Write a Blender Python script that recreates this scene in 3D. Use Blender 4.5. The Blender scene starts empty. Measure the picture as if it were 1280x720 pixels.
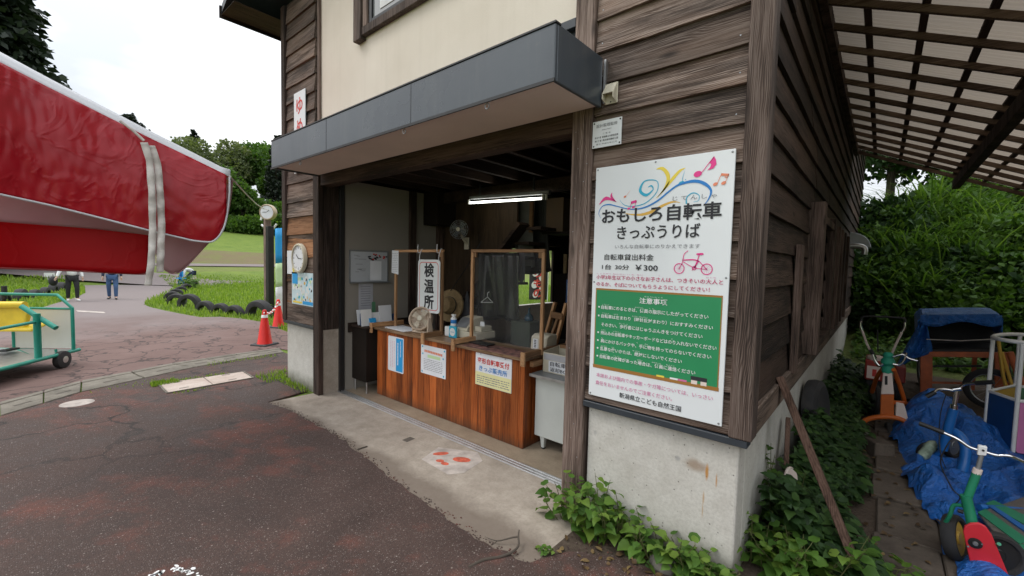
import bpy, bmesh, math, random
import numpy as np
from mathutils import Vector, Matrix
random.seed(7); rng = np.random.default_rng(11)
C = bpy.context.scene.collection
SC = bpy.context.scene
R_ = math.radians
# ------------------------------------------------------------------ camera
CAM = Vector((0.54868, -2.62906, 1.79)); FPX = 538.28
def _axes(yaw=-0.70783456, pit=-0.05643667, rol=-0.02395742):
    f = Vector((math.sin(yaw)*math.cos(pit), math.cos(yaw)*math.cos(pit), math.sin(pit)))
    r = Vector((math.cos(yaw), -math.sin(yaw), 0)); d = f.cross(r)
    c, s = math.cos(rol), math.sin(rol)
    return c*r+s*d, -s*r+c*d, f
AR, AD, AF = _axes()
cd = bpy.data.cameras.new('camera'); cam = bpy.data.objects.new('camera', cd); C.objects.link(cam)
cam.matrix_world = Matrix.Translation(CAM) @ Matrix((AR, -AD, -AF)).transposed().to_4x4()
cd.sensor_width = 36; cd.lens = FPX/1280*36; cd.clip_start = 0.05; cd.clip_end = 3000
SC.camera = cam
# ------------------------------------------------------------------ world, sun, exposure
w = bpy.data.worlds.new('World'); SC.world = w; w.use_nodes = True
nt = w.node_tree; N = nt.nodes; L = nt.links; N.clear()
SUN_EL, SUN_AZ = R_(55), R_(232)          # azimuth measured clockwise from +y
sky = N.new('ShaderNodeTexSky'); sky.sky_type = 'NISHITA'; sky.sun_disc = False
sky.sun_elevation = SUN_EL; sky.sun_rotation = SUN_AZ; sky.dust_density = 3
tc = N.new('ShaderNodeTexCoord'); sep = N.new('ShaderNodeSeparateXYZ'); L.new(tc.outputs['Generated'], sep.inputs[0])
mp = N.new('ShaderNodeMapping'); mp.inputs['Scale'].default_value = (1.3, 1.3, 3.2); L.new(tc.outputs['Generated'], mp.inputs[0])
cn = N.new('ShaderNodeTexNoise'); cn.inputs['Scale'].default_value = 1.7; cn.inputs['Detail'].default_value = 5; cn.inputs['Roughness'].default_value = .5
L.new(mp.outputs[0], cn.inputs['Vector'])
cr = N.new('ShaderNodeValToRGB'); cr.color_ramp.elements[0].position = .42; cr.color_ramp.elements[1].position = .64
cr.color_ramp.elements[0].color = (.58, .62, .67, 1); cr.color_ramp.elements[1].color = (1, 1, 1, 1)
L.new(cn.outputs['Fac'], cr.inputs[0])
mr = N.new('ShaderNodeMapRange'); mr.inputs['From Min'].default_value = 0.0; mr.inputs['From Max'].default_value = 1.0
mr.inputs['To Min'].default_value = 9.2; mr.inputs['To Max'].default_value = 27.0; L.new(sep.outputs['Z'], mr.inputs['Value'])
vm = N.new('ShaderNodeVectorMath'); vm.operation = 'SCALE'; L.new(cr.outputs[0], vm.inputs[0]); L.new(mr.outputs[0], vm.inputs['Scale'])
mx = N.new('ShaderNodeMix'); mx.data_type = 'RGBA'; mx.inputs['Factor'].default_value = .93
L.new(sky.outputs[0], mx.inputs['A']); L.new(vm.outputs[0], mx.inputs['B'])
bg = N.new('ShaderNodeBackground'); bg.inputs['Strength'].default_value = .1; L.new(mx.outputs['Result'], bg.inputs['Color'])
wo = N.new('ShaderNodeOutputWorld'); L.new(bg.outputs[0], wo.inputs[0])
sl = bpy.data.lights.new('sun', 'SUN'); sl.energy = 1.25; sl.angle = R_(22); sl.color = (1, .97, .92)
so = bpy.data.objects.new('sun', sl); C.objects.link(so)
sd = Vector((math.sin(SUN_AZ)*math.cos(SUN_EL), math.cos(SUN_AZ)*math.cos(SUN_EL), math.sin(SUN_EL)))
so.rotation_euler = sd.to_track_quat('Z', 'Y').to_euler()
SC.view_settings.view_transform = 'Standard'; SC.view_settings.look = 'None'
SC.view_settings.exposure = 0.18; SC.view_settings.gamma = 1
SC.render.engine = 'CYCLES'; SC.cycles.use_denoising = True; SC.cycles.max_bounces = 7
SC.cycles.transparent_max_bounces = 12; SC.cycles.sample_clamp_indirect = 6
# ------------------------------------------------------------------ survey helpers: where a ray of the photo meets a known real plane
def ray(px, py): return AR*((px-640)/FPX) + AD*((py-360)/FPX) + AF
def on(ax, v, px, py):
    d = ray(px, py); i = 'xyz'.index(ax); return CAM + d*((v-CAM[i])/d[i])
def oz(px, py, z=0.): return on('z', z, px, py)
def oy(px, py, y): return on('y', y, px, py)
def dep(px, py, t): return CAM + ray(px, py)*t
def zv(P, py):                                  # height on the vertical through P seen at picture row py
    q = P - CAM; a = (py-360)/FPX
    k = Vector((0, 0, 1)); q0 = Vector((q.x, q.y, 0))
    return CAM.z + (a*q0.dot(AF) - q0.dot(AD))/(k.dot(AD) - a*k.dot(AF))
# ------------------------------------------------------------------ mesh builder
def V(*a): return Vector(a)
class MB:
    def __init__(s): s.v = []; s.f = []; s.r = []; s.m = []; s.s = []; s.mi = 0; s.rn = None
    def _f(s, idx, r, smooth=False):
        s.f.append(tuple(idx)); s.r.append(r); s.m.append(s.mi); s.s.append(smooth)
    def rnd(s): return random.random() if s.rn is None else s.rn
    def hexa(s, P):                             # 8 corners: bottom ring then top ring
        b = len(s.v); s.v += [tuple(p) for p in P]; r = s.rnd()
        for q in ((3,2,1,0),(4,5,6,7),(0,1,5,4),(1,2,6,5),(2,3,7,6),(3,0,4,7)): s._f([b+i for i in q], r)
        return s
    def box(s, x0, x1, y0, y1, z0, z1):
        return s.hexa([(x0,y0,z0),(x1,y0,z0),(x1,y1,z0),(x0,y1,z0),(x0,y0,z1),(x1,y0,z1),(x1,y1,z1),(x0,y1,z1)])
    def obox(s, c, ax, ay, az):                 # centre and three half-axis vectors
        c = Vector(c); ax = Vector(ax); ay = Vector(ay); az = Vector(az)
        return s.hexa([c-ax-ay-az, c+ax-ay-az, c+ax+ay-az, c-ax+ay-az, c-ax-ay+az, c+ax-ay+az, c+ax+ay+az, c-ax+ay+az])
    def bar(s, p, q, w, h, up=(0,0,1)):
        p = Vector(p); q = Vector(q); d = (q-p); u = Vector(up)
        a = d.cross(u)
        if a.length < 1e-6: a = d.cross(Vector((1,0,0)))
        a.normalize(); b = a.cross(d).normalized()
        return s.obox((p+q)/2, d/2, a*w/2, b*h/2)
    def tube(s, pts, r, n=10, closed=False, sub=0, cap=True):
        P = [Vector(p) for p in pts]
        rr = list(r) if hasattr(r, '__len__') else [r]*len(P)
        if sub:
            Q = []; QR = []; m = len(P)
            for i in range(m if closed else m-1):
                g = lambda k: P[k % m] if closed else P[max(0, min(m-1, k))]
                p0, p1, p2, p3 = g(i-1), g(i), g(i+1), g(i+2)
                for k in range(sub):
                    t = k/sub
                    Q.append(.5*((2*p1)+(p2-p0)*t+(2*p0-5*p1+4*p2-p3)*t*t+(3*p1-p0-3*p2+p3)*t**3))
                    QR.append(rr[i]*(1-t)+rr[(i+1) % m]*t)
            if not closed: Q.append(P[-1]); QR.append(rr[-1])
            P, rr = Q, QR
        m = len(P); b = len(s.v); rv = s.rnd(); up = None
        for i in range(m):
            if closed: d = P[(i+1) % m]-P[i-1]
            else: d = P[min(i+1, m-1)]-P[max(i-1, 0)]
            d.normalize()
            if up is None:
                up = d.orthogonal().normalized()
            a = d.cross(up)
            if a.length < 1e-5: a = d.orthogonal()
            a.normalize(); up = a.cross(d).normalized()
            for k in range(n):
                t = 2*math.pi*k/n; s.v.append(tuple(P[i]+(a*math.cos(t)+up*math.sin(t))*rr[i]))
        for i in range(m if closed else m-1):
            j = (i+1) % m
            for k in range(n):
                l = (k+1) % n; s._f((b+i*n+k, b+j*n+k, b+j*n+l, b+i*n+l), rv, True)
        if cap and not closed:
            s._f([b+k for k in range(n)], rv); s._f([b+(m-1)*n+k for k in range(n-1, -1, -1)], rv)
        return s
    def lathe(s, c, axis, prof, n=24, cap=True):          # prof: (radius, height along axis)
        c = Vector(c); d = Vector(axis).normalized(); a = d.orthogonal().normalized(); e = d.cross(a)
        b = len(s.v); m = len(prof); rv = s.rnd()
        for (r, h) in prof:
            for k in range(n):
                t = 2*math.pi*k/n; s.v.append(tuple(c+d*h+(a*math.cos(t)+e*math.sin(t))*max(r, 1e-4)))
        for i in range(m-1):
            for k in range(n):
                l = (k+1) % n; s._f((b+i*n+k, b+i*n+l, b+(i+1)*n+l, b+(i+1)*n+k), rv, True)
        if cap: s._f([b+k for k in range(n-1, -1, -1)], rv); s._f([b+(m-1)*n+k for k in range(n)], rv)
        return s
    def cyl(s, p, q, r, n=16):
        p = Vector(p); q = Vector(q); return s.lathe(p, q-p, [(r, 0), (r, (q-p).length)], n)
    def ball(s, c, r, n=10, sc=(1,1,1)):
        c = Vector(c); b = len(s.v); rv = s.rnd(); m = max(4, n//2+1)
        for i in range(m+1):
            t = math.pi*i/m
            for k in range(n):
                u = 2*math.pi*k/n
                s.v.append((c.x+r*sc[0]*math.sin(t)*math.cos(u), c.y+r*sc[1]*math.sin(t)*math.sin(u), c.z+r*sc[2]*math.cos(t)))
        for i in range(m):
            for k in range(n):
                l = (k+1) % n; s._f((b+i*n+k, b+(i+1)*n+k, b+(i+1)*n+l, b+i*n+l), rv, True)
        return s
    def prism(s, pts, off):                     # polygon swept along off
        n = len(pts); b = len(s.v); o = Vector(off); rv = s.rnd()
        s.v += [tuple(Vector(p)) for p in pts] + [tuple(Vector(p)+o) for p in pts]
        s._f(list(range(b, b+n)), rv); s._f(list(range(b+2*n-1, b+n-1, -1)), rv)
        for i in range(n):
            j = (i+1) % n; s._f((b+i, b+n+i, b+n+j, b+j), rv)
        return s
    def poly(s, pts):
        b = len(s.v); s.v += [tuple(Vector(p)) for p in pts]; s._f(list(range(b, b+len(pts))), s.rnd()); return s
    def grid(s, fn, nu, nv, smooth=True):
        b = len(s.v); rv = s.rnd()
        for i in range(nu+1):
            for j in range(nv+1): s.v.append(tuple(fn(i/nu, j/nv)))
        for i in range(nu):
            for j in range(nv):
                k = b+i*(nv+1)+j; s._f((k, k+nv+1, k+nv+2, k+1), rv, smooth)
        return s
    def stroke(s, pts, ws, O, U, Vv, Nn):       # flat tapered ribbon in a plane
        P = [Vector((a, b)) for a, b in pts]; Q = []; W = []
        m = len(P); sub = 7
        for i in range(m-1):
            g = lambda k: P[max(0, min(m-1, k))]
            p0, p1, p2, p3 = g(i-1), g(i), g(i+1), g(i+2)
            for k in range(sub):
                t = k/sub; Q.append(.5*((2*p1)+(p2-p0)*t+(2*p0-5*p1+4*p2-p3)*t*t+(3*p1-p0-3*p2+p3)*t**3)); W.append(ws[i]*(1-t)+ws[i+1]*t)
        Q.append(P[-1]); W.append(ws[-1]); b = len(s.v)
        for i, q in enumerate(Q):
            d = Q[min(i+1, len(Q)-1)]-Q[max(i-1, 0)]; d.normalize(); nn = Vector((-d.y, d.x))
            for sg in (-1, 1):
                e = q+nn*W[i]*.5*sg; s.v.append(tuple(O+U*e.x+Vv*e.y+Nn))
        for i in range(len(Q)-1): s._f((b+2*i, b+2*i+2, b+2*i+3, b+2*i+1), .5)
        return s
    def disc(s, c, rx, ry, O, U, Vv, Nn, rot=0, n=18, r0=0):
        b = len(s.v)
        for k in range(n):
            t = 2*math.pi*k/n; x = rx*math.cos(t); y = ry*math.sin(t)
            X = c[0]+x*math.cos(rot)-y*math.sin(rot); Y = c[1]+x*math.sin(rot)+y*math.cos(rot)
            s.v.append(tuple(O+U*X+Vv*Y+Nn))
        s._f([b+k for k in range(n)], .5); return s
    def build(s, name, mats, parent=None, loc=None, bevel=0, seg=1, sharp=40):
        me = bpy.data.meshes.new(name); o = bpy.data.objects.new(name, me); C.objects.link(o)
        off = Vector((0,0,0))
        if parent is not None:
            o.parent = parent; q = parent
            while q is not None: off += q.location; q = q.parent
        elif loc is not None: o.location = loc; off = Vector(loc)
        ox, oy_, oz_ = off
        me.from_pydata([(a-ox, b-oy_, c-oz_) for a, b, c in s.v], [], s.f)
        if not isinstance(mats, (list, tuple)): mats = [mats]
        for m in mats: me.materials.append(m)
        at = me.attributes.new('rnd', 'FLOAT', 'FACE'); at.data.foreach_set('value', s.r)
        me.polygons.foreach_set('material_index', s.m); me.polygons.foreach_set('use_smooth', s.s)
        me.update()
        if any(s.s): 
            try: me.set_sharp_from_angle(angle=R_(sharp))
            except Exception: pass
        if bevel:
            b = o.modifiers.new('bevel', 'BEVEL'); b.width = bevel; b.segments = seg; b.limit_method = 'ANGLE'; b.angle_limit = R_(35)
        return o
def thing(name, label, cat, loc, group=None):
    o = bpy.data.objects.new(name, None); C.objects.link(o); o.location = loc; o.empty_display_size = .1
    o['label'] = label; o['category'] = cat
    if group: o['group'] = group
    return o
def tag(o, label, cat, group=None):
    o['label'] = label; o['category'] = cat
    if group: o['group'] = group
    return o
def struct(o): o['kind'] = 'structure'; return o
def stuff(o, label, cat): o['kind'] = 'stuff'; o['label'] = label; o['category'] = cat; return o
def dup(root, loc, rotz=None, scale=None, label=None, group=None):
    r = root.copy(); C.objects.link(r); r.location = loc
    if rotz is not None: r.rotation_euler = (0, 0, rotz)
    if scale is not None: r.scale = scale if hasattr(scale, '__len__') else (scale,)*3
    if label: r['label'] = label
    if group: r['group'] = group
    for ch in list(root.children):
        c = ch.copy(); C.objects.link(c); c.parent = r
        for g in ch.children:
            d = g.copy(); C.objects.link(d); d.parent = c
    return r
# ------------------------------------------------------------------ text on flat things
def text_obj(name, mat, items, O, U, Vv, parent, eps=.0015):
    """items: (string, u0, u1, v_centre, height or None, bold) laid in the plane O + u U + v V, one mesh"""
    O = Vector(O); U = Vector(U); Vv = Vector(Vv); Nn = U.cross(Vv).normalized()
    for it in items:
        mb = MB(); s, u0, u1, vc, h, bold = it
        cu = bpy.data.curves.new('t', 'FONT'); cu.body = s; cu.size = 1; cu.resolution_u = 2; cu.offset = bold
        o = bpy.data.objects.new('t', cu); C.objects.link(o)
        bpy.context.view_layer.update()
        dg = bpy.context.evaluated_depsgraph_get(); me = bpy.data.meshes.new_from_object(o.evaluated_get(dg))
        n = len(me.vertices)
        if n:
            a = np.zeros(n*3); me.vertices.foreach_get('co', a); a = a.reshape(-1, 3)
            x0, x1, y0, y1 = a[:,0].min(), a[:,0].max(), a[:,1].min(), a[:,1].max()
            kx = (u1-u0)/max(x1-x0, 1e-6); ky = kx if h is None else h/max(y1-y0, 1e-6)
            b = len(mb.v)
            for x, y, z in a:
                q = O + U*(u0+(x-x0)*kx) + Vv*(vc+(y-(y0+y1)/2)*ky) + Nn*eps; mb.v.append(tuple(q))
            for p in me.polygons: mb._f([b+i for i in p.vertices], .5)
        bpy.data.objects.remove(o); bpy.data.curves.remove(cu); bpy.data.meshes.remove(me)
        mb.build(name, mat, parent)
# ------------------------------------------------------------------ materials
class NT:
    def __init__(s, name):
        s.mat = bpy.data.materials.new(name); s.mat.use_nodes = True; s.t = s.mat.node_tree; s.n = s.t.nodes; s.l = s.t.links
        s.b = s.n['Principled BSDF']; s.out = s.n['Material Output']
    def new(s, t, **kw):
        n = s.n.new(t)
        for k, v in kw.items():
            if k in n.inputs: 
                if hasattr(v, 'links') or hasattr(v, 'is_linked'): s.l.new(v, n.inputs[k])
                else: n.inputs[k].default_value = v
            else: setattr(n, k, v)
        return n
    def link(s, a, b): s.l.new(a, b)
    def coord(s, scale=(1,1,1), rnd=True, loc=(0,0,0)):
        tc = s.new('ShaderNodeTexCoord'); v = tc.outputs['Object']
        if rnd:
            at = s.new('ShaderNodeAttribute', attribute_name='rnd')
            vm = s.new('ShaderNodeVectorMath', operation='SCALE'); vm.inputs[0].default_value = (37.7, 21.3, 53.1); s.link(at.outputs['Fac'], vm.inputs['Scale'])
            ad = s.new('ShaderNodeVectorMath', operation='ADD'); s.link(v, ad.inputs[0]); s.link(vm.outputs[0], ad.inputs[1]); v = ad.outputs[0]
        mp = s.new('ShaderNodeMapping'); mp.inputs['Scale'].default_value = scale; mp.inputs['Location'].default_value = loc; s.link(v, mp.inputs[0])
        return mp.outputs[0]
    def noise(s, vec, scale, detail=4, rough=.55, dist=0):
        n = s.new('ShaderNodeTexNoise'); n.inputs['Scale'].default_value = scale; n.inputs['Detail'].default_value = detail
        n.inputs['Roughness'].default_value = rough; n.inputs['Distortion'].default_value = dist; s.link(vec, n.inputs['Vector']); return n.outputs['Fac']
    def voro(s, vec, scale, feature='F1'):
        n = s.new('ShaderNodeTexVoronoi', feature=feature); n.inputs['Scale'].default_value = scale; s.link(vec, n.inputs['Vector']); return n
    def ramp(s, fac, stops):
        n = s.new('ShaderNodeValToRGB'); e = n.color_ramp.elements
        while len(e) < len(stops): e.new(.5)
        for i, (p, c) in enumerate(stops):
            e[i].position = p; e[i].color = (c if hasattr(c, '__len__') else (c,)*3)[:3] + (1,) if not hasattr(c, '__len__') or len(c) == 3 else c
        s.link(fac, n.inputs[0]); return n.outputs[0]
    def mix(s, fac, a, b, mode='MIX'):
        n = s.new('ShaderNodeMix', data_type='RGBA', blend_type=mode)
        for k, x in (('Factor', fac), ('A', a), ('B', b)):
            i = n.inputs[{'Factor': 0, 'A': 6, 'B': 7}[k]]
            if hasattr(x, 'is_linked') or hasattr(x, 'node'): s.link(x, i)
            elif k == 'Factor': i.default_value = x
            else: i.default_value = tuple(x)+(1,) if len(x) == 3 else x
        return n.outputs[2]
    def math(s, op, a, b=None, clamp=False):
        n = s.new('ShaderNodeMath', operation=op, use_clamp=clamp)
        for i, x in enumerate((a, b)):
            if x is None: continue
            if hasattr(x, 'node'): s.link(x, n.inputs[i])
            else: n.inputs[i].default_value = x
        return n.outputs[0]
    def bump(s, h, strength=.3, dist=.01):
        n = s.new('ShaderNodeBump'); n.inputs['Strength'].default_value = strength; n.inputs['Distance'].default_value = dist
        s.link(h, n.inputs['Height']); s.link(n.outputs[0], s.b.inputs['Normal'])
    def col(s, c):
        if hasattr(c, 'node'): s.link(c, s.b.inputs['Base Color'])
        else: s.b.inputs['Base Color'].default_value = tuple(c)+(1,)
    def set(s, **kw):
        for k, v in kw.items():
            i = s.b.inputs[k.replace('_', ' ')]
            if hasattr(v, 'node'): s.link(v, i)
            else: i.default_value = v
def plain(name, c, rough=.55, metal=0, var=.12, scale=6, bump=.05, spec=.5, dirt=0):
    """painted / moulded surface with slight mottling and wear"""
    m = NT(name); v = m.coord(rnd=True); n = m.noise(v, scale, 5)
    dk = tuple(x*(1-var*1.4) for x in c); lt = tuple(min(1, x*(1+var)) for x in c)
    cc = m.ramp(n, [(.3, dk), (.7, lt)])
    if dirt:
        n2 = m.noise(v, scale*2.3, 6, .65); f = m.ramp(n2, [(.48, 0.), (.72, dirt)])
        cc = m.mix(f, cc, (.10, .085, .07))
    m.col(cc); m.set(Roughness=m.ramp(n, [(.2, rough*.8), (.8, min(1, rough*1.25))]), Metallic=metal, Specular_IOR_Level=spec)
    if bump: m.bump(m.noise(v, scale*9, 3), bump, .004)
    return m.mat
def wood(name, axis, dark, mid, light, tint=(.2,.1,.05), tintf=.25, fine=70, bump=.45, rough=.8, ringy=.42, stain=0):
    m = NT(name)
    def sc(al, ac): return tuple(al if a == axis else ac for a in 'xyz')
    v1 = m.coord(sc(3.0, fine*1.7)); v2 = m.coord(sc(1.6, fine*.42)); v3 = m.coord(sc(.9, 4.5)); vb = m.coord((1,1,1))
    n1 = m.noise(v1, 1, 5, .68, .2); n2 = m.noise(v2, 1, 5, .62, .3); n3 = m.noise(v3, 1, 3)
    wp = m.noise(m.coord(sc(1.3, 6)), 1, 3, .5)
    ax_ = m.new('ShaderNodeSeparateXYZ'); m.link(vb, ax_.inputs[0])
    ac = [a for a in 'XYZ' if a.lower() != axis]
    acr = m.math('ADD', ax_.outputs[ac[0]], ax_.outputs[ac[1]])
    ph = m.math('MULTIPLY', m.math('ADD', acr, m.math('MULTIPLY', wp, .13)), fine*11)
    ring = m.math('ADD', m.math('MULTIPLY', m.math('SINE', m.math('ADD', ph, m.math('MULTIPLY', n1, 3.))), .5), .5)
    g = m.math('ADD', m.math('MULTIPLY', n1, .58), m.math('MULTIPLY', n2, .42))
    g = m.math('ADD', m.math('MULTIPLY', g, 1-ringy*.28), m.math('MULTIPLY', ring, ringy*.28))
    g = m.math('ADD', g, m.math('MULTIPLY', m.math('SUBTRACT', n3, .5), .5))
    kn = m.voro(m.coord(sc(1.7, 5.5)), 1.0); kd = m.ramp(kn.outputs['Distance'], [(.04, 1.), (.14, 0.)])
    base = m.ramp(g, [(.37, dark), (.485, mid), (.61, light)])
    base = m.mix(m.math('MULTIPLY', m.ramp(n3, [(.40, 0.), (.72, 1.)]), tintf), base, tint)
    ck = m.ramp(n1, [(.30, .85), (.37, 0.)]); base = m.mix(ck, base, tuple(x*.45 for x in dark))
    at = m.new('ShaderNodeAttribute', attribute_name='rnd')
    br = m.ramp(at.outputs['Fac'], [(0, .52), (1, 1.32)])
    base = m.mix(1.0, base, br, 'MULTIPLY')
    base = m.mix(m.math('MULTIPLY', kd, .8), base, tuple(x*.5 for x in dark))
    if stain:
        z = m.new('ShaderNodeSeparateXYZ'); tc = m.new('ShaderNodeTexCoord'); m.link(tc.outputs['Object'], z.inputs[0])
        st = m.math('SUBTRACT', stain, m.math('ADD', z.outputs['Z'], m.math('MULTIPLY', n1, .16)))
        base = m.mix(m.ramp(m.math('ADD', m.math('MULTIPLY', st, 4), m.math('MULTIPLY', n2, .5)), [(.15, 0.), (.75, .85)]), base, (.05, .035, .025))
    m.col(base); m.set(Roughness=rough, Specular_IOR_Level=.25)
    h = m.math('SUBTRACT', m.math('SUBTRACT', g, m.math('MULTIPLY', kd, .3)), m.math('MULTIPLY', ck, .5)); m.bump(h, bump, .008)
    return m.mat
M = {}
gd, gm, gl = (.022,.0155,.0125), (.086,.062,.050), (.265,.215,.185)
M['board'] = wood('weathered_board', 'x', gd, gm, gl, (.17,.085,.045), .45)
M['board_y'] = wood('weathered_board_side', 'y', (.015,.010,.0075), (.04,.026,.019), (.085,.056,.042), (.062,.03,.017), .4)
M['board_red'] = wood('brown_board', 'x', (.06,.032,.018), (.27,.125,.055), (.45,.245,.135), (.36,.14,.055), .5, fine=45, bump=.3)
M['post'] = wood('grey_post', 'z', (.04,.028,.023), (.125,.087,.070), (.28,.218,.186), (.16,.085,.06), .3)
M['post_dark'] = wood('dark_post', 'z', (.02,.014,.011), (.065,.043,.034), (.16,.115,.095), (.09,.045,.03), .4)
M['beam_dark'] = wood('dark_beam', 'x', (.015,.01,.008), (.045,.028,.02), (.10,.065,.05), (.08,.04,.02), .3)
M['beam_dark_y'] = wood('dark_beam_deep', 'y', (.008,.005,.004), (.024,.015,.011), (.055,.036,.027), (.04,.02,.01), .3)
M['rafter'] = wood('rafter_wood', 'x', (.07,.047,.036), (.17,.115,.088), (.28,.205,.16), (.18,.11,.07), .3)
M['purlin'] = wood('purlin_wood', 'y', (.03,.02,.014), (.07,.045,.032), (.12,.08,.06), (.1,.05,.03), .3)
M['counter'] = wood('varnished_cedar', 'z', (.10,.026,.008), (.31,.075,.017), (.47,.14,.036), (.36,.075,.013), .5, fine=38, bump=.12, rough=.40, stain=.17)
M['ctop'] = wood('counter_top_wood', 'x', (.2,.11,.06), (.40,.24,.135), (.54,.36,.22), (.42,.24,.12), .3, fine=40, bump=.15, rough=.4)
M['batten'] = wood('pale_batten', 'y', (.2,.10,.045), (.38,.205,.10), (.5,.3,.16), (.4,.2,.09), .3, fine=40, bump=.15, rough=.5)
M['batten_z'] = wood('pale_batten_upright', 'z', (.2,.10,.045), (.38,.205,.10), (.5,.3,.16), (.4,.2,.09), .3, fine=40, bump=.15, rough=.5)
M['batten_x'] = wood('pale_batten_rail', 'x', (.2,.10,.045), (.38,.205,.10), (.5,.3,.16), (.4,.2,.09), .3, fine=40, bump=.15, rough=.5)
M['plank'] = wood('red_plank', 'z', (.06,.034,.024), (.145,.083,.058), (.22,.135,.10), (.15,.078,.052), .3, fine=40, bump=.3)
M['ply'] = wood('plywood', 'z', (.025,.016,.01), (.055,.035,.02), (.08,.052,.032), (.06,.035,.018), .3, fine=25, bump=.08, rough=.6)
def plaster():
    m = NT('beige_plaster'); v = m.coord(rnd=False); n = m.noise(v, 1.1, 6, .6); st = m.noise(m.coord((9,9,.35), False), 1, 5, .6)
    c = m.ramp(n, [(.3, (.66,.585,.495)), (.7, (.745,.67,.58))])
    c = m.mix(m.math('MULTIPLY', m.ramp(st, [(.5, 0.), (.8, 1.)]), .16), c, (.46,.40,.32))
    m.col(c); m.set(Roughness=.92, Specular_IOR_Level=.15); m.bump(m.noise(v, 130, 4, .7), .45, .004); return m.mat
M['plaster'] = plaster()
def concrete(name, lo, hi, rust=False, moss=0, wet=0, pits=True, rgh=.85, edge=None):
    m = NT(name); v = m.coord(rnd=False); n = m.noise(v, 1.7, 7, .62); n2 = m.noise(v, 9, 6, .65); n3 = m.noise(v, 55, 4, .7)
    f = m.math('ADD', m.math('MULTIPLY', n, .6), m.math('MULTIPLY', n2, .4))
    c = m.ramp(f, [(.33, lo), (.62, hi)])
    c = m.mix(m.math('MULTIPLY', m.ramp(n3, [(.35, 1.), (.55, 0.)]), .25), c, tuple(x*.6 for x in lo))
    h = n3
    if pits:
        vo = m.voro(v, 26); p = m.math('MULTIPLY', m.ramp(vo.outputs['Distance'], [(.08, 1.), (.14, 0.)]), m.ramp(m.noise(v, 6, 2), [(.44, 0.), (.5, 1.)]))
        c = m.mix(m.math('MULTIPLY', p, .75), c, (.10,.09,.08)); h = m.math('SUBTRACT', n3, m.math('MULTIPLY', p, 1.5))
    tc = m.new('ShaderNodeTexCoord'); sp = m.new('ShaderNodeSeparateXYZ'); m.link(tc.outputs['Object'], sp.inputs[0])
    if rust:   # (x, z, half width, half height, strength) of each rust run
        for (x, z, hw, hh, s, cc) in rust:
            dx = m.math('DIVIDE', m.math('ABSOLUTE', m.math('SUBTRACT', m.math('ADD', sp.outputs['X'], m.math('MULTIPLY', m.math('SUBTRACT', n2, .5), hw*1.6)), x)), hw)
            dz = m.math('DIVIDE', m.math('ABSOLUTE', m.math('SUBTRACT', m.math('ADD', sp.outputs['Z'], m.math('MULTIPLY', m.math('SUBTRACT', n, .5), hh*1.2)), z)), hh)
            q = m.math('ADD', m.math('MULTIPLY', dx, dx), m.math('MULTIPLY', dz, dz))
            c = m.mix(m.math('MULTIPLY', m.ramp(q, [(.1, 1.), (1.0, 0.)]), s), c, cc)
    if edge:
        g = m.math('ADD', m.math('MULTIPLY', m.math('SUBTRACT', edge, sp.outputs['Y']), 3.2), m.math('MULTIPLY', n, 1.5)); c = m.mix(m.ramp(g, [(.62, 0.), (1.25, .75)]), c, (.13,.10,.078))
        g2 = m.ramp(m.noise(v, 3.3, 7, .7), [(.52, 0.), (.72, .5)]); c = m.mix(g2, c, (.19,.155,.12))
    if moss:
        g = m.math('ADD', m.math('MULTIPLY', m.math('SUBTRACT', moss, sp.outputs['Z']), 3.5), m.math('MULTIPLY', n2, .8))
        c = m.mix(m.ramp(g, [(.45, 0.), (1., .75)]), c, (.10,.095,.06))
    m.col(c); m.set(Roughness=rgh, Specular_IOR_Level=.3); m.bump(h, .35, .004); return m.mat
M['conc'] = concrete('base_concrete', (.44,.415,.365), (.62,.60,.55),
    rust=[(-.335,.625,.022,.02,.55,(.25,.25,.25)), (-.905,.63,.018,.02,.45,(.27,.27,.27)), (-.235,.62,.085,.045,.62,(.23,.13,.06)), (-.165,.60,.012,.06,.9,(.45,.2,.03)), (-.11,.565,.006,.05,.75,(.42,.2,.05)), (-.175,.44,.007,.05,.6,(.42,.22,.06)), (-.178,.36,.005,.06,.5,(.42,.24,.08))], moss=.22)
M['slab'] = concrete('slab_concrete', (.25,.208,.168), (.42,.365,.305), pits=False, edge=-.42)
M['curb'] = concrete('curb_concrete', (.10,.088,.07), (.235,.21,.172), pits=False)
M['lid'] = concrete('lid_concrete', (.40,.30,.25), (.58,.50,.44), pits=False)
M['floor'] = concrete('floor_concrete', (.22,.17,.12), (.36,.29,.21), pits=False, rgh=.6)
M['paver'] = concrete('old_paver', (.055,.043,.034), (.14,.112,.088), pits=False)
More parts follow.
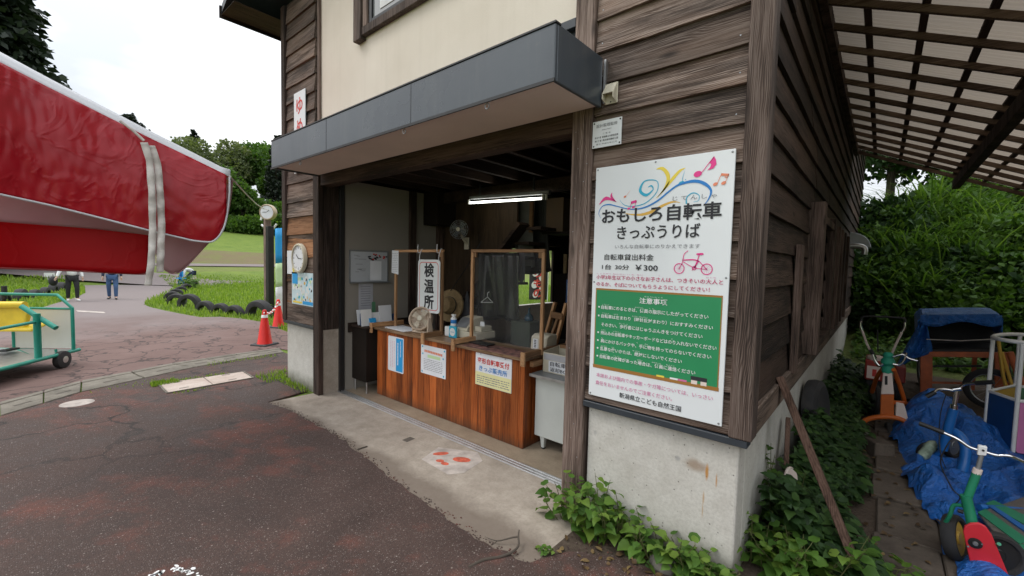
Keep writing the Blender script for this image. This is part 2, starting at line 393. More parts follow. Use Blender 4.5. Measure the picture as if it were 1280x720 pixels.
def asphalt():
    m = NT('red_brown_asphalt'); v = m.coord(rnd=False)
    big = m.noise(v, .55, 6, .62); mid = m.noise(v, 2.3, 6, .6); fn = m.noise(v, 85, 4, .75)
    c = m.ramp(mid, [(.3, (.047,.028,.023)), (.7, (.085,.053,.044))])
    red = m.math('ADD', m.math('MULTIPLY', big, .62), m.math('MULTIPLY', m.noise(v, 4.5, 7, .7), .38))
    c = m.mix(m.ramp(red, [(.50, 0.), (.62, .7)]), c, (.19,.055,.036))
    dk = m.noise(v, .4, 4, .6); c = m.mix(m.ramp(dk, [(.55, 0.), (.75, .5)]), c, (.05,.04,.036))
    vo = m.voro(v, 105); spk = m.math('MULTIPLY', m.ramp(vo.outputs['Distance'], [(.22, 1.), (.36, 0.)]), m.ramp(vo.outputs['Color'], [(.62, 0.), (.68, 1.)]))
    c = m.mix(m.math('MULTIPLY', spk, .55), c, (.34,.30,.27))
    v2 = m.voro(v, 44); sp2 = m.math('MULTIPLY', m.ramp(v2.outputs['Distance'], [(.18, 1.), (.27, 0.)]), m.ramp(v2.outputs['Color'], [(.80, 0.), (.84, 1.)]))
    c = m.mix(m.math('MULTIPLY', sp2, .6), c, (.40,.35,.31))
    c = m.mix(m.ramp(fn, [(.36, .6), (.5, 0.)]), c, (.025,.018,.016))
    dv = m.new('ShaderNodeVectorMath', operation='ADD'); m.link(v, dv.inputs[0]); nz = m.new('ShaderNodeTexNoise'); nz.inputs['Scale'].default_value = 1.6; nz.inputs['Detail'].default_value = 5; m.link(v, nz.inputs['Vector']); m.link(nz.outputs['Color'], dv.inputs[1])
    ce = m.voro(dv.outputs[0], .8, 'DISTANCE_TO_EDGE'); sx = m.new('ShaderNodeSeparateXYZ'); m.link(v, sx.inputs[0])
    cw = m.ramp(m.math('ADD', m.math('MULTIPLY', sx.outputs['X'], -.2), m.math('MULTIPLY', mid, .5)), [(1.05, 0.), (1.4, 1.)])
    cw = m.ramp(m.math('SUBTRACT', m.math('MULTIPLY', sx.outputs['X'], -.25), .7), [(.15, 0.), (.7, .9)])
    c = m.mix(m.math('MULTIPLY', m.ramp(ce.outputs['Distance'], [(.006, 1.), (.022, 0.)]), cw), c, (.02,.015,.013))
    m.col(c); m.set(Roughness=m.ramp(mid, [(.3, .62), (.7, .9)]), Specular_IOR_Level=.35)
    m.bump(m.math('ADD', m.math('MULTIPLY', vo.outputs['Distance'], .7), fn), .7, .006); return m.mat
M['asphalt'] = asphalt()
def cracked():
    m = NT('cracked_red_asphalt'); v = m.coord(rnd=False)
    big = m.noise(v, .35, 6, .6); mid = m.noise(v, 3, 6, .65)
    c = m.ramp(big, [(.3, (.115,.068,.058)), (.7, (.195,.125,.11))])
    c = m.mix(m.ramp(mid, [(.45, 0.), (.75, .5)]), c, (.11,.062,.054))
    dv = m.new('ShaderNodeVectorMath', operation='ADD'); m.link(v, dv.inputs[0])
    nz = m.new('ShaderNodeTexNoise'); nz.inputs['Scale'].default_value = 2.2; nz.inputs['Detail'].default_value = 4; m.link(v, nz.inputs['Vector'])
    m.link(nz.outputs['Color'], dv.inputs[1])
    e = m.voro(dv.outputs[0], 1.5, 'DISTANCE_TO_EDGE'); ck = m.ramp(e.outputs['Distance'], [(.012, 1.), (.04, 0.)])
    sp = m.new('ShaderNodeSeparateXYZ'); tc = m.new('ShaderNodeTexCoord'); m.link(tc.outputs['Object'], sp.inputs[0])
    near = m.ramp(m.math('ADD', m.math('MULTIPLY', sp.outputs['X'], .05), m.math('ADD', 1.05, m.math('MULTIPLY', m.math('SUBTRACT', big, .5), .5))), [(.30, 0.), (.42, .95)])
    c = m.mix(m.math('MULTIPLY', ck, near), c, (.05,.034,.03))
    grey = m.ramp(m.math('ADD', m.math('MULTIPLY', sp.outputs['X'], -.05), m.math('MULTIPLY', m.math('SUBTRACT', big, .5), .6)), [(.55, 0.), (.85, .9)])
    c = m.mix(grey, c, (.20,.17,.165))
    m.col(c); m.set(Roughness=.85, Specular_IOR_Level=.35); m.bump(m.math('SUBTRACT', m.noise(v, 90, 3, .7), ck), .4, .006); return m.mat
M['road'] = cracked()
def grassm():
    m = NT('lawn_grass'); v = m.coord(rnd=False); a = m.noise(v, .09, 5, .6); b = m.noise(v, .9, 6, .65); d = m.noise(v, 14, 4, .7)
    c = m.ramp(a, [(.3, (.125,.185,.028)), (.7, (.20,.265,.05))])
    c = m.mix(m.ramp(b, [(.42, 0.), (.75, .7)]), c, (.085,.15,.024))
    c = m.mix(m.ramp(d, [(.35, .5), (.55, 0.)]), c, (.04,.07,.012))
    at = m.new('ShaderNodeAttribute', attribute_name='dry'); c = m.mix(m.math('MULTIPLY', at.outputs['Fac'], m.ramp(b, [(.3, .55), (.6, 1.)])), c, (.17,.135,.075))
    at2 = m.new('ShaderNodeAttribute', attribute_name='dirt'); c = m.mix(at2.outputs['Fac'], c, (.06,.047,.035))
    m.col(c); m.set(Roughness=.9, Specular_IOR_Level=.2); m.bump(m.math('ADD', d, b), .8, .06); return m.mat
M['lawn'] = grassm()
def dirt():
    m = NT('damp_soil'); v = m.coord(rnd=False); a = m.noise(v, 2, 6, .6); b = m.noise(v, 30, 5, .7)
    m.col(m.mix(m.ramp(b, [(.4, 0.), (.7, .6)]), m.ramp(a, [(.3, (.045,.032,.024)), (.7, (.085,.062,.047))]), (.12,.095,.07)))
    m.set(Roughness=.95, Specular_IOR_Level=.2); m.bump(b, .8, .015); return m.mat
M['soil'] = dirt()
def leafm(name, a, b, c, tr=.35, spec=.3, rough=.55):
    m = NT(name); at = m.new('ShaderNodeAttribute', attribute_name='rnd')
    cc = m.ramp(at.outputs['Fac'], [(0, a), (.55, b), (1, c)])
    m.col(cc); m.set(Roughness=rough, Specular_IOR_Level=spec)
    t = m.new('ShaderNodeBsdfTranslucent'); m.link(m.mix(1., cc, (1.25,1.35,.6), 'MULTIPLY'), t.inputs['Color'])
    ms = m.new('ShaderNodeMixShader'); ms.inputs[0].default_value = tr; m.link(m.b.outputs[0], ms.inputs[1]); m.link(t.outputs[0], ms.inputs[2])
    m.link(ms.outputs[0], m.out.inputs['Surface']); return m.mat
M['leaf_fresh'] = leafm('fresh_leaf', (.045,.105,.016), (.085,.175,.026), (.16,.245,.04))
M['leaf_dark'] = leafm('dark_leaf', (.014,.034,.010), (.026,.062,.016), (.05,.10,.022), .25)
M['leaf_mid'] = leafm('mid_leaf', (.035,.08,.014), (.075,.15,.026), (.135,.215,.042), .4)
M['leaf_tree'] = leafm('tree_leaf', (.075,.10,.042), (.125,.155,.065), (.19,.215,.10))
M['leaf_cedar'] = leafm('cedar_leaf', (.009,.016,.010), (.018,.030,.016), (.034,.05,.024), .15)
M['blade'] = leafm('grass_blade', (.12,.20,.025), (.19,.29,.038), (.28,.36,.07), .45)
M['bamboo'] = leafm('reed_blade', (.042,.095,.016), (.08,.15,.026), (.13,.205,.042), .4)
M['bark'] = wood('bark', 'z', (.02,.016,.012), (.06,.047,.036), (.11,.09,.07), (.05,.05,.03), .3, fine=18, bump=.8)
M['stem'] = plain('plant_stem', (.09,.10,.03), .7)
M['canopy'] = plain('dark_painted_steel', (.052,.063,.076), .27, 0, .22, 1.2, .03, .6, .06)
def steel():
    m = NT('streaked_steel'); v = m.coord(rnd=False); n = m.noise(v, 1.3, 6, .6); st = m.noise(m.coord((7,7,.7), False), 1, 5, .65); ft = m.noise(v, 22, 4, .7)
    c = m.ramp(n, [(.3, (.040,.049,.060)), (.7, (.062,.075,.089))])
    c = m.mix(m.math('MULTIPLY', m.ramp(st, [(.5, 0.), (.72, 1.)]), .45), c, (.10,.108,.112)); c = m.mix(m.ramp(ft, [(.62, 0.), (.75, .35)]), c, (.13,.12,.11))
    m.col(c); m.set(Roughness=m.ramp(n, [(.3, .22), (.7, .38)]), Specular_IOR_Level=.6); m.bump(n, .12, .03); return m.mat
M['canopy'] = steel()
M['flash'] = plain('slate_flashing', (.028,.034,.042), .45, 0, .15, 3, .04)
M['soffit'] = plain('soffit_board', (.74,.62,.56), .8, 0, .06, 1.5, .05, .3)
M['black'] = plain('black_plastic', (.015,.015,.016), .5)
M['blacksteel'] = plain('black_steel', (.012,.011,.011), .45)
M['rubber'] = plain('tyre_rubber', (.028,.027,.028), .75, 0, .35, 4, .25, .4, .25)
M['white'] = plain('white_paint', (.78,.78,.77), .45, 0, .04, 3, .02)
M['signwhite'] = plain('sign_white', (.74,.765,.775), .38, 0, .025, 2.5, .01)
M['paper'] = plain('paper', (.76,.77,.80), .8, 0, .04, 5, .02, .2)
M['cream'] = plain('cream_plastic', (.60,.55,.43), .4, 0, .06, 5, .02)
M['beigefan'] = plain('beige_plastic', (.58,.46,.35), .42, 0, .06, 5, .02)
M['greydesk'] = plain('grey_green_steel', (.56,.585,.55), .4, 0, .05, 2, .02, .5, .06)
M['desktop'] = plain('desk_top_grey', (.23,.24,.235), .45, 0, .08, 4, .02)
M['alu'] = plain('aluminium', (.55,.55,.55), .35, .9, .12, 12, .05)
M['chrome'] = plain('chrome', (.75,.75,.76), .15, 1, .08, 14, .01)
M['greymetal'] = plain('grey_metal', (.30,.31,.32), .4, .6)
M['wallgrey'] = plain('interior_board', (.29,.262,.228), .8, 0, .06, 1, .03, .2)
M['intwood'] = plain('dark_interior_panel', (.016,.011,.008), .8, 0, .3, 2, .1, .2)
M['ink'] = plain('black_ink', (.02,.02,.025), .6, 0, .02, 3, 0)
M['grey_ink'] = plain('grey_ink', (.22,.22,.24), .6, 0, .02, 3, 0)
M['red_ink'] = plain('red_ink', (.62,.045,.035), .6, 0, .05, 3, 0)
M['crimson'] = plain('crimson_ink', (.50,.035,.13), .55, 0, .02, 3, 0)
M['pinkink'] = plain('pink_ink', (.62,.16,.33), .55, 0, .02, 3, 0)
M['magenta'] = plain('magenta_print', (.74,.04,.25), .5, 0, .03, 3, 0)
M['orange_print'] = plain('orange_print', (.76,.24,.13), .5, 0, .03, 3, 0)
M['cyan'] = plain('cyan_print', (.03,.40,.58), .5, 0, .03, 3, 0)
M['blueprint'] = plain('blue_print', (.02,.20,.55), .5, 0, .03, 3, 0)
M['yellow_print'] = plain('yellow_print', (.80,.62,.07), .5, 0, .03, 3, 0)
M['gold_print'] = plain('gold_print', (.72,.42,.07), .5, 0, .03, 3, 0)
M['skyblue'] = plain('sky_blue_print', (.02,.33,.70), .5, 0, .03, 3, 0)
M['boardgreen'] = plain('chalkboard_green', (.022,.25,.095), .42, 0, .04, 3, .01)
M['boardframe'] = plain('chalkboard_frame', (.33,.15,.03), .5, 0, .06, 3, 0)
M['paleyellow'] = plain('pale_yellow_print', (.76,.72,.38), .5, 0, .03, 3, 0)
M['palegreen'] = plain('pale_green_print', (.55,.72,.40), .5, 0, .03, 3, 0)
M['teal'] = plain('teal_paint', (.004,.24,.17), .38, 0, .12, 5, .03, .5, .1)
M['yellowp'] = plain('yellow_vinyl', (.70,.50,.03), .45, 0, .12, 4, .05, .4, .1)
M['orange_cone'] = plain('cone_plastic', (.74,.022,.015), .45, 0, .08, 6, .03)
M['orangep'] = plain('orange_paint', (.55,.12,.015), .45, 0, .15, 6, .04, .5, .15)
M['redframe'] = plain('rusty_red_paint', (.47,.125,.05), .55, 0, .2, 7, .06, .4, .25)
M['redplate'] = plain('red_plate', (.62,.025,.04), .35, 0, .1, 6, .03, .5, .08)
M['greenp'] = plain('green_paint', (.02,.24,.125), .35, 0, .12, 6, .03, .5, .1)
M['greencloth'] = plain('green_tape', (.015,.25,.16), .6, 0, .2, 9, .15)
M['bluep'] = plain('blue_paint', (.012,.13,.42), .35, 0, .12, 6, .03, .5, .08)
M['navy'] = plain('navy_panel', (.012,.06,.19), .4, 0, .1, 4, .03)
M['pinkp'] = plain('pink_panel', (.62,.20,.42), .4, 0, .06, 4, .03)
M['yelpanel'] = plain('yellow_panel', (.62,.38,.06), .4, 0, .06, 4, .03)
M['greenpanel'] = plain('green_panel', (.09,.22,.12), .4, 0, .06, 4, .03)
M['deck'] = plain('diamond_deck', (.19,.17,.155), .5, .4, .2, 30, .6)
def tarp():
    m = NT('blue_tarp'); v = m.coord(rnd=False); n = m.noise(v, 5, 6, .6); d = m.noise(v, 14, 5, .7)
    c = m.ramp(n, [(.3, (.010,.09,.36)), (.7, (.018,.16,.54))]); c = m.mix(m.ramp(d, [(.55, 0.), (.8, .55)]), c, (.09,.09,.09))
    m.col(c); m.set(Roughness=.38, Specular_IOR_Level=.5); m.bump(m.math('ADD', m.noise(v, 11, 4, .6, 1.5), m.math('MULTIPLY', d, .3)), 1., .05); return m.mat
M['tarp'] = tarp()
def vinyl(name, c, tr=.25, rough=.3, wr=.5, tcol=None):
    m = NT(name); v = m.coord(rnd=False); n = m.noise(v, 1.1, 3, .5, 1.6); d = m.ramp(m.math('ABSOLUTE', m.math('SUBTRACT', m.noise(v, 2.6, 3, .5, .8), .5)), [(.0, 1.), (.05, 0.)])
    cc = m.ramp(n, [(.3, tuple(x*.85 for x in c)), (.7, tuple(min(1, x*1.1) for x in c))]); m.col(cc)
    m.set(Roughness=rough, Specular_IOR_Level=.5); m.bump(m.math('ADD', n, m.math('MULTIPLY', d, .5)), wr, .05)
    t = m.new('ShaderNodeBsdfTranslucent'); t.inputs['Color'].default_value = tuple(tcol or c)+(1,)
    ms = m.new('ShaderNodeMixShader'); ms.inputs[0].default_value = tr; m.link(m.b.outputs[0], ms.inputs[1]); m.link(t.outputs[0], ms.inputs[2])
    m.link(ms.outputs[0], m.out.inputs['Surface']); return m.mat
M['redvinyl'] = vinyl('red_vinyl', (.40,.003,.013), .14, .36, .15)
M['redinner'] = vinyl('red_vinyl_inside', (.52,.002,.010), .45, .5, .12)
M['pinkinner'] = vinyl('pink_vinyl_back', (.60,.40,.415), .5, .7, .08, (.58,.39,.41))
M['whitehem'] = plain('white_hem', (.58,.59,.62), .5, 0, .04, 5, .03)
M['webbing'] = plain('webbing', (.60,.56,.52), .8, 0, .15, 18, .3)
M['jacket_tr'] = plain('grey_cloth', (.22,.215,.19), .9, 0, .2, 4, .2)
def sheetm():
    m = NT('corrugated_sheet'); v = m.coord(rnd=False); n = m.noise(v, 1.5, 5, .6); c = m.ramp(n, [(.3, (.42,.36,.29)), (.7, (.54,.47,.39))])
    m.col(c); m.set(Roughness=.6)
    t = m.new('ShaderNodeBsdfTranslucent'); t.inputs['Color'].default_value = (.42,.35,.28,1)
    ms = m.new('ShaderNodeMixShader'); ms.inputs[0].default_value = .45; m.link(m.b.outputs[0], ms.inputs[1]); m.link(t.outputs[0], ms.inputs[2])
    wv = m.new('ShaderNodeTexWave', wave_type='BANDS', bands_direction='Y'); wv.inputs['Scale'].default_value = 5.2; m.link(v, wv.inputs['Vector']); m.bump(wv.outputs['Fac'], .8, .02); m.col(m.mix(m.math('MULTIPLY', wv.outputs['Fac'],    .5), c, (.26,.21,.165)))
    m.link(m.b.outputs[0], ms.inputs[1]); m.link(ms.outputs[0], m.out.inputs['Surface']); return m.mat
M['sheet'] = sheetm()
def glass(name, c=(.02,.02,.02), rough=.08):
    m = NT(name); m.col(c); m.set(Roughness=rough, Specular_IOR_Level=.8); return m.mat
M['pane'] = glass('window_glass', (.20,.205,.21))
M['darkpane'] = glass('dark_glass', (.02,.02,.018))
def clear():
    m = NT('clear_vinyl'); m.col((.5,.5,.5)); m.set(Roughness=.08)
    t = m.new('ShaderNodeBsdfTransparent'); ms = m.new('ShaderNodeMixShader'); n = m.noise(m.coord((6,6,1.2)), 1, 4)
    m.link(m.ramp(n, [(.35, .985), (.75, .94)]), ms.inputs[0]); m.link(m.b.outputs[0], ms.inputs[1]); m.link(t.outputs[0], ms.inputs[2]); m.link(ms.outputs[0], m.out.inputs['Surface']); return m.mat
M['clear'] = clear()
def emit(name, c, s):
    m = NT(name); m.col(c); m.set(Emission_Color=tuple(c)+(1,), Emission_Strength=s); return m.mat
M['tube'] = emit('lit_tube', (1,1,.90), 6)
M['skin'] = plain('skin', (.55,.36,.27), .55); M['hair'] = plain('black_hair', (.012,.011,.011), .5); M['jeans'] = plain('blue_denim', (.05,.10,.21), .85, 0, .2, 9, .1)
M['blackcloth'] = plain('black_cloth', (.018,.018,.02), .85); M['whitecloth'] = plain('white_cloth', (.7,.7,.7), .8); M['darkblue'] = plain('dark_blue_cloth', (.02,.03,.06), .85)
M['straw'] = plain('straw', (.33,.23,.115), .8, 0, .2, 30, .4); M['cloth_print'] = plain('patterned_cloth', (.24,.12,.10), .6, 0, .75, 16, .05)
M['rock'] = concrete('rock', (.07,.065,.055), (.25,.235,.20), pits=True); M['twig'] = plain('twig', (.07,.055,.042), .9)
M['redpaint'] = plain('worn_red_paint', (.52,.10,.055), .8, 0, .3, 25, .2); M['worn_white'] = plain('worn_white_paint', (.44,.385,.345), .85, 0, .25, 9, .2)
M['drain'] = plain('hole_dark', (.09,.075,.06), .9)
# ================================================================== GROUND
def smooth(a, b, x):
    t = min(1, max(0, (x-a)/(b-a))); return t*t*(3-2*t)
PROF_L = [(0,0),(34,0),(40,.62),(44,1.0),(46,1.25),(51,2.45),(55,2.7),(72,5.4),(95,11),(150,31.5),(220,36),(400,60),(700,90)]
PROF_R = [(0,0),(11.8,0),(13.5,.5),(16.5,2.7),(18,3.0),(60,3.2),(400,4),(700,5)]
def prof(P, d):
    for (a, b), (c, e) in zip(P, P[1:]):
        if d <= c: return b+(e-b)*(d-a)/(c-a)
    return P[-1][1]
def tz(x, y):
    dx, dy = x-CAM.x, y-CAM.y; d = math.hypot(dx, dy); az = math.degrees(math.atan2(dx, dy))
    k = smooth(-24, -6, az) if az < 100 else 1-smooth(150, 175, az)
    back = smooth(100, 130, az) + smooth(-100, -130, az)
    zl = prof(PROF_L, d); cap = 11+(d-95)*.02
    if d > 95: q_ = 1-smooth(-82, -75, az); zl = cap+(zl-cap)*q_
    zr = prof(PROF_R, d)
    z = zl*(1-k)+zr*k
    return z*(1-min(1, back)) - .012
mb = MB(); rings = [0,2,4,7,10,12,13.5,15,16.5,18,20,23,26,30,34,37,40,42,44,46,48,49.5,51,53,55,60,66,72,80,95,110,130,150,180,220,300,400,550,700]
na = 180; dry = []; drt = []
for r in rings:
    for k in range(na):
        t = 2*math.pi*k/na; x = CAM.x+r*math.sin(t); y = CAM.y+r*math.cos(t)
        j = 0 if r < 36 else (math.sin(x*.21+y*.13)+math.sin(x*.09-y*.17))*.12
        mb.v.append((x, y, tz(x, y)+j))
for i in range(len(rings)-1):
    for k in range(na):
        l = (k+1) % na
        mb._f((i*na+k, i*na+l, (i+1)*na+l, (i+1)*na+k), .5, True)
        rm = (rings[i]+rings[i+1])/2; a = (k*360/na+180) % 360-180
        dry.append(1.0 if 45.5 < rm < 51.2 and -95 < a < -20 else (.35 if 40 < rm < 46 and a < -20 else 0))
        drt.append(1.0 if -12 < a < 110 and rm < 9.5 else (.5 if -12 < a < 110 and rm < 13 else (.6 if rm > 76 and a < 0 else 0)))
lawn = struct(mb.build('lawn', M['lawn']))
for nm, vals in (('dry', dry), ('dirt', drt)):
    a = lawn.data.attributes.new(nm, 'FLOAT', 'FACE'); a.data.foreach_set('value', vals)
def ragged(pts, amp, step):
    out = []
    for p, q in zip(pts, pts[1:]):
        p = Vector(p); q = Vector(q); n = max(1, int((q-p).length/step)); d = (q-p).normalized(); nn = Vector((-d.y, d.x, 0))
        for k in range(n): out.append(p+(q-p)*k/n + nn*(random.uniform(-1, 1)*amp if k else 0))
    out.append(Vector(pts[-1])); return out
def P2(px, py): p = oz(px, py); return (p.x, p.y, 0)
GI = [(-5.2,-5.4,0),(-5.75,-3.9,0),(-6.58,-2.74,0),(-7.14,-2.08,0),(-7.70,-.73,0),(-7.86,.1,0),(-7.92,.7,0)]      # gutter, building side
GO = [(-5.85,-5.6,0),(-6.4,-4.0,0),(-7.23,-2.75,0),(-7.82,-2.02,0),(-8.22,-.93,0),(-8.36,.0,0),(-8.38,.8,0)]     # gutter, track side
# near asphalt: from the gutter to the slab and past the camera
rag = ragged([(-5.1,-.60,0),(-4.6,-.52,0),(-3.4,-.53,0),(-2.7,-.60,0),(-2.06,-.66,0),(-1.35,-.72,0),(-.95,-.66,0)], .02, .07)
outl = [p for p in GI] + [(-6.2,.9,0),(-6.2,-.05,0),(-5.25,-.05,0)] + [tuple(p) for p in rag] + [tuple(p) for p in ragged([(-.93,-.60,0),(-.84,-.42,0),(-.62,-.26,0),(-.3,-.2,0),(.05,-.22,0),(.35,-.12,0),(.75,.15,0)],.02,.07)] + [(3,.3,0),(3,-9,0),(-6,-9,0)]
mb = MB(); mb.prism([(x, y, -.03) for x, y, z in outl], (0, 0, .046)); struct(mb.build('asphalt_yard', M['asphalt'], bevel=.006))
# soil at the foot of the wall
mb = MB(); mb.poly([(-1.02,-.95,.0075),(-.93,-.80,.0075),(-.93,.02,.0075),(.05,.02,.0075),(.4,.2,.0075),(.85,.0,.0075),(.6,-.5,.0075),(.0,-.75,.0075)]); struct(mb.build('wall_foot_soil', M['soil']))
# slab in front of the opening
mb = MB(); mb.prism([(-5.12,-.68,-.04),(-4.7,-.64,-.04),(-3.4,-.66,-.04),(-2.0,-.80,-.04),(-.93,-.82,-.04),(-.93,-.24,-.04),(-.97,.02,-.04),(-.97,.27,-.04),(-5.05,.27,-.04),(-5.1,-.02,-.04)], (0,0,.046))
mb.box(-3.05,-2.92,-.13,0,.004,.0065)
struct(mb.build('concrete_apron', M['slab'], bevel=.004))
mb = MB(); mb.prism([(-2.99,-.125,.0062),(-2.915,-.12,.0062),(-2.925,-.015,.0062),(-3.0,-.02,.0062)], (0,0,.001)); struct(mb.build('slab_hole', M['drain']))
# road and kart track beyond the gutter
road = [GO[0],GO[1],GO[2],GO[3],GO[4],GO[5],GO[6],(-6.05,1.6,0)] + [P2(*p) for p in [(357,414),(325,402),(300,398),(275,396),(250,396.5),(225,392),(205,388),(188,384),(180,380.5),(186,376),(200,370),(212,365),(218,360),(205,354),(185,350),(150,346.5),(110,345),(60,347)]]
road += [P2(*p) for p in [(92,352),(106,360),(107,366),(95,372),(70,379),(35,390),(0,402),(-60,416)]] + [(-16,-7,0),(-13,-9,0)]
mb = MB(); mb.poly([(x, y, .001) for x, y, z in road]); rd = mb.build('kart_track', M['road']); struct(rd)
mb = MB(); pl = []
for i, (dd, az) in enumerate([(36,-76.2),(37,-80),(40,-86),(44,-92),(50,-99),(60,-106)]):
    pl.append((dd, az))
def strip(mbx, cl, wid, up):
    pts = [Vector((CAM.x+d*math.sin(R_(a)), CAM.y+d*math.cos(R_(a)), 0)) for d, a in cl]
    L_, R2 = [], []
    for i, p in enumerate(pts):
        d = (pts[min(i+1, len(pts)-1)]-pts[max(0, i-1)]).normalized(); n = Vector((-d.y, d.x, 0)); L_.append(p+n*wid/2); R2.append(p-n*wid/2)
    for i in range(len(pts)-1):
        for k in range(4):
            q = []
            for (a, b) in ((i, k/4), (i+1, k/4), (i+1, (k+1)/4), (i, (k+1)/4)):
                c = L_[a].lerp(R2[a], b); q.append((c.x, c.y, tz(c.x, c.y)+.05+up))
            mbx.poly(q)
strip(mb, [(33,-74),(35,-78),(38,-84),(42,-90),(48,-98),(58,-106)], 5, 0)
struct(mb.build('far_track', M['road']))
mb = MB(); strip(mb, [(44,-95),(44.3,-80),(44.5,-70),(44.5,-62),(44.5,-52),(44.5,-46)], 1.5, .0); struct(mb.build('hill_path', M['road']))
# gutter of precast blocks
mb = MB()
def lerpv(a, b, t): return tuple(a[i]+(b[i]-a[i])*t for i in range(3))
for i in range(len(GI)-1):
    a, b, c, d = GI[i], GI[i+1], GO[i+1], GO[i]; n = 2 if (Vector(a)-Vector(b)).length > .8 else 1
    for k in range(n):
        t0 = k/n+.008; t1 = (k+1)/n-.008
        A, B, Cc, D = lerpv(a, b, t0), lerpv(a, b, t1), lerpv(d, c, t1), lerpv(d, c, t0)
        for (u0, u1, zt) in ((.0,.20,.026),(.20,.80,.018),(.80,1.,.026)):
            q = [lerpv(A, D, u0), lerpv(B, Cc, u0), lerpv(B, Cc, u1), lerpv(A, D, u1)]
            mb.hexa([(x, y, -.05) for x, y, z in q]+[(x, y, zt) for x, y, z in q])
struct(mb.build('gutter', M['curb'], bevel=.006))
mb = MB()
for i in range(len(GI)-1):
    A, B, Cc, D = GI[i], GI[i+1], GO[i+1], GO[i]
    for t in (.25, .75):
        p = Vector(lerpv(lerpv(A, B, t), lerpv(D, Cc, t), .42)); d = (Vector(B)-Vector(A)).normalized(); n = Vector((-d.y, d.x, 0))
        q = [p-d*.09-n*.016, p+d*.09-n*.016, p+d*.09+n*.016, p-d*.09+n*.016]; mb.prism([(x.x, x.y, .019) for x in q], (0,0,.002))
struct(mb.build('gutter_slots', M['drain']))
mb = MB(); a, b = Vector(P2(96,389)), Vector(P2(131,391)); mb.prism([a+V(-.25,0,.006), b+V(-.25,0,.006), b+V(.25,0,.006), a+V(.25,0,.006)], (0,0,.003)); a, b = Vector(P2(-20,412)), Vector(P2(14,406)); mb.prism([a+V(-.2,0,.006), b+V(-.2,0,.006), b+V(.2,0,.006), a+V(.2,0,.006)], (0,0,.003))
struct(mb.build('track_marking', M['worn_white']))
# manhole cover slab, drain lid
t = thing('drain_cover', 'pale rectangular concrete drain cover in two halves with grass at one end', 'drain cover', (-6.6,-.85,0))
Q = [Vector((-6.92,-1.35,0)), Vector((-6.87,-.30,0)), Vector((-6.38,-.32,0)), Vector((-6.33,-1.36,0))]
def quad(mb, u0, u1, v0, v1, z0, z1):
    q = []
    for (u, v) in ((u0, v0), (u1, v0), (u1, v1), (u0, v1)):
        a = Q[0].lerp(Q[3], u); b = Q[1].lerp(Q[2], u); q.append(a.lerp(b, v))
    mb.hexa([(p.x, p.y, z0) for p in q]+[(p.x, p.y, z1) for p in q])
mb = MB(); quad(mb,0,1,0,.02,0,.03); quad(mb,0,1,.98,1,0,.03); quad(mb,0,.03,.02,.98,0,.03); quad(mb,.97,1,.02,.98,0,.03); mb.build('rim', M['curb'], t, bevel=.003)
mb = MB(); quad(mb,.04,.96,.025,.495,0,.027); mb.build('lid', M['lid'], t, bevel=.004)
mb = MB(); quad(mb,.04,.96,.505,.975,0,.027); mb.build('lid', M['lid'], t, bevel=.004)
mb = MB()
for u in (.15, .8):
    for v in (.2, .75): quad(mb, u-.02, u+.02, v-.05, v+.05, .0272, .029)
mb.build('lifting_slot', M['drain'], t)
mb = MB(); mb.lathe((-6.6,-2.15,0), (0,0,1), [(.0,.010),(.155,.010),(.15,.019),(.0,.020)], 28)
tag(mb.build('drain_plate', M['worn_white'], None, (-6.6,-2.15,0)), 'small round pale drain lid set in the dark asphalt beside the gutter', 'drain lid')
# side yard floor
mb = MB(); mb.poly([(0,.02,.003),(.0,12,.003),(7,12,.003),(7,.25,.003),(.75,.15,.003),(.4,-.08,.003)]); struct(mb.build('side_yard', M['soil']))
mb = MB()
for i in range(7):
    y = .55+i*.62; x = .60+.02*math.sin(i*2.1)
    for k in range(2):
        xx = x+k*.335; z = .035+random.uniform(-.008,.008)
        mb.hexa([(xx,y,-.02),(xx+.325,y,-.02),(xx+.325,y+.605,-.02),(xx,y+.605,-.02),(xx,y,z),(xx+.325,y,z+.006),(xx+.325,y+.605,z),(xx,y+.605,z-.005)])
struct(mb.build('paving_slabs', M['paver'], bevel=.008))
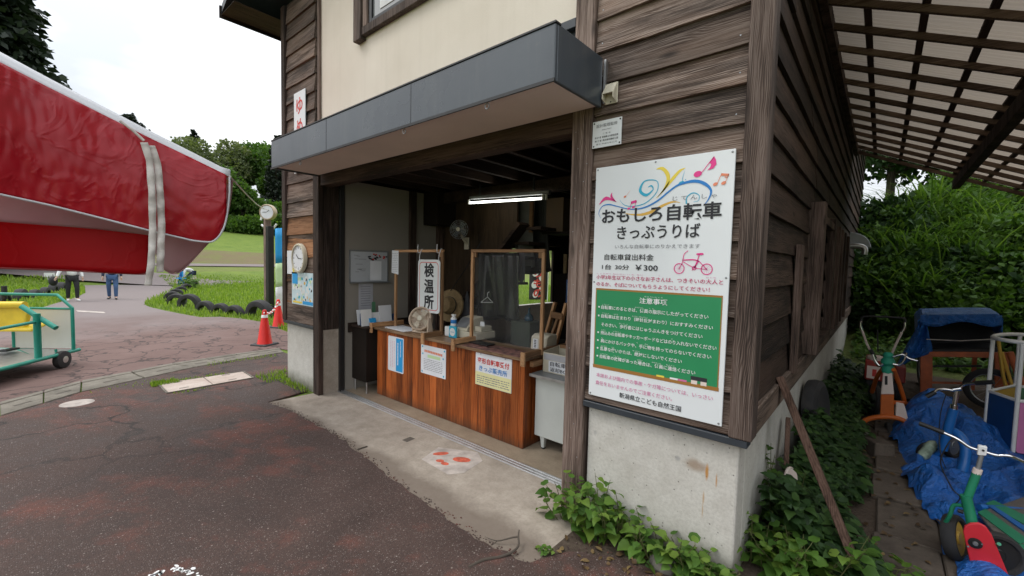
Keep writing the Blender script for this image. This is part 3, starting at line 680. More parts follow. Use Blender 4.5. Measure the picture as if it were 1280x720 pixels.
# ================================================================== BUILDING
B = thing('timber_building', 'two storey timber boarded building with beige plaster upper wall on a concrete base', 'building', (0,0,0))
XL = -6.02; YE = 13.4; ZT = 5.3; LZ = .81
mb = MB(); mb.box(-.965,0,0,.16,-.3,LZ); mb.box(-.16,0,.16,YE,-.3,LZ); mb.box(XL,-5.1,0,.16,-.3,LZ+.045); mb.box(XL,XL+.16,.16,YE,-.3,LZ); mb.box(XL+.16,-.16,YE-.16,YE,-.3,LZ)
mb.build('concrete_base', M['conc'], B, bevel=.012, seg=2)
mb = MB(); mb.box(-.985,.045,-.045,.05,LZ+.001,LZ+.042); mb.box(XL-.03,-5.085,-.045,.05,LZ+.046,LZ+.087); mb.box(-.02,.02,.05,YE,LZ+.001,LZ+.03); mb.build('base_flashing', M['flash'], B, bevel=.003)
def siding(x0, x1, edges, axis='x', t=.025, back=.045, ztop=None, off=0., split=True):
    """lapped boards; edges = heights of the lower edges, ascending; outer face on plane y=0 (axis x) or x=0 (axis y)"""
    m = MB()
    for i, z in enumerate(edges):
        z1 = (edges[i+1] if i+1 < len(edges) else ztop)+.02
        cuts = [x0, x1]
        if split and x1-x0 > 3.5:
            c = x0+(x1-x0)*random.uniform(.2,.8); cuts = [x0, c-.001, c+.001, x1]; 
            if x1-x0 > 6: c2 = x0+(x1-x0)*random.uniform(.05,.15); cuts = [x0, c2-.001, c2+.001]+cuts[1:]
        for k in range(0, len(cuts), 2):
            a, b = cuts[k], cuts[k+1]; n = max(3, int((b-a)/.16)); rv = random.random(); ph = random.random()*9
            sec = []
            for j in range(n+1):
                x = a+(b-a)*j/n; wv = .0016*math.sin(x*5+ph)+.0012*math.sin(x*17+ph*2)+random.uniform(-.0012,.0012); wo = .0025*math.sin(x*3.1+ph*1.7)
                o1 = -t-.006+wo+off; o2 = -.004+wo*.4+off
                if axis == 'x': sec.append([(x,o1,z+wv),(x,back,z+wv),(x,back,z1),(x,o2,z1)])
                else: sec.append([(-o1,x,z+wv),(-back,x,z+wv),(-back,x,z1),(-o2,x,z1)])
            bi = len(m.v)
            for s_ in sec: m.v += s_
            fl = (axis == 'y')
            for j in range(n):
                for q in range(4):
                    p = (q+1) % 4; f = (bi+j*4+q, bi+j*4+p, bi+(j+1)*4+p, bi+(j+1)*4+q)
                    m._f(f if fl else f[::-1], rv)
            m._f([bi+q for q in (0,1,2,3)], rv); m._f([bi+n*4+q for q in (3,2,1,0)], rv)
    return m
eR = [.86]+[2.58-.212*k for k in range(7, -1, -1)]+[2.79,2.995,3.21]+[3.42+.21*k for k in range(9)]
siding(-.985,-.05,eR,ztop=5.3).build('front_siding', M['board'], B, bevel=.002)
eL = [.90,1.16,1.455,1.81,2.12,2.365,2.57,2.83,3.06,3.28]+[3.5+.22*k for k in range(8)]
siding(XL+.06,-5.09,eL[:1]+eL[5:],ztop=5.3).build('left_siding', M['board'], B, bevel=.002)
siding(XL+.06,-5.09,eL[1:5],ztop=eL[5]-.022).build('brown_siding', M['board_red'], B, bevel=.002)
eS = [1.005+.225*k for k in range(19)]
def clip_siding():
    ms = MB()
    for (a, b, lo, hi) in ((.08,2.46,0,9),(2.46,3.85,6,9),(3.85,YE,0,9)):
        ed = [e for i, e in enumerate(eS) if lo <= i < hi]; s = siding(a, b, ed, 'y', ztop=eS[9]-.022 if hi == 9 else 5.3, split=False)
        o = len(ms.v); ms.v += s.v; ms.f += [tuple(i+o for i in f) for f in s.f]; ms.r += s.r; ms.m += s.m; ms.s += s.s
    s = siding(.08, YE, eS[9:], 'y', ztop=5.3); o = len(ms.v); ms.v += s.v; ms.f += [tuple(i+o for i in f) for f in s.f]; ms.r += s.r; ms.m += s.m; ms.s += s.s
    return ms
clip_siding().build('side_siding', M['board_y'], B, bevel=.002)
mb = MB(); mb.box(-.03,.055,.08,YE,LZ+.031,1.0); mb.build('base_beam', wood('side_sill_wood','y',(.04,.03,.025),(.12,.085,.065),(.22,.17,.14)), B, bevel=.006)
mb = MB(); mb.box(-.052,.066,-.05,.078,LZ+.043,5.3); mb.build('corner_post', M['post'], B, bevel=.008, seg=2)
mb = MB(); mb.box(XL-.045,XL+.07,-.05,.08,LZ+.088,5.3); mb.build('corner_post', M['post_dark'], B, bevel=.006)
mb = MB(); mb.box(-1.145,-.988,-.045,.115,.0,5.3); mb.build('door_post', M['post'], B, bevel=.008, seg=2)
mb = MB(); mb.box(-5.10,-4.945,-.045,.02,.0,3.2); mb.box(-5.09,-4.955,.02,.24,.86,3.2); mb.build('door_post', M['post_dark'], B, bevel=.006)
mb = MB(); mb.box(-5.06,-4.96,.02,.235,.0,.859); mb.build('post_base', M['slab'], B)
mb = MB(); mb.box(-5.005,-4.945,-.03,.05,3.2,5.3); mb.build('trim_post', M['post'], B, bevel=.005)
mb = MB(); mb.box(-5.005,-.99,.0,.14,3.5,5.3); mb.build('plaster_wall', M['plaster'], B)
mb = MB(); mb.box(-4.94,-1.147,-.04,.01,3.435,3.498); mb.box(-4.94,-1.147,.01,.10,3.13,3.434); mb.build('wall_flashing', M['flash'], B, bevel=.003)
# upstairs window
wn = MB()
wn.box(-4.05,-3.90,-.075,-.001,4.20,5.3); wn.box(-3.899,-2.3,-.06,-.001,4.235,4.325); wn.box(-3.899,-3.80,-.05,-.001,4.326,5.3)
wo_ = wn.build('window', M['post'], B, bevel=.006)
mb = MB(); mb.box(-3.799,-3.74,-.035,-.001,4.327,5.3); mb.box(-3.739,-2.3,-.035,-.001,4.327,4.375); mb.box(-3.02,-2.96,-.036,-.002,4.376,5.3); mb.build('sash', M['blacksteel'], wo_, bevel=.003)
mb = MB(); mb.box(-3.738,-2.3,-.015,-.003,4.376,5.3); mb.build('pane', M['pane'], wo_)
mb = MB(); mb.box(-3.60,-3.1,-.022,-.016,4.43,5.2); mb.build('blind', M['whitecloth'], wo_)
# canopy over the opening
mb = MB(); mb.box(-4.94,-.912,-.60,-.575,2.83,3.145); mb.box(-4.94,-4.915,-.575,-.06,2.83,3.15); mb.box(-.937,-.912,-.575,-.06,2.83,3.15); mb.box(-4.915,-.937,-.575,-.055,3.12,3.14)
cn_ = mb.build('canopy', M['canopy'], B, bevel=.006, seg=2)
mb = MB(); mb.box(-4.915,-.937,-.574,-.05,2.85,2.875); mb.build('soffit', M['soffit'], cn_)
mb = MB(); mb.box(-4.945,-.907,-.608,-.601,2.822,2.842); mb.box(-4.945,-.907,-.606,-.55,3.1455,3.156); mb.build('edge_trim', M['black'], cn_)
mb = MB(); mb.box(-.911,-.895,-.05,-.02,2.86,3.14); mb.build('side_trim', M['alu'], cn_)
for x in (-4.2,-2.35,-1.45):
    mb = MB(); mb.tube([V(x,-.585,2.82)+V(math.cos(a)*.018,0,math.sin(a)*.018-.015) for a in np.linspace(0,2*math.pi,12,endpoint=False)], .0035, 6, True); mb.build('ring_hook', M['greymetal'], cn_)
# header and ceiling
mb = MB(); mb.box(-4.945,-1.147,-.02,.13,2.72,3.12); mb.build('header_beam', M['beam_dark'], B, bevel=.006)
mb = MB(); mb.box(-4.94,-1.14,.16,.28,2.86,2.93); mb.build('door_track', M['blacksteel'], B, bevel=.004)
mb = MB(); mb.box(-5.03,-4.985,.235,.30,0,2.86); mb.box(-4.97,-4.925,.235,.30,0,2.86); mb.build('door_jamb', M['blacksteel'], B, bevel=.003)
mb = MB()
for y in (.225,.262,.30): mb.box(-4.95,-1.0,y-.006,y+.006,.004,.016)
mb.box(-4.95,-1.0,.21,.315,.002,.009); mb.build('door_rail', M['alu'], B)
mb = MB(); mb.box(XL+.16,-.16,.14,YE-.16,2.98,3.02); mb.build('ceiling', M['intwood'], B)
mb = MB()
for i in range(11):
    x = -4.75+i*.42; mb.box(x-.03,x+.03,.30,8.0,2.86,2.978)
for y in (1.75, 4.6): mb.box(-5.9,-.2,y,y+.12,2.70,2.855)
mb.build('joist', M['beam_dark_y'], B, bevel=.004)
mb = MB(); mb.box(XL+.16,-.16,.28,YE-.16,-.03,.001); mb.build('floor', M['floor'], B)
# inner walls
mb = MB(); mb.box(-5.04,-4.95,.32,1.93,0.0,2.85); mb.build('partition', M['wallgrey'], B)
mb = MB(); mb.box(-4.949,-4.905,1.34,1.46,0,2.85); mb.box(-4.949,-4.90,1.87,1.99,0,2.85); mb.build('partition_post', M['post_dark'], B, bevel=.004)
mb = MB(); mb.box(-4.949,-4.93,.36,1.34,.80,.90); mb.box(-4.949,-4.925,.36,1.34,.9,.93); mb.build('dado_rail', M['beam_dark_y'], B)
mb = MB(); mb.box(-5.0,-4.62,1.62,2.02,2.36,2.86); mb.build('boxed_beam', M['intwood'], B, bevel=.005)
mb = MB(); mb.prism([(-5.0,2.0,.0),(-4.75,2.0,.0),(-4.75,2.0,.9),(-3.35,2.0,2.3),(-3.35,2.0,2.86),(-5.0,2.0,2.86)], (0,.03,0)); mb.build('stair_panel', M['ply'], B)
mb = MB(); mb.bar((-4.72,1.97,.80),(-3.2,1.97,2.34),.05,.22,(0,1,0))
for i in range(8): mb.box(-4.62+i*.2,-4.36+i*.2,2.04,2.8,.86+i*.2,.90+i*.2)
mb.build('stair', M['beam_dark'], B)
# outer inner linings (dark) with an opening to the lawn on the far side
mb = MB(); x0, x1 = XL+.001, XL+.06
for (a, b, z0, z1) in ((.16,4.55,.81,3.0),(4.55,6.6,2.15,3.0),(6.6,YE-.16,.81,3.0)): mb.box(x0,x1,a,b,z0,z1)
mb.box(-.14,-.05,.16,YE-.16,LZ,3.0); mb.box(x1,-.14,YE-.2,YE-.1,.81,3.0); mb.box(x1,-.14,8.0,8.05,0,3.0); mb.box(-.985,-.14,.05,.12,LZ,3.0); mb.build('wall_lining', M['intwood'], B)
# roof with overhang
mb = MB()
ex = -6.62
mb.prism([(ex,-.62,5.14),(ex,-.62,5.24),(-3,-.62,7.1),(.7,-.62,5.24),(.7,-.62,5.14),(-3,-.62,6.9)], (0,13.2,0)); rf = mb.build('roof', M['flash'], B)
mb = MB(); mb.box(ex,XL-.05,-.62,12.5,5.135,5.139); mb.box(ex,ex+.03,-.64,12.5,5.10,5.26); mb.build('eave', M['beam_dark_y'], rf)
mb = MB(); mb.prism([(XL,.12,5.3),(-.0,.12,5.3),(-3,.12,6.85)], (0,.05,0)); mb.build('gable', M['plaster'], rf)
# side window frames
def frame(name, mat, boxes, parent=B, bv=.005):
    m = MB()
    for b in boxes: m.box(*b)
    return m.build(name, mat, parent, bevel=bv)
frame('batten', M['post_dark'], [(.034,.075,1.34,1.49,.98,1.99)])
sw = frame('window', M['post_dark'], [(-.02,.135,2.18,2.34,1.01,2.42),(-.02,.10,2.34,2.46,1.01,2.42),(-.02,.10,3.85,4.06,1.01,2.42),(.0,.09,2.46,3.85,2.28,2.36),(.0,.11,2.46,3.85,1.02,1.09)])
mb = MB(); mb.box(-.02,.02,2.46,3.85,1.09,2.28); mb.build('pane', M['darkpane'], sw)
mb = MB()
mb.box(.0,.05,3.1,3.15,1.09,2.28); mb.build('sash', M['blacksteel'], sw)
for y in (4.7,5.3,5.9,6.8):
    frame('batten', M['post_dark'], [(.034,.10,y,y+.16,1.0,2.4)])
mb = MB(); mb.prism([V(.02,8.4,2.30)+V(.34*math.sin(a),0,.30*math.cos(a)-.02) for a in np.linspace(0,math.pi/2,8)]+[V(.02,8.4,2.28)], (0,.5,0))
mb.build('vent_hood', M['greymetal'], B, bevel=.004)
mb = MB(); mb.tube([(.05,7.2,2.25),(.22,7.2,2.25),(.30,7.2,2.20),(.30,7.2,2.1)],.045,10,sub=4); mb.build('vent_pipe', M['alu'], B)
# lean-to roof along the side wall
def rz(x): return 4.1-.46*x
LX = 4.0
lean = MB()
def sheetfn(u, v): x = .03+u*LX; y = .85+v*7.1; return (x, y, rz(x)+.072+.006*math.sin(y*2*math.pi/.075))
lean.grid(sheetfn, 6, 760); sh = lean.build('lean_to_roof', M['sheet'], B)
for i in range(15):
    y = .92+i*.50
    mb = MB(); mb.bar((.04,y,rz(.04)+.0),(LX,y,rz(LX)+.0),.040,.056,(0,0,1)); mb.build('rafter', M['rafter'], sh, bevel=.003)
for i in range(11):
    x = .34+i*.355
    mb = MB(); mb.box(x-.026,x+.026,.86,7.95,rz(x)+.032,rz(x)+.062); mb.build('purlin', M['purlin'], sh)
mb = MB(); mb.box(1.38,1.47,1.0,7.9,rz(1.42)-.21,rz(1.42)-.055); mb.build('beam', M['post_dark'], sh, bevel=.004)
mb = MB(); mb.box(3.75,3.87,.9,7.95,rz(3.8)-.2,rz(3.8)-.05); mb.build('beam', M['post_dark'], sh, bevel=.004)
for y in (1.0,4.4,7.8):
    mb = MB(); mb.box(3.75,3.87,y-.06,y+.06,0,rz(3.8)-.2); mb.build('post', M['post_dark'], sh, bevel=.004)
mb = MB(); mb.box(.03,.09,.85,7.95,rz(0)-.10,rz(0)+.10); mb.build('ledger', M['post_dark'], sh)

# nail heads in the boards and posts
rs = random.Random(4); mb = MB()
for z in eR[:-1]:
    for x in (-.93,-.10): mb.disc((x+rs.uniform(-.012,.012), z+.055+rs.uniform(-.008,.008)), .0045, .0045, V(0,0,0), V(1,0,0), V(0,0,1), V(0,-.0295,0), 0, 7)
for k in range(26): mb.disc((-1.066+rs.uniform(-.05,.05), .3+k*.115+rs.uniform(-.03,.03)), .0035, .0035, V(0,0,0), V(1,0,0), V(0,0,1), V(0,-.0462,0), 0, 7)
for z in eL[:-1]:
    for x in (XL+.13,-5.16): mb.disc((x, z+.06), .0045, .0045, V(0,0,0), V(1,0,0), V(0,0,1), V(0,-.0295,0), 0, 7)
mb.build('nail_heads', M['greymetal'], B)
# seams of the canopy cladding
mb = MB()
for x in (-3.6,-2.25): mb.box(x-.004,x+.004,-.6015,-.600,2.845,3.14)
mb.build('seam', M['flash'], cn_)
# ================================================================== SIGNS AND THINGS FIXED TO THE WALL
UX, UZ = V(1,0,0), V(0,0,1); NY = V(0,-1,0)
so_ = V(-.943,-.046,0)
S1 = thing('ticket_sign', 'large white bicycle ticket office sign with coloured ribbons and green chalkboard panel', 'sign', (-.515,-.04,.9))
mb = MB(); mb.box(-.943,-.087,-.046,-.033,.902,2.443); mb.build('panel', M['signwhite'], S1, bevel=.002)
mb = MB()
for (u, z) in ((.015,.917),(.84,.917),(.015,2.428),(.84,2.428),(.015,1.68),(.84,1.74),(.41,2.43)): mb.lathe(so_+V(u,0,z), NY, [(.006,0),(.006,.002),(.003,.003)], 10)
mb.build('screw', M['greymetal'], S1)
ns = NY*.0012
def ST(mb, pts, ws): mb.stroke(pts, ws, so_, UX, UZ, ns)
def layer(k): return NY*(.0008+.0004*k)
def deco(name, mat, fn, k=1):
    m = MB(); fn(m, layer(k)); m.build(name, mat, S1)
S = lambda m, n, pts, ws: m.stroke(pts, ws, so_, UX, UZ, n)
deco('gold_ribbon', M['gold_print'], lambda m, n: S(m, n, [(.57,2.173),(.526,2.18),(.47,2.164),(.405,2.132),(.338,2.116),(.266,2.12),(.211,2.135)], [.001,.010,.016,.020,.016,.008,.001]), 0)
def f(m, n):
    S(m, n, [(.415,2.386),(.453,2.385),(.487,2.346),(.489,2.298),(.459,2.245),(.423,2.212)], [.001,.020,.024,.020,.008,.001]); S(m, n, [(.591,2.372),(.557,2.357),(.52,2.318),(.482,2.272),(.427,2.212)], [.001,.016,.020,.012,.001])
deco('yellow_ribbon', M['yellow_print'], f, 1)
deco('teal_ribbon', M['cyan'], lambda m, n: (S(m, n, [(.369,2.282),(.39,2.288),(.4,2.263),(.358,2.234),(.318,2.266),(.346,2.321),(.423,2.313),(.425,2.249),(.36,2.188),(.282,2.171),(.218,2.182),(.179,2.219)], [.004,.010,.006,.018,.018,.008,.005,.005,.006,.006,.004,.001]),
    S(m, n, [(.605,2.163),(.607,2.201),(.64,2.223),(.674,2.207),(.672,2.177),(.646,2.171)], [.008,.006,.006,.004,.003,.002]), S(m, n, [(.551,2.274),(.568,2.286),(.585,2.296)], [.006,.022,.004]), S(m, n, [(.577,2.295),(.578,2.32),(.587,2.353)], [.002,.003,.001]), S(m, n, [(.592,2.304),(.597,2.304)], [.005,.005])), 2)
deco('blue_ribbon', M['blueprint'], lambda m, n: S(m, n, [(.048,2.109),(.032,2.141),(.055,2.184),(.104,2.194),(.172,2.176),(.256,2.154),(.344,2.157),(.428,2.191),(.507,2.249),(.561,2.279),(.644,2.290),(.704,2.268),(.738,2.228),(.729,2.184),(.702,2.145)], [.001,.003,.005,.009,.006,.006,.009,.011,.010,.012,.018,.018,.012,.007,.002]), 3)
def f(m, n):
    S(m, n, [(.033,2.199),(.083,2.236),(.161,2.207)], [.002,.024,.001]); S(m, n, [(.125,2.271),(.122,2.243),(.155,2.207)], [.001,.016,.002])
deco('pink_swoosh', M['magenta'], f, 4)
def f(m, n):
    m.disc((.662,2.328), .023, .017, so_, UX, UZ, n, .25); S(m, n, [(.683,2.333),(.715,2.375),(.747,2.415)], [.004,.004,.005]); m.poly([so_+UX*a+UZ*b+n for a, b in ((.747,2.415),(.757,2.395),(.760,2.370),(.745,2.350),(.712,2.342),(.728,2.358),(.733,2.375),(.722,2.383))])
deco('pink_note', M['magenta'], f, 4)
def f(m, n):
    m.disc((.246,2.158), .010, .007, so_, UX, UZ, n, .2); m.disc((.277,2.166), .010, .007, so_, UX, UZ, n, .2); S(m, n, [(.255,2.16),(.263,2.2)], [.003,.003]); S(m, n, [(.287,2.168),(.297,2.206)], [.003,.003]); S(m, n, [(.260,2.194),(.297,2.202)], [.016,.016])
deco('pink_note', M['magenta'], f, 4)
def f(m, n):
    m.disc((.760,2.261), .013, .009, so_, UX, UZ, n, .4); m.disc((.803,2.263), .013, .009, so_, UX, UZ, n, .4); S(m, n, [(.770,2.265),(.79,2.316)], [.003,.003]); S(m, n, [(.812,2.268),(.827,2.309)], [.003,.003]); S(m, n, [(.788,2.311),(.828,2.304)], [.014,.012]); S(m, n, [(.806,2.296),(.822,2.291)], [.005,.005])
deco('orange_note', M['orange_print'], f, 5)
def f(m, n):
    m.disc((.217,2.236), .009, .006, so_, UX, UZ, n, .4); S(m, n, [(.224,2.238),(.251,2.272)], [.002,.001])
deco('orange_note', M['orange_print'], f, 5)
deco('chalkboard', M['boardgreen'], lambda m, n: m.poly([so_+UX*a+UZ*b+n for a, b in ((.034,1.112),(.826,1.112),(.826,1.630),(.034,1.630))]), 1)
def f(m, n):
    for a, b, c, d in ((.028,.832,1.098,1.120),(.031,.829,1.6285,1.640),(.031,.037,1.120,1.6285),(.823,.829,1.120,1.6285)): m.poly([so_+UX*p+UZ*q+n for p, q in ((a,c),(b,c),(b,d),(a,d))])
deco('chalkboard_frame', M['boardframe'], f, 2)
rect = lambda a, b, c, d: (lambda m, n: m.poly([so_+UX*p+UZ*q+n for p, q in ((a,c),(b,c),(b,d),(a,d))]))
deco('chalk', M['yellow_print'], rect(.472,.520,1.117,1.128), 3)
deco('chalk', M['white'], rect(.555,.603,1.117,1.128), 3)
deco('chalk', M['pinkink'], rect(.604,.655,1.117,1.128), 3)
deco('eraser', M['ink'], rect(.677,.768,1.136,1.160), 3)
def f(m, n):
    for a, b in ((.680,.714),(.733,.766)): rect(a, b, 1.114, 1.136)(m, n)
deco('eraser_felt', M['soffit'], f, 3)
TS = so_-NY*0
def tx(name, mat, items): text_obj(name, mat, items, so_, UX, UZ, S1, .0034)
tx('title_lettering', M['ink'], [('おもしろ自転車',.057,.801,2.117,.098,.022),('きっぷうりば',.172,.691,2.007,.084,.014)])
tx('small_lettering', M['grey_ink'], [('いろんな自転車にのりかえできます',.161,.694,1.917,.026,.0),('じ て ん し ゃ',.525,.771,2.198,.026,.0)])
tx('price_lettering', M['ink'], [('自転車貸出料金',.087,.424,1.849,.040,.008),('1台',.071,.139,1.784,.034,.010),('30分',.166,.265,1.784,.034,.010),('￥300',.306,.453,1.784,.036,.018)])
tx('red_lettering', M['crimson'], [('小学3年生以下の小さなお子さんは、つきそいの大人と',.032,.827,1.715,.029,.010),('のるか、そばについてもらうようにしてください！',.034,.758,1.669,.027,.010)])
tx('ruby_lettering', M['pinkink'], [('しょうがく ねんせい い か  ちい',.035,.36,1.7385,.0075,0),('こ',.46,.468,1.7385,.008,0),('おとな',.735,.79,1.7385,.0075,0)])
bl = [('自転車にのるときは、係員の指示にしたがってください',.077,.759,1.514),('自転車は左まわり（時計反対まわり）におすすみください',.079,.786,1.455),('そのさい、歩行者にはじゅうぶんきをつけてください',.081,.732,1.398),('持込みの自転車やキッカーボードなどはのり入れないでください',.079,.810,1.342),('肩にかけるバックや、手に物を持ってのらないでください',.081,.785,1.288),('乱暴な使いかたは、絶対にしないでください',.080,.622,1.235),('自転車の故障があった場合は、係員に連絡ください',.079,.702,1.181)]
tx('chalk_lettering', M['white'], [('注意事項',.343,.521,1.578,.037,.014)]+[(s,a,b,z,.026,.012) for s,a,b,z in bl]+[('●',.054,.066,z,.012,0) for i,(s,a,b,z) in enumerate(bl) if i != 2]
   +[('ちゅういじこう',.375,.49,1.604,.0075,0),('じてんしゃ',.085,.135,1.5325,.0075,0),('かかりいん',.315,.37,1.5325,.0075,0),('し じ',.41,.44,1.5325,.0075,0),('じてんしゃ',.085,.135,1.474,.0075,0),('ひだり',.17,.2,1.474,.0075,0),('とけい はんたい',.30,.40,1.474,.0075,0),('ほこうしゃ',.21,.27,1.417,.0075,0),('もちこ',.085,.115,1.361,.0075,0),('じてんしゃ',.17,.225,1.361,.0075,0),('い',.555,.563,1.361,.008,0),('かた',.085,.1,1.307,.0075,0),('て',.335,.343,1.307,.008,0),('もの',.39,.41,1.307,.0075,0),('らんぼう',.085,.125,1.254,.0075,0),('つか',.16,.18,1.254,.0075,0),('ぜったい',.31,.36,1.254,.0075,0),('じてんしゃ',.085,.135,1.2,.0075,0),('こしょう',.18,.22,1.2,.0075,0),('ばあい',.345,.38,1.2,.0075,0),('かかりいん',.44,.50,1.2,.0075,0),('れんらく',.53,.58,1.2,.0075,0)])
tx('pink_lettering', M['pinkink'], [('本誌および園内での事故・ケガ等については、いっさい',.058,.804,1.052,.028,.002),('責任をおいませんのでご注意ください。',.054,.575,.999,.028,.002)])
tx('owner_lettering', M['ink'], [('新潟県立こども自然王国',.231,.630,.949,.035,.010)])
# folding bicycle drawing
def f(m, n):
    def ring(c, r, w):
        m.stroke([(c[0]+r*math.cos(a), c[1]+r*math.sin(a)) for a in np.linspace(0,2*math.pi,17)], [w]*17, so_, UX, UZ, n)
    ring((.581,1.785),.029,.005); ring((.736,1.785),.030,.005); ring((.667,1.790),.010,.005)
    for c in ((.581,1.785),(.736,1.785)):
        for a in np.linspace(0,math.pi,6,endpoint=False): S(m, n, [(c[0]-.026*math.cos(a),c[1]-.026*math.sin(a)),(c[0]+.026*math.cos(a),c[1]+.026*math.sin(a))], [.0007]*2)
    S(m, n, [(.581,1.785),(.598,1.822),(.606,1.868),(.628,1.890)], [.004]*4)
    S(m, n, [(.598,1.835),(.66,1.838),(.690,1.830)], [.007]*3); S(m, n, [(.690,1.830),(.667,1.790)], [.005]*2); S(m, n, [(.602,1.826),(.667,1.792),(.736,1.785)], [.004]*3)
    S(m, n, [(.667,1.79),(.682,1.83),(.692,1.868)], [.005]*3); S(m, n, [(.676,1.870),(.700,1.871),(.715,1.872)], [.009,.013,.008]); S(m, n, [(.690,1.832),(.736,1.785)], [.004]*2); S(m, n, [(.655,1.776),(.678,1.804)], [.004]*2)
deco('bicycle_drawing', M['magenta'], f, 4)
# small notice plate and sensor box beside the canopy
P_ = thing('notice_plate', 'small white metal notice plate screwed to the boards above the large sign', 'notice plate', (-.88,-.04,2.58))
mb = MB(); mb.box(-.983,-.772,-.040,-.034,2.578,2.752); mb.build('plate', M['signwhite'], P_)
mb = MB()
for u in (-.972,-.783):
    for z in (2.59,2.74): mb.lathe((u,-.04,z), NY, [(.006,0),(.005,.002)], 8)
mb.build('screw', M['black'], P_)
text_obj('plate_lettering', M['grey_ink'], [('設計監理監修',.028,.182,.142,.022,.006),('建築設計事務所',.07,.14,.113,.008,0),('工 事 者',.075,.135,.088,.010,0)], V(-.983,-.040,2.578), UX, UZ, P_)
text_obj('plate_lettering', M['ink'], [('設 計 者  新潟県土木部営繕課',.02,.19,.066,.013,.01),('施 工 者  株式会社建設工業',.02,.19,.044,.013,.01),('竣工 平成七年三月',.03,.18,.022,.010,0)], V(-.983,-.040,2.578), UX, UZ, P_)
H = thing('vent_cap', 'small cream plastic pipe cover on the boards beside the canopy end', 'pipe cover', (-.86,-.03,2.86))
mb = MB(); x0, x1, z0, z1 = -.905,-.812,2.852,2.985
mb.box(x0,x1,-.034,-.028,z0,z1); mb.prism([(x0+.006,-.034,z1-.004),(x0+.006,-.085,z0+.055),(x0+.006,-.085,z0+.02),(x0+.006,-.034,z0+.004)], (.006,0,0)); mb.prism([(x1-.012,-.034,z1-.004),(x1-.012,-.085,z0+.055),(x1-.012,-.085,z0+.02),(x1-.012,-.034,z0+.004)], (.006,0,0)); mb.prism([(x0+.012,-.034,z1-.004),(x0+.012,-.085,z0+.055),(x0+.012,-.080,z0+.052),(x0+.012,-.034,z1-.012)], (x1-x0-.024,0,0))
mb.build('shell', M['cream'], H, bevel=.003)
mb = MB(); mb.lathe((-.86,-.034,z0+.012), NY, [(.005,0),(.004,.002)], 8); mb.build('screw', M['black'], H)
# left panel: hanging sign, clock, two posters
Y0 = -.036
HS = thing('name_sign', 'narrow white vertical sign with red hiragana above the left end of the canopy', 'sign', (-5.47,Y0,3.5))
mb = MB(); mb.box(-5.645,-5.305,Y0-.012,Y0,2.95,4.02); mb.build('panel', M['signwhite'], HS, bevel=.003)
text_obj('red_lettering', M['red_ink'], [('ゆ',.08,.27,.88,.22,.02),('め',.08,.27,.60,.22,.02)], V(-5.645,Y0-.012,2.95), UX, UZ, HS)
CK = thing('wall_clock', 'round cream wall clock hung on the brown boards above the map poster', 'clock', (-5.47,-.05,1.80))
cc = V(-5.475,-.036,1.795); r = .20
mb = MB(); mb.lathe(cc, NY, [(r,0),(r,.035),(r*.97,.048),(r*.88,.050),(r*.87,.032),(0,.032)], 40); mb.build('case', M['cream'], CK)
mb = MB(); mb.lathe(cc+NY*.0325, NY, [(r*.86,0),(r*.86,.001),(0,.001)], 40); mb.build('face', M['paper'], CK)
mb = MB()
for k in range(12):
    a = k*math.pi/6; mb.obox(cc+NY*.0345+V(math.sin(a)*r*.72,0,math.cos(a)*r*.72), V(math.cos(a),0,-math.sin(a))*.004, NY*.0008, V(math.sin(a),0,math.cos(a))*(.017 if k % 3 == 0 else .010))
mb.build('hour_marks', M['ink'], CK)
for (a, ln, wd) in ((R_(95),.11,.004),(R_(-52),.08,.006)):
    mb = MB(); d = V(math.sin(a),0,math.cos(a)); mb.obox(cc+NY*.037+d*ln*.45, V(math.cos(a),0,-math.sin(a))*wd, NY*.0008, d*ln*.55); mb.build('hand', M['ink'], CK)
PA = thing('paper_notice', 'white paper with a yellow drawing pinned behind the wall clock', 'paper', (-5.75,-.036,1.75))
mb = MB(); mb.box(-5.92,-5.60,-.036,-.033,1.57,1.90); mb.build('sheet', M['paper'], PA)
mb = MB(); mb.disc((-5.70,1.655),.045,.06,V(0,0,0),UX,UZ,V(0,-.037,0)); mb.build('yellow_drawing', M['yellow_print'], PA)
MP = thing('map_poster', 'light blue illustrated park map poster below the wall clock', 'poster', (-5.42,-.036,1.2))
x0, x1, z0, z1 = -5.765,-5.10,1.155,1.60
mb = MB(); mb.box(x0,x1,-.036,-.033,z0,z1); mb.build('sheet', plain('map_paper',(.60,.73,.78),.5,0,.10,9,0), MP)
def pk(n, mat, col, seed, rr):
    rs = random.Random(seed); m = MB()
    for _ in range(n):
        m.disc((rs.uniform(x0+.05,x1-.05), rs.uniform(z0+.06,z1-.06)), rs.uniform(*rr), rs.uniform(*rr), V(0,0,0), UX, UZ, V(0,-.0365-.0002*seed,0), rs.random()*3, 9)
    m.build(n and col, mat, MP)
pk(22, M['white'], 'pale_shapes', 1, (.02,.05)); pk(12, M['cyan'], 'blue_drawings', 2, (.012,.03)); pk(9, M['ink'], 'dark_drawings', 3, (.008,.02)); pk(8, M['palegreen'], 'green_drawings', 4, (.012,.03)); pk(6, M['gold_print'], 'yellow_drawings', 5, (.01,.025))
mb = MB(); mb.box(x0+.02,x0+.19,-.039,-.0375,z1-.16,z1-.02); mb.box(x0+.35,x1-.02,-.039,-.0375,z0+.015,z0+.06); mb.build('blue_title', M['skyblue'], MP)
mb = MB(); mb.box(x0+.04,x0+.32,-.039,-.0375,z0+.02,z0+.045); mb.build('yellow_caption', M['yellow_print'], MP)
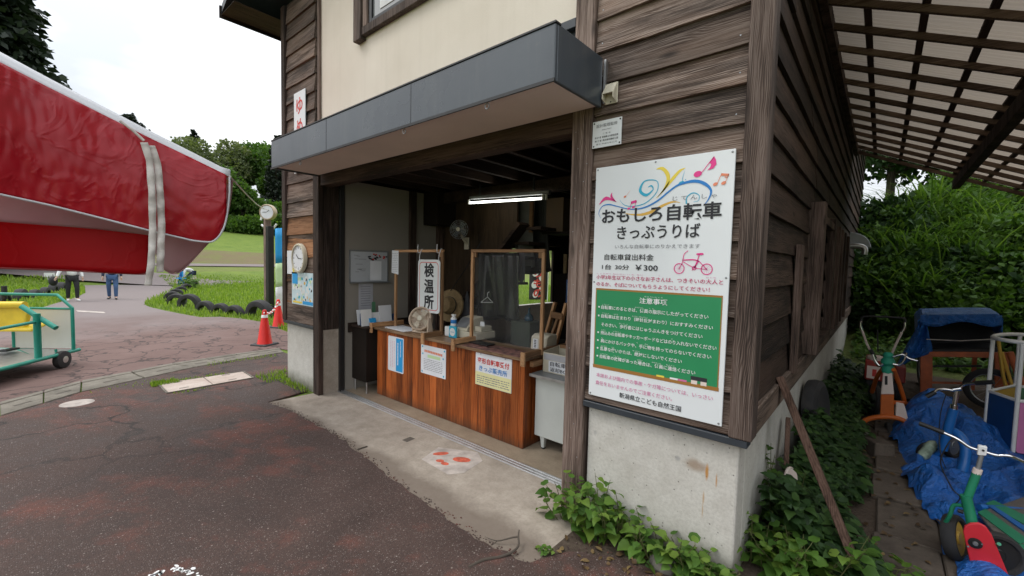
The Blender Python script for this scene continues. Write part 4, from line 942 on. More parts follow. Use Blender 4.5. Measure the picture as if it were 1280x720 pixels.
# ================================================================== INSIDE THE BOOTH
K = thing('reception_counter', 'long varnished cedar reception counter with pale batten ledges inside the opening', 'counter', (-3.25,.75,0))
mb = MB()
xs = [-4.52]
while xs[-1] < -1.99: xs.append(min(-1.99, xs[-1]+random.uniform(.095,.125)))
for a, b in zip(xs, xs[1:]): mb.box(a+.0006,b-.0006,.55+random.uniform(0,.002),.575,.002,.872)
mb.build('front_panel', M['counter'], K, bevel=.002)
mb = MB()
for a, b in ((.576,.69),(.691,.80),(.801,.93)): mb.box(-2.015,-1.99,a,b,.002,.872)
mb.build('side_panel', M['counter'], K, bevel=.002)
mb = MB(); mb.box(-4.52,-4.50,.576,.93,.002,.872); mb.box(-4.499,-2.016,.91,.93,.002,.872); mb.build('back_panel', M['intwood'], K)
mb = MB(); mb.box(-4.56,-3.0,.515,.98,.873,.903); mb.box(-2.998,-1.965,.515,.98,.866,.895); mb.build('counter_top', M['ctop'], K, bevel=.004)
for x, y1, z in ((-4.555,.98,.904),(-3.46,.74,.904),(-2.93,1.05,.904),(-1.955,1.25,.904)):
    mb = MB(); mb.box(x-.022,x+.022,.49,y1,z,z+.055); mb.box(x-.026,x+.026,.468,.489,z-.075,z+.058); mb.build('ledge', M['batten'], K, bevel=.003)
mb = MB(); mb.box(-1.985,-1.94,.62,1.2,.80,.855); mb.build('side_shelf', M['batten'], K, bevel=.003)
mb = MB(); mb.box(-2.86,-2.0,.525,.80,.8955,.8985); tag(mb.build('table_mat', M['cloth_print'], None, (-2.4,.66,.896)), 'patterned brown and white mat laid on the right half of the counter', 'mat')
def screen(x0, x1, label, pane):
    t = thing('counter_screen', label, 'screen', ((x0+x1)/2,.75,.9))
    for x in (x0, x1):
        mb = MB(); mb.box(x-.018,x+.018,.735,.765,.904,1.905); mb.build('upright', M['batten_z'], t, bevel=.003)
    mb = MB(); mb.box(x0-.018,x1+.018,.733,.767,1.906,1.938); mb.build('top_rail', M['batten_x'], t, bevel=.003)
    mb = MB()
    for x, s in ((x0,1),(x1,-1)): mb.box(x+s*.019 if s>0 else x-.06, x+.06 if s>0 else x-.019, .738,.762,1.85,1.9055)
    mb.build('corner_block', M['batten_z'], t, bevel=.003)
    if pane: mb = MB(); mb.box(x0+.019,x1-.019,.769,.7705,.93,1.90); mb.build('vinyl_sheet', M['clear'], t)
screen(-4.40,-3.45,'empty wooden post frame on the left of the counter holding the hanging board',False)
screen(-2.93,-1.945,'square wooden frame with clear vinyl on the right part of the counter',True)
t = thing('hanging_board', 'white hanging board with three large black characters and thin red border', 'sign', (-3.63,.72,1.5))
x0, x1, z0, z1 = -3.87,-3.445,1.165,1.815
def rr(x0, x1, z0, z1, r, y):
    p = []
    for (cx, cz, a0) in ((x1-r,z1-r,0),(x0+r,z1-r,90),(x0+r,z0+r,180),(x1-r,z0+r,270)):
        for k in range(5): a = R_(a0+k*22.5); p.append((cx+r*math.cos(a), y, cz+r*math.sin(a)))
    return p
mb = MB(); mb.prism(rr(x0,x1,z0,z1,.045,.712), (0,.006,0)); mb.build('board', M['signwhite'], t)
mb = MB(); pts = rr(x0+.03,x1-.03,z0+.03,z1-.03,.05,.711); n = len(pts); q = rr(x0+.038,x1-.038,z0+.038,z1-.038,.044,.711)
for i in range(n): mb.poly([pts[i],pts[(i+1)%n],q[(i+1)%n],q[i]])
mb.build('red_border', M['red_ink'], t)
text_obj('black_lettering', M['ink'], [('検',.125,.315,.52,.175,.032),('温',.125,.315,.325,.175,.032),('所',.125,.315,.13,.175,.032)], V(x0,.712,z0), UX, UZ, t)
mb = MB()
for x in (-3.84,-3.47): mb.tube([(x,.712,1.80),(x-.01,.72,1.86),(x+.01,.728,1.93),(x,.75,1.948),(x-.015,.77,1.93),(x-.04,.72,1.90),(x-.02,.70,2.0)], .006, 6, sub=4)
mb.build('white_cord', M['whitehem'], t)
mb = MB(); mb.prism([(-4.47,.728,1.63),(-4.315,.728,1.61),(-4.315,.728,1.925),(-4.46,.728,1.93)], (0,.003,0)); o = mb.build('notice_sheet', M['paper'], None, (-4.39,.728,1.78)); tag(o, 'narrow printed white paper taped to the top of the left counter frame', 'paper')
def lines(name, mat, parent, x0, x1, z0, z1, y, n, seed, h=.004):
    rs = random.Random(seed); m = MB()
    for i in range(n):
        z = z1-(z1-z0)*(i+.5)/n; x = x0
        while x < x1-.01:
            l = rs.uniform(.01,.045); m.box(x,min(x+l,x1),y-.0006,y,z-h/2,z+h/2); x += l+rs.uniform(.004,.014)
    return m.build(name, mat, parent)
lines('print', M['grey_ink'], o, -4.45,-4.33,1.64,1.90,.727,11,5)
# posters on the counter front
yc = .5465
t = thing('notice_poster', 'white poster with a vertical blue band on the left end of the counter', 'poster', (-4.09,yc,.6))
mb = MB(); mb.prism(rr(-4.262,-3.925,.375,.825,.02,yc), (0,.0025,0)); mb.build('sheet', M['paper'], t)
mb = MB(); mb.box(-4.085,-3.94,yc-.0015,yc-.0004,.39,.81); mb.build('blue_band', M['skyblue'], t)
mb = MB()
for i in range(16): mb.box(-4.055,-4.035,yc-.0024,yc-.0016,.47+i*.018,.483+i*.018)
for i in range(12): mb.box(-3.995,-3.982,yc-.0024,yc-.0016,.58+i*.017,.592+i*.017)
mb.build('white_print', M['white'], t)
mb = MB()
for k, x in enumerate((-4.205,-4.165,-4.13)):
    for i in range(18): mb.box(x,x+.008,yc-.0012,yc-.0004,.43+i*.019,.44+i*.019)
mb.build('pink_print', M['pinkink'], t)
t = thing('notice_poster', 'white notice with orange heading and small grey print in the middle of the counter', 'poster', (-3.35,yc,.63))
mb = MB(); mb.prism(rr(-3.575,-3.125,.465,.805,.008,yc), (0,.0025,0)); mb.build('sheet', M['paper'], t)
rs = random.Random(3); mb = MB()
for k in range(11): mb.box(-3.51+k*.03,-3.51+k*.03+.024,yc-.0012,yc-.0004,.725-.001*k,.752-.001*k)
mb.build('orange_heading', M['orange_print'], t)
mb = MB(); mb.box(-3.45,-3.22,yc-.0012,yc-.0004,.665,.70); mb.build('green_highlight', M['palegreen'], t)
lines('grey_print', M['grey_ink'], t, -3.52,-3.18,.51,.65,yc-.0004,7,8,.006)
mb = MB()
for (x, z) in ((-3.545,.785),(-3.15,.78),(-3.55,.488),(-3.16,.49),(-3.54,.70),(-3.17,.69)): mb.disc((x,z),.012,.012,V(0,0,0),UX,UZ,V(0,yc-.0012,0),0,10)
mb.build('corner_mark', M['cyan'], t)
t = thing('ticket_poster', 'poster with red and blue characters over a pale yellow band on the counter', 'poster', (-2.39,yc,.68))
mb = MB(); mb.box(-2.645,-2.145,yc-.004,yc+.0025,.515,.852); mb.build('sheet', M['paper'], t)
mb = MB(); mb.box(-2.643,-2.147,yc-.0052,yc-.0042,.517,.655); mb.build('yellow_band', M['paleyellow'], t)
text_obj('red_lettering', M['red_ink'], [('変形自転車受付',.03,.47,.262,.062,.022)], V(-2.645,yc-.005,.515), UX, UZ, t)
text_obj('blue_lettering', M['blueprint'], [('きっぷ販売所',.055,.445,.183,.058,.012)], V(-2.645,yc-.005,.515), UX, UZ, t)
lines('small_print', M['grey_ink'], t, -2.62,-2.17,.535,.625,yc-.0054,4,9,.008)
mb = MB()
for x in (-2.57,-2.23): mb.ball((x,yc-.006,.845),.006,8)
mb.build('pin', M['greymetal'], t)
# steel desk and return box
D = thing('steel_desk', 'grey steel office desk between the counter end and the door post', 'desk', (-1.55,.95,0))
mb = MB(); mb.box(-1.97,-1.0,.60,1.25,.715,.742); mb.build('desk_top', M['desktop'], D, bevel=.006, seg=2)
mb = MB(); mb.box(-1.97,-1.0,.597,.5995,.716,.741); mb.build('edge_band', M['alu'], D)
mb = MB(); mb.box(-1.945,-1.02,.672,.69,.125,.7145); mb.box(-1.945,-1.927,.691,1.2,.125,.7145); mb.box(-1.038,-1.02,.691,1.2,.125,.7145); mb.build('desk_body', M['greydesk'], D, bevel=.004)
for x, y in ((-1.86,.71),(-1.10,.71),(-1.86,1.17),(-1.10,1.17)):
    mb = MB(); mb.hexa([(x-.014,y-.014,.004),(x+.014,y-.014,.004),(x+.014,y+.014,.004),(x-.014,y+.014,.004),(x-.026,y-.024,.125),(x+.026,y-.024,.125),(x+.026,y+.026,.125),(x-.026,y+.026,.125)]); l = mb.build('leg', M['greydesk'], D, bevel=.002)
    mb = MB(); mb.box(x-.016,x+.016,y-.016,y+.016,.001,.014); mb.build('foot', M['black'], l)
x = thing('return_box', 'pale open return box with handwritten front on the grey steel desk', 'box', (-1.74,.85,.742))
mb = MB(); X0, X1, Y1, Y2, Zb, Zt = -1.925,-1.53,.755,1.03,.743,.965
mb.box(X0,X1,Y1,Y1+.006,Zb,Zt-.03); mb.box(X0,X1,Y2-.006,Y2,Zb,Zt); mb.hexa([(X0,Y1+.007,Zb),(X0+.006,Y1+.007,Zb),(X0+.006,Y2-.007,Zb),(X0,Y2-.007,Zb),(X0,Y1+.007,Zt-.02),(X0+.006,Y1+.007,Zt-.02),(X0+.006,Y2-.007,Zt),(X0,Y2-.007,Zt)]); mb.box(X1-.006,X1,Y1+.007,Y2-.007,Zb,Zt); mb.box(X0+.007,X1-.007,Y1+.007,Y2-.007,Zb,Zb+.01)
mb.build('box_body', M['cream'], x, bevel=.002)
mb = MB(); mb.box(X0+.012,X1-.01,Y1-.0012,Y1-.0002,Zt-.10,Zt-.04); mb.build('grey_strip', plain('pale_grey_card',(.45,.45,.47),.7,0,.1), x)
mb = MB(); mb.box(X0+.07,X1-.01,Y1-.0024,Y1-.0012,Zb+.012,Zt-.105); mb.build('label_sheet', M['paper'], x)
mb = MB(); mb.box(X0+.02,X1-.01,Y2-.02,Y2-.008,Zt-.02,Zt+.012); mb.build('cardboard_flap', M['batten_x'], x)
text_obj('black_lettering', M['ink'], [('自転車の',.09,.335,.092,.045,.008),('返却BOX',.09,.325,.037,.042,.010)], V(X0,Y1-.0024,Zb), UX, UZ, x)
# desk fan
F = thing('desk_fan', 'small round beige desk fan standing on the left half of the counter', 'fan', (-3.72,.66,.903))
c = V(-3.735,.66,1.085); ax = V(.42,-.80,.30).normalized(); r = .145
mb = MB(); mb.lathe(c, ax, [(r,-.05),(r*1.02,0),(r*1.02,.03),(r*.93,.038),(r*.90,.02),(r*.88,-.045),(0,-.05)], 32); mb.build('housing', M['beigefan'], F)
mb = MB(); a1 = ax.orthogonal().normalized(); a2 = ax.cross(a1)
for k in range(5): mb.tube([c+ax*.03+(a1*math.cos(t)+a2*math.sin(t))*r*(.2+.17*k) for t in np.linspace(0,2*math.pi,22,endpoint=False)], .0028, 5, True)
for k in range(14):
    t = k*2*math.pi/14; d = a1*math.cos(t)+a2*math.sin(t); mb.tube([c+ax*.03+d*.03, c+ax*.03+d*r*.92], .0025, 5)
mb.build('grille', M['beigefan'], F)
mb = MB(); mb.lathe(c, ax, [(.036,.028),(.03,.042),(0,.044)], 18); mb.build('hub', M['cream'], F)
mb = MB()
for k in range(4):
    t = k*math.pi/2+.4; d = a1*math.cos(t)+a2*math.sin(t); e = a1*-math.sin(t)+a2*math.cos(t); mb.poly([c+d*.03-e*.02,c+d*.115-e*.04+ax*.01,c+d*.115+e*.04+ax*.02,c+d*.03+e*.02+ax*.01])
mb.build('blade', M['cream'], F)
mb = MB(); mb.hexa([c+V(-.15,-.03,-.175),c+V(.15,-.03,-.175),c+V(.15,.09,-.175),c+V(-.15,.09,-.175),c+V(-.13,-.01,-.150),c+V(.13,-.01,-.150),c+V(.13,.07,-.150),c+V(-.13,.07,-.150)])
for s in (-1,1): mb.hexa([c+V(s*.148-.012,-.02,-.16),c+V(s*.148+.012,-.02,-.16),c+V(s*.148+.012,.07,-.16),c+V(s*.148-.012,.07,-.16),c+V(s*.142-.008,.0,.02),c+V(s*.142+.008,.0,.02),c+V(s*.142+.008,.04,.02),c+V(s*.142-.008,.04,.02)])
mb.build('stand', M['beigefan'], F, bevel=.004)
mb = MB(); mb.hexa([(-4.42,.60,.9035),(-3.95,.56,.9035),(-3.93,.80,.9035),(-4.38,.86,.9035),(-4.42,.60,.912),(-3.95,.56,.909),(-3.93,.80,.909),(-4.38,.86,.912)]); tag(mb.build('paper_stack', M['paper'], None, (-4.2,.7,.904)), 'loose white papers lying on the counter beside the beige fan', 'papers')
mb = MB(); mb.cyl((-3.99,.87,.945),(-3.92,.86,.945),.04,20); tag(mb.build('tape_roll', M['cyan'], None, (-3.95,.86,.905)), 'small blue and white roll standing on the counter behind the papers', 'roll')
# cash register, sanitiser
R1 = thing('cash_register', 'white cash register with sloped top on the middle of the counter', 'cash register', (-2.85,.95,.904))
p = oy(588,412,.92); cx = p.x
mb = MB(); mb.box(cx-.16,cx+.22,.80,1.12,.905,.99); mb.build('drawer', M['cream'], R1, bevel=.006)
mb = MB(); mb.prism([(cx-.15,.80,.991),(cx-.15,.80,1.03),(cx-.15,.92,1.13),(cx-.15,1.06,1.15),(cx-.15,1.10,.991)], (.22,0,0)); mb.build('register_body', M['cream'], R1, bevel=.006)
mb = MB(); mb.prism([(cx-.13,.795,1.032),(cx-.13,.915,1.133),(cx+.05,.915,1.133),(cx+.05,.795,1.032)], (0,-.003,.003)); mb.build('keypad', M['greymetal'], R1)
mb = MB(); mb.box(cx+.09,cx+.2,.9,1.08,.991,1.05); mb.build('printer', M['cream'], R1, bevel=.006)
mb = MB(); mb.box(cx+.11,cx+.18,.97,.975,1.0505,1.10); mb.build('receipt', M['paper'], R1)
p = oy(564,418,.72); g = thing('sanitizer_box', 'white hand sanitiser stand with teal round mark beside the cash register', 'sanitiser', (p.x,.72,.904))
mb = MB(); mb.box(p.x-.17,p.x+.02,.76,.90,.905,1.02); mb.build('white_box', M['white'], g, bevel=.008)
mb = MB(); mb.box(p.x-.06,p.x+.065,.735,.757,.905,1.04); mb.build('card', M['cyan'], g, bevel=.003)
mb = MB(); mb.lathe((p.x+.003,.7348,.972), NY, [(.048,0),(.048,.0015),(0,.0015)], 24); mb.build('round_mark', M['white'], g)
text_obj('arrow_lettering', M['cyan'], [('手指消毒',-.035,.035,.005,.016,.003)], V(p.x+.003,.733,.968), UX, UZ, g)
mb = MB(); mb.lathe((p.x-.05,.80,1.021),(0,0,1),[(.034,0),(.036,.008),(.036,.10),(.026,.118),(.016,.12),(.016,.128),(0,.128)],16); bt = mb.build('bottle', M['white'], g)
mb = MB(); mb.lathe((p.x-.05,.80,1.021),(0,0,1),[(.0362,.045),(.0368,.046),(.0368,.088),(.0362,.089)],16,False); mb.build('blue_label', M['blueprint'], bt)
mb = MB(); mb.cyl((p.x-.05,.8,1.149),(p.x-.05,.8,1.156),.02,12); mb.box(p.x-.075,p.x-.025,.785,.815,1.157,1.172); mb.build('pump', M['white'], bt)
mb = MB(); mb.tube([(-2.96,.60,.911),(-2.97,.66,.913),(-3.02,.72,.912)],.012,8,sub=4); tag(mb.build('thermometer', M['white'], None,(-2.98,.64,.904)), 'small white thermometer lying on the counter in front of the sanitiser', 'thermometer')
c = oz(603,430,.90); t = thing('coin_tray', 'black shallow coin tray lying on the patterned mat of the counter', 'tray', (c.x,c.y,.899))
mb = MB(); mb.hexa([(c.x-.13,c.y-.06,.899),(c.x+.13,c.y-.07,.899),(c.x+.13,c.y+.05,.899),(c.x-.13,c.y+.06,.899),(c.x-.15,c.y-.075,.915),(c.x+.15,c.y-.085,.915),(c.x+.15,c.y+.06,.915),(c.x-.15,c.y+.07,.915)]); mb.build('tray', M['black'], t, bevel=.003)
p = oy(677,423,.95); t = thing('card_terminal', 'cream payment terminal behind the clear framed screen near the door post', 'terminal', (p.x,.95,.9))
mb = MB(); mb.prism([(p.x-.11,.90,.905),(p.x-.10,.90,1.04),(p.x-.08,.93,1.07),(p.x-.08,1.06,1.07),(p.x-.11,1.10,.905)], (.20,0,0)); mb.build('casing', M['cream'], t, bevel=.008)
mb = MB(); mb.box(p.x-.07,p.x-.01,.897,.8995,.92,1.02); mb.build('label_sheet', M['paper'], t)
mb = MB()
for i in range(5): mb.box(p.x-.055,p.x-.03,.8955,.8968,.93+i*.017,.94+i*.017)
mb.build('print', M['ink'], t)
p = oy(654,412,1.5); t = thing('storage_box', 'dull grey green storage box behind the counter under the blue vase', 'box', (p.x,1.5,0))
mb = MB(); mb.box(p.x-.17,p.x+.14,1.45,1.75,.65,1.08); mb.build('tub', plain('grey_green_box',(.07,.085,.06),.6), t, bevel=.01)
mb = MB(); mb.box(p.x-.25,p.x+.25,1.4,1.9,.62,.648); mb.build('stand_top', M['intwood'], t)
for dx in (-.22,.22):
    for dy in (1.43,1.87): mb = MB(); mb.box(p.x+dx-.02,p.x+dx+.02,dy-.02,dy+.02,0,.619); mb.build('leg', M['intwood'], t)
p = oy(658,400,1.55); mb = MB(); mb.lathe((p.x,1.6,1.081),(0,0,1),[(.055,0),(.06,.02),(.05,.06),(.02,.09),(.013,.12),(.013,.16),(.017,.165),(0,.165)],18); tag(mb.build('vase', plain('blue_glaze',(.02,.07,.11),.15), None,(p.x,1.6,1.081)), 'small dark blue bottle vase standing on the grey green storage box', 'vase')
# folded wooden stand leaning behind the desk
t = thing('folding_chair', 'folded brown wooden chair leaning behind the desk beside the door post', 'chair', (-1.95,1.35,0))
def pb(mb, a, b, y, w=.05): A = oy(a[0],a[1],y); Bq = oy(b[0],b[1],y); mb.bar(A, Bq, .03, w, (0,1,0))
for a, b in (((694,378),(683,417)),((708,379),(695,430)),((717,381),(709,432)),((700,392),(690,420))):
    mb = MB(); pb(mb, a, b, 1.30+.02*random.random()); mb.build('bar', M['batten_z'], t, bevel=.003)
mb = MB(); A = oy(689,393,1.28); Bq = oy(703,396,1.28); mb.bar(A, Bq, .025,.07,(0,0,1)); mb.build('crosspiece', M['batten_x'], t, bevel=.003)
mb = MB(); A = oy(690,430,1.33); mb.box(A.x-.05,A.x+.38,1.32,1.6,.0,A.z+.02); mb.build('seat_box', M['intwood'], t)
# straw hat, umbrella, hanging clothes, curtain
p = oy(563,382,1.25); t = thing('straw_hat', 'round straw hat hanging behind the right post of the left frame', 'hat', tuple(p))
ax = V(.15,-1,.15).normalized()
mb = MB(); mb.lathe(p, ax, [(.22,.02),(.225,.0),(.12,.01),(.11,.09),(.09,.12),(.0,.125)], 28); mb.build('brim', M['straw'], t)
mb = MB(); mb.lathe(p, ax, [(.122,.012),(.122,.035),(.118,.036)], 24); mb.build('band', M['black'], t)
mb = MB(); mb.tube([p+V(0,.0,.2), p+V(.02,.25,.5), p+V(.02,.55,.9)], .006, 6); mb.build('cord', M['black'], t)
a = oy(584,364,1.5); b = oy(584,420,1.5); mb = MB(); mb.lathe(b, a-b, [(.16,0),(.15,.03),(.09,(a-b).length*.5),(.02,(a-b).length*.92),(.006,(a-b).length)], 9); mb.cyl((b.x,b.y,0),(b.x,b.y,b.z),.012); tag(mb.build('umbrella', plain('grey_umbrella_cloth',(.11,.11,.12),.7,0,.2,6,.1), None, (b.x,b.y,0)), 'folded grey umbrella standing point up behind the cash register', 'umbrella')
def cloth(name, q, y, mat, label, cat, amp=.04, folds=7, nu=30, nv=16, seed=1, thick=.012):
    """a hanging cloth with real folds; q = corners (left top, right top, right bottom, left bottom) surveyed on depth y"""
    P = [oy(a, b, y) for a, b in q]; rs = random.Random(seed); ph = [rs.random()*6 for _ in range(4)]
    def fn(u, v):
        p = P[0].lerp(P[1], u).lerp(P[3].lerp(P[2], u), v)
        d = amp*(.35+.65*v)*(math.sin(u*folds*2+ph[0]+v*1.2)+.5*math.sin(u*folds*4.7+ph[1]-v*2))
        return (p.x+.4*d, p.y+d, p.z+.02*math.sin(u*9+ph[2])*v)
    m = MB(); m.grid(fn, nu, nv); o = m.build(name, mat, None, (P[0]+P[1])/2); s = o.modifiers.new('thick', 'SOLIDIFY'); s.thickness = thick
    return tag(o, label, cat)
M['blackvinyl'] = plain('black_vinyl', (.012,.013,.012), .22, 0, .3, 3, .6)
cl = cloth('vinyl_curtain', [(597,316),(651,316),(650,402),(597,397)], 1.55, M['blackvinyl'], 'glossy dark vinyl curtain hanging behind the square counter frame', 'curtain', .035, 5, seed=4)
cloth('raincoat', [(634,250),(668,246),(662,335),(648,330)], 2.35, M['jacket_tr'], 'drab raincoat hanging high up under the end of the lit tube', 'raincoat', .07, 4, seed=2)
cloth('hanging_coat', [(662,246),(685,243),(695,338),(655,342)], 2.5, plain('dark_coat',(.035,.034,.03),.9,0,.2,4,.2), 'dark coat hanging right of the drab raincoat', 'coat', .07, 3, seed=6)
cloth('grey_towel', [(649,316),(656,316),(656,352),(648,350)], 1.7, plain('grey_towel_cloth',(.10,.10,.12),.9), 'small grey cloth hanging at the right edge of the vinyl curtain', 'cloth', .015, 3, seed=9)
a = oy(665,254,2.3); mb = MB(); mb.box(a.x-.03,a.x+.03,2.28,2.31,a.z-.42,a.z+.02); tag(mb.build('wooden_slat', M['batten_z'], None, (a.x,2.3,a.z)), 'short pale wooden slat hanging between raincoat and dark coat', 'slat')
a = oy(692,270,2.4); mb = MB(); mb.box(a.x-.13,a.x+.16,2.4,2.7,a.z-.22,a.z+.25); tag(mb.build('cardboard_box', plain('brown_card',(.11,.07,.04),.8), None, (a.x,2.5,a.z-.22)), 'brown cardboard box on the high shelf near the door post', 'box')
mb = MB(); mb.box(a.x-.2,a.x+.9,2.4,2.85,a.z-.25,a.z-.222); tag(mb.build('high_shelf', M['intwood'], None, (a.x,2.6,a.z-.25)), 'dark high shelf board carrying a cardboard box', 'shelf')
a = oy(702,360,2.6); t = thing('cabinet', 'tall dark cabinet behind the desk near the door post', 'cabinet', (a.x+.2,2.7,0))
mb = MB(); mb.box(a.x-.17,a.x+.9,2.65,3.05,0,1.66); mb.build('cabinet_body', M['intwood'], t, bevel=.005)
for k in (0,1): mb = MB(); mb.cyl((a.x-.05+k*.09,2.75,1.665),(a.x-.05+k*.09,2.75,1.95),.03,12); tag(mb.build('paper_roll', M['straw'], None, (a.x-.05+k*.09,2.75,1.665)), ['left of the two pale paper rolls standing on the dark cabinet','right of the two pale paper rolls standing on the dark cabinet'][k], 'paper roll', 'paper rolls on the cabinet')
a = oy(712,368,1.6); mb = MB(); mb.box(a.x-.05,a.x+.12,1.60,1.61,a.z-.16,a.z+.17); o = mb.build('blue_notice', M['navy'], None, (a.x,1.6,a.z)); tag(o, 'small blue notice board half hidden behind the door post', 'sign')
mb = MB(); mb.box(a.x-.03,a.x+.10,1.597,1.5995,a.z-.02,a.z+.13); mb.build('pale_print', plain('pale_blue_print',(.3,.5,.62),.5), o); mb = MB(); mb.box(a.x-.02,a.x+.1,1.66,1.70,0,a.z+.1); mb.build('support', M['intwood'], o)
# fluorescent lamp
t = thing('fluorescent_lamp', 'lit white fluorescent tube lamp under the dark ceiling', 'lamp', (-3.2,1.6,2.7))
a = oy(588,253.5,1.6); b = oy(677,248,1.6)
mb = MB(); mb.cyl(a, b, .014, 12); mb.build('tube', M['tube'], t)
mb = MB(); d = (b-a).normalized(); mb.bar(a-d*.03+V(0,.03,.07), b+d*.10+V(0,.03,.07), .05, .045, (0,0,1)); mb.build('housing', M['greymetal'], t, bevel=.004)
for p in (a-d*.03, b+d*.02, b+d*.07): mb = MB(); mb.cyl(p+V(0,0,.045), p+V(0,0,-.018), .016, 10); mb.build('holder', M['white'], t)
mb = MB(); 
for p in (a.lerp(b,.15), a.lerp(b,.9)): mb.box(p.x-.01,p.x+.01,p.y-.01,p.y+.01,p.z+.111,2.858)
mb.build('rod', M['black'], t)
# wall fan
p = oy(571,288,1.85); t = thing('wall_fan', 'small oscillating fan mounted high on the plywood stair panel', 'fan', tuple(p))
c = oy(574,287,1.72); ax = V(.45,-.85,.05).normalized(); a1 = ax.orthogonal().normalized(); a2 = ax.cross(a1)
mb = MB()
for k in range(1,6): mb.tube([c+ax*(.05-.008*k)+(a1*math.cos(x)+a2*math.sin(x))*.028*k for x in np.linspace(0,2*math.pi,20,endpoint=False)], .003, 5, True)
for k in range(16):
    d = a1*math.cos(k*math.pi/8)+a2*math.sin(k*math.pi/8); mb.tube([c+ax*.05, c+ax*.03+d*.09, c+ax*.01+d*.14, c-ax*.03+d*.12], .0022, 4)
mb.build('cage', M['greymetal'], t)
mb = MB()
for k in range(4):
    d = a1*math.cos(k*math.pi/2+.3)+a2*math.sin(k*math.pi/2+.3); e = ax.cross(d); mb.poly([c+d*.02-e*.02,c+d*.12-e*.05,c+d*.12+e*.04+ax*.02,c+d*.02+e*.02])
mb.build('blade', plain('smoky_blade',(.10,.11,.12),.3), t)
mb = MB(); mb.lathe(c, -ax, [(.03,-.055),(.032,-.04),(.0,-.038)], 14); mb.lathe(c, -ax, [(.045,.02),(.055,.05),(.05,.12),(.0,.14)], 16); mb.build('motor', M['cream'], t)
mb = MB(); mb.tube([c-ax*.08, c-ax*.1+V(-.03,.05,-.1), V(c.x-.1,1.97,c.z-.2)], .02, 8); mb.box(c.x-.15,c.x-.06,1.965,1.985,c.z-.28,c.z-.1); mb.build('bracket', M['cream'], t)
# whiteboard on the partition, papers
t = thing('whiteboard', 'framed whiteboard with magnets and handwriting on the inner partition wall', 'whiteboard', (-4.93,.67,1.7))
mb = MB(); mb.box(-4.948,-4.938,.39,.965,1.49,1.91); mb.build('board', plain('whiteboard_face',(.50,.52,.55),.3,0,.04,3,0), t)
mb = MB(); mb.box(-4.948,-4.93,.375,.389,1.475,1.925); mb.box(-4.948,-4.93,.966,.98,1.475,1.925); mb.box(-4.948,-4.93,.389,.966,1.911,1.925); mb.box(-4.948,-4.90,.38,1.0,1.470,1.489); mb.build('frame', M['greymetal'], t)
rs = random.Random(8); mb = MB()
for k in range(16): y = rs.uniform(.66,.95); z = 1.875-.12*abs(y-.82)-rs.uniform(0,.07); mb.box(-4.9375,-4.931,y-.012,y+.012,z-.009,z+.009)
mb.build('magnet', M['ink'], t)
mb = MB()
for k in range(7): y = rs.uniform(.70,.93); z = rs.uniform(1.80,1.88); mb.box(-4.9375,-4.930,y-.01,y+.01,z-.01,z+.01)
mb.build('red_magnet', M['red_ink'], t)
mb = MB(); mb.box(-4.9378,-4.9365,.69,.87,1.51,1.78); mb.build('pinned_sheet', M['paper'], t)
mb = MB()
for k in range(10): z = rs.uniform(1.62,1.88); y = rs.uniform(.42,.55); mb.box(-4.9378,-4.937,y,y+rs.uniform(.03,.12),z,z+.006)
mb.build('handwriting', M['grey_ink'], t)
t = thing('wall_sheet', 'printed sheet hanging on the partition below the whiteboard', 'paper', (-4.94,.62,1.25))
mb = MB(); mb.box(-4.948,-4.944,.52,.74,1.10,1.47); mb.build('sheet', plain('dim_paper',(.42,.42,.46),.8), t)
mb = MB()
for k in range(9): mb.box(-4.9438,-4.943,.55,.70,1.15+k*.033,1.158+k*.033)
mb.build('print', M['grey_ink'], t)
# side cabinet with leaflets
t = thing('side_cabinet', 'dark brown low cabinet on thin legs at the left inside the opening', 'cabinet', (-4.75,.65,0))
mb = MB(); mb.box(-4.94,-4.58,.42,1.10,.16,.88); mb.build('cabinet_body', M['intwood'], t, bevel=.004)
mb = MB(); mb.box(-4.945,-4.56,.40,1.14,.881,.905); mb.build('cabinet_top', M['beam_dark_y'], t, bevel=.003)
for y in (.45,1.06):
    for x in (-4.90,-4.61): mb = MB(); mb.cyl((x,y,.002),(x,y,.16),.012,10); mb.build('leg', M['alu'], t)
lf = [(-4.66,.47,.22,.16,'white'),(-4.74,.50,.16,.15,'navy'),(-4.82,.50,.20,.14,'paper'),(-4.68,.62,.17,.20,'white'),(-4.66,.76,.26,.20,'paper'),(-4.82,.68,.30,.05,'greenpanel'),(-4.76,.90,.12,.2,'navy'),(-4.63,.55,.10,.1,'skyblue')]
for k, (x, y, h, wd, mt) in enumerate(lf):
    mb = MB(); a = random.uniform(-.25,.25); mb.obox(V(x,y,.906+h/2+.004), V(.004,0,0), V(math.sin(a)*.02,wd/2,0), V(-.03*random.random(),0,h/2))
    lab = ['white leaflet at the near corner of the dark side cabinet','dark blue leaflet leaning second from the near end of the side cabinet','pale leaflet at the back of the side cabinet near corner','broad white leaflet stand in the middle of the side cabinet','large printed sheet standing at the far end of the side cabinet','tall green leaflet at the back of the side cabinet','low dark blue box at the far end of the side cabinet','small sky blue leaflet at the front edge of the side cabinet'][k]
    o = mb.build('leaflet', M[mt], None, (x,y,.906)); tag(o, lab, 'leaflet', 'leaflets on the side cabinet')
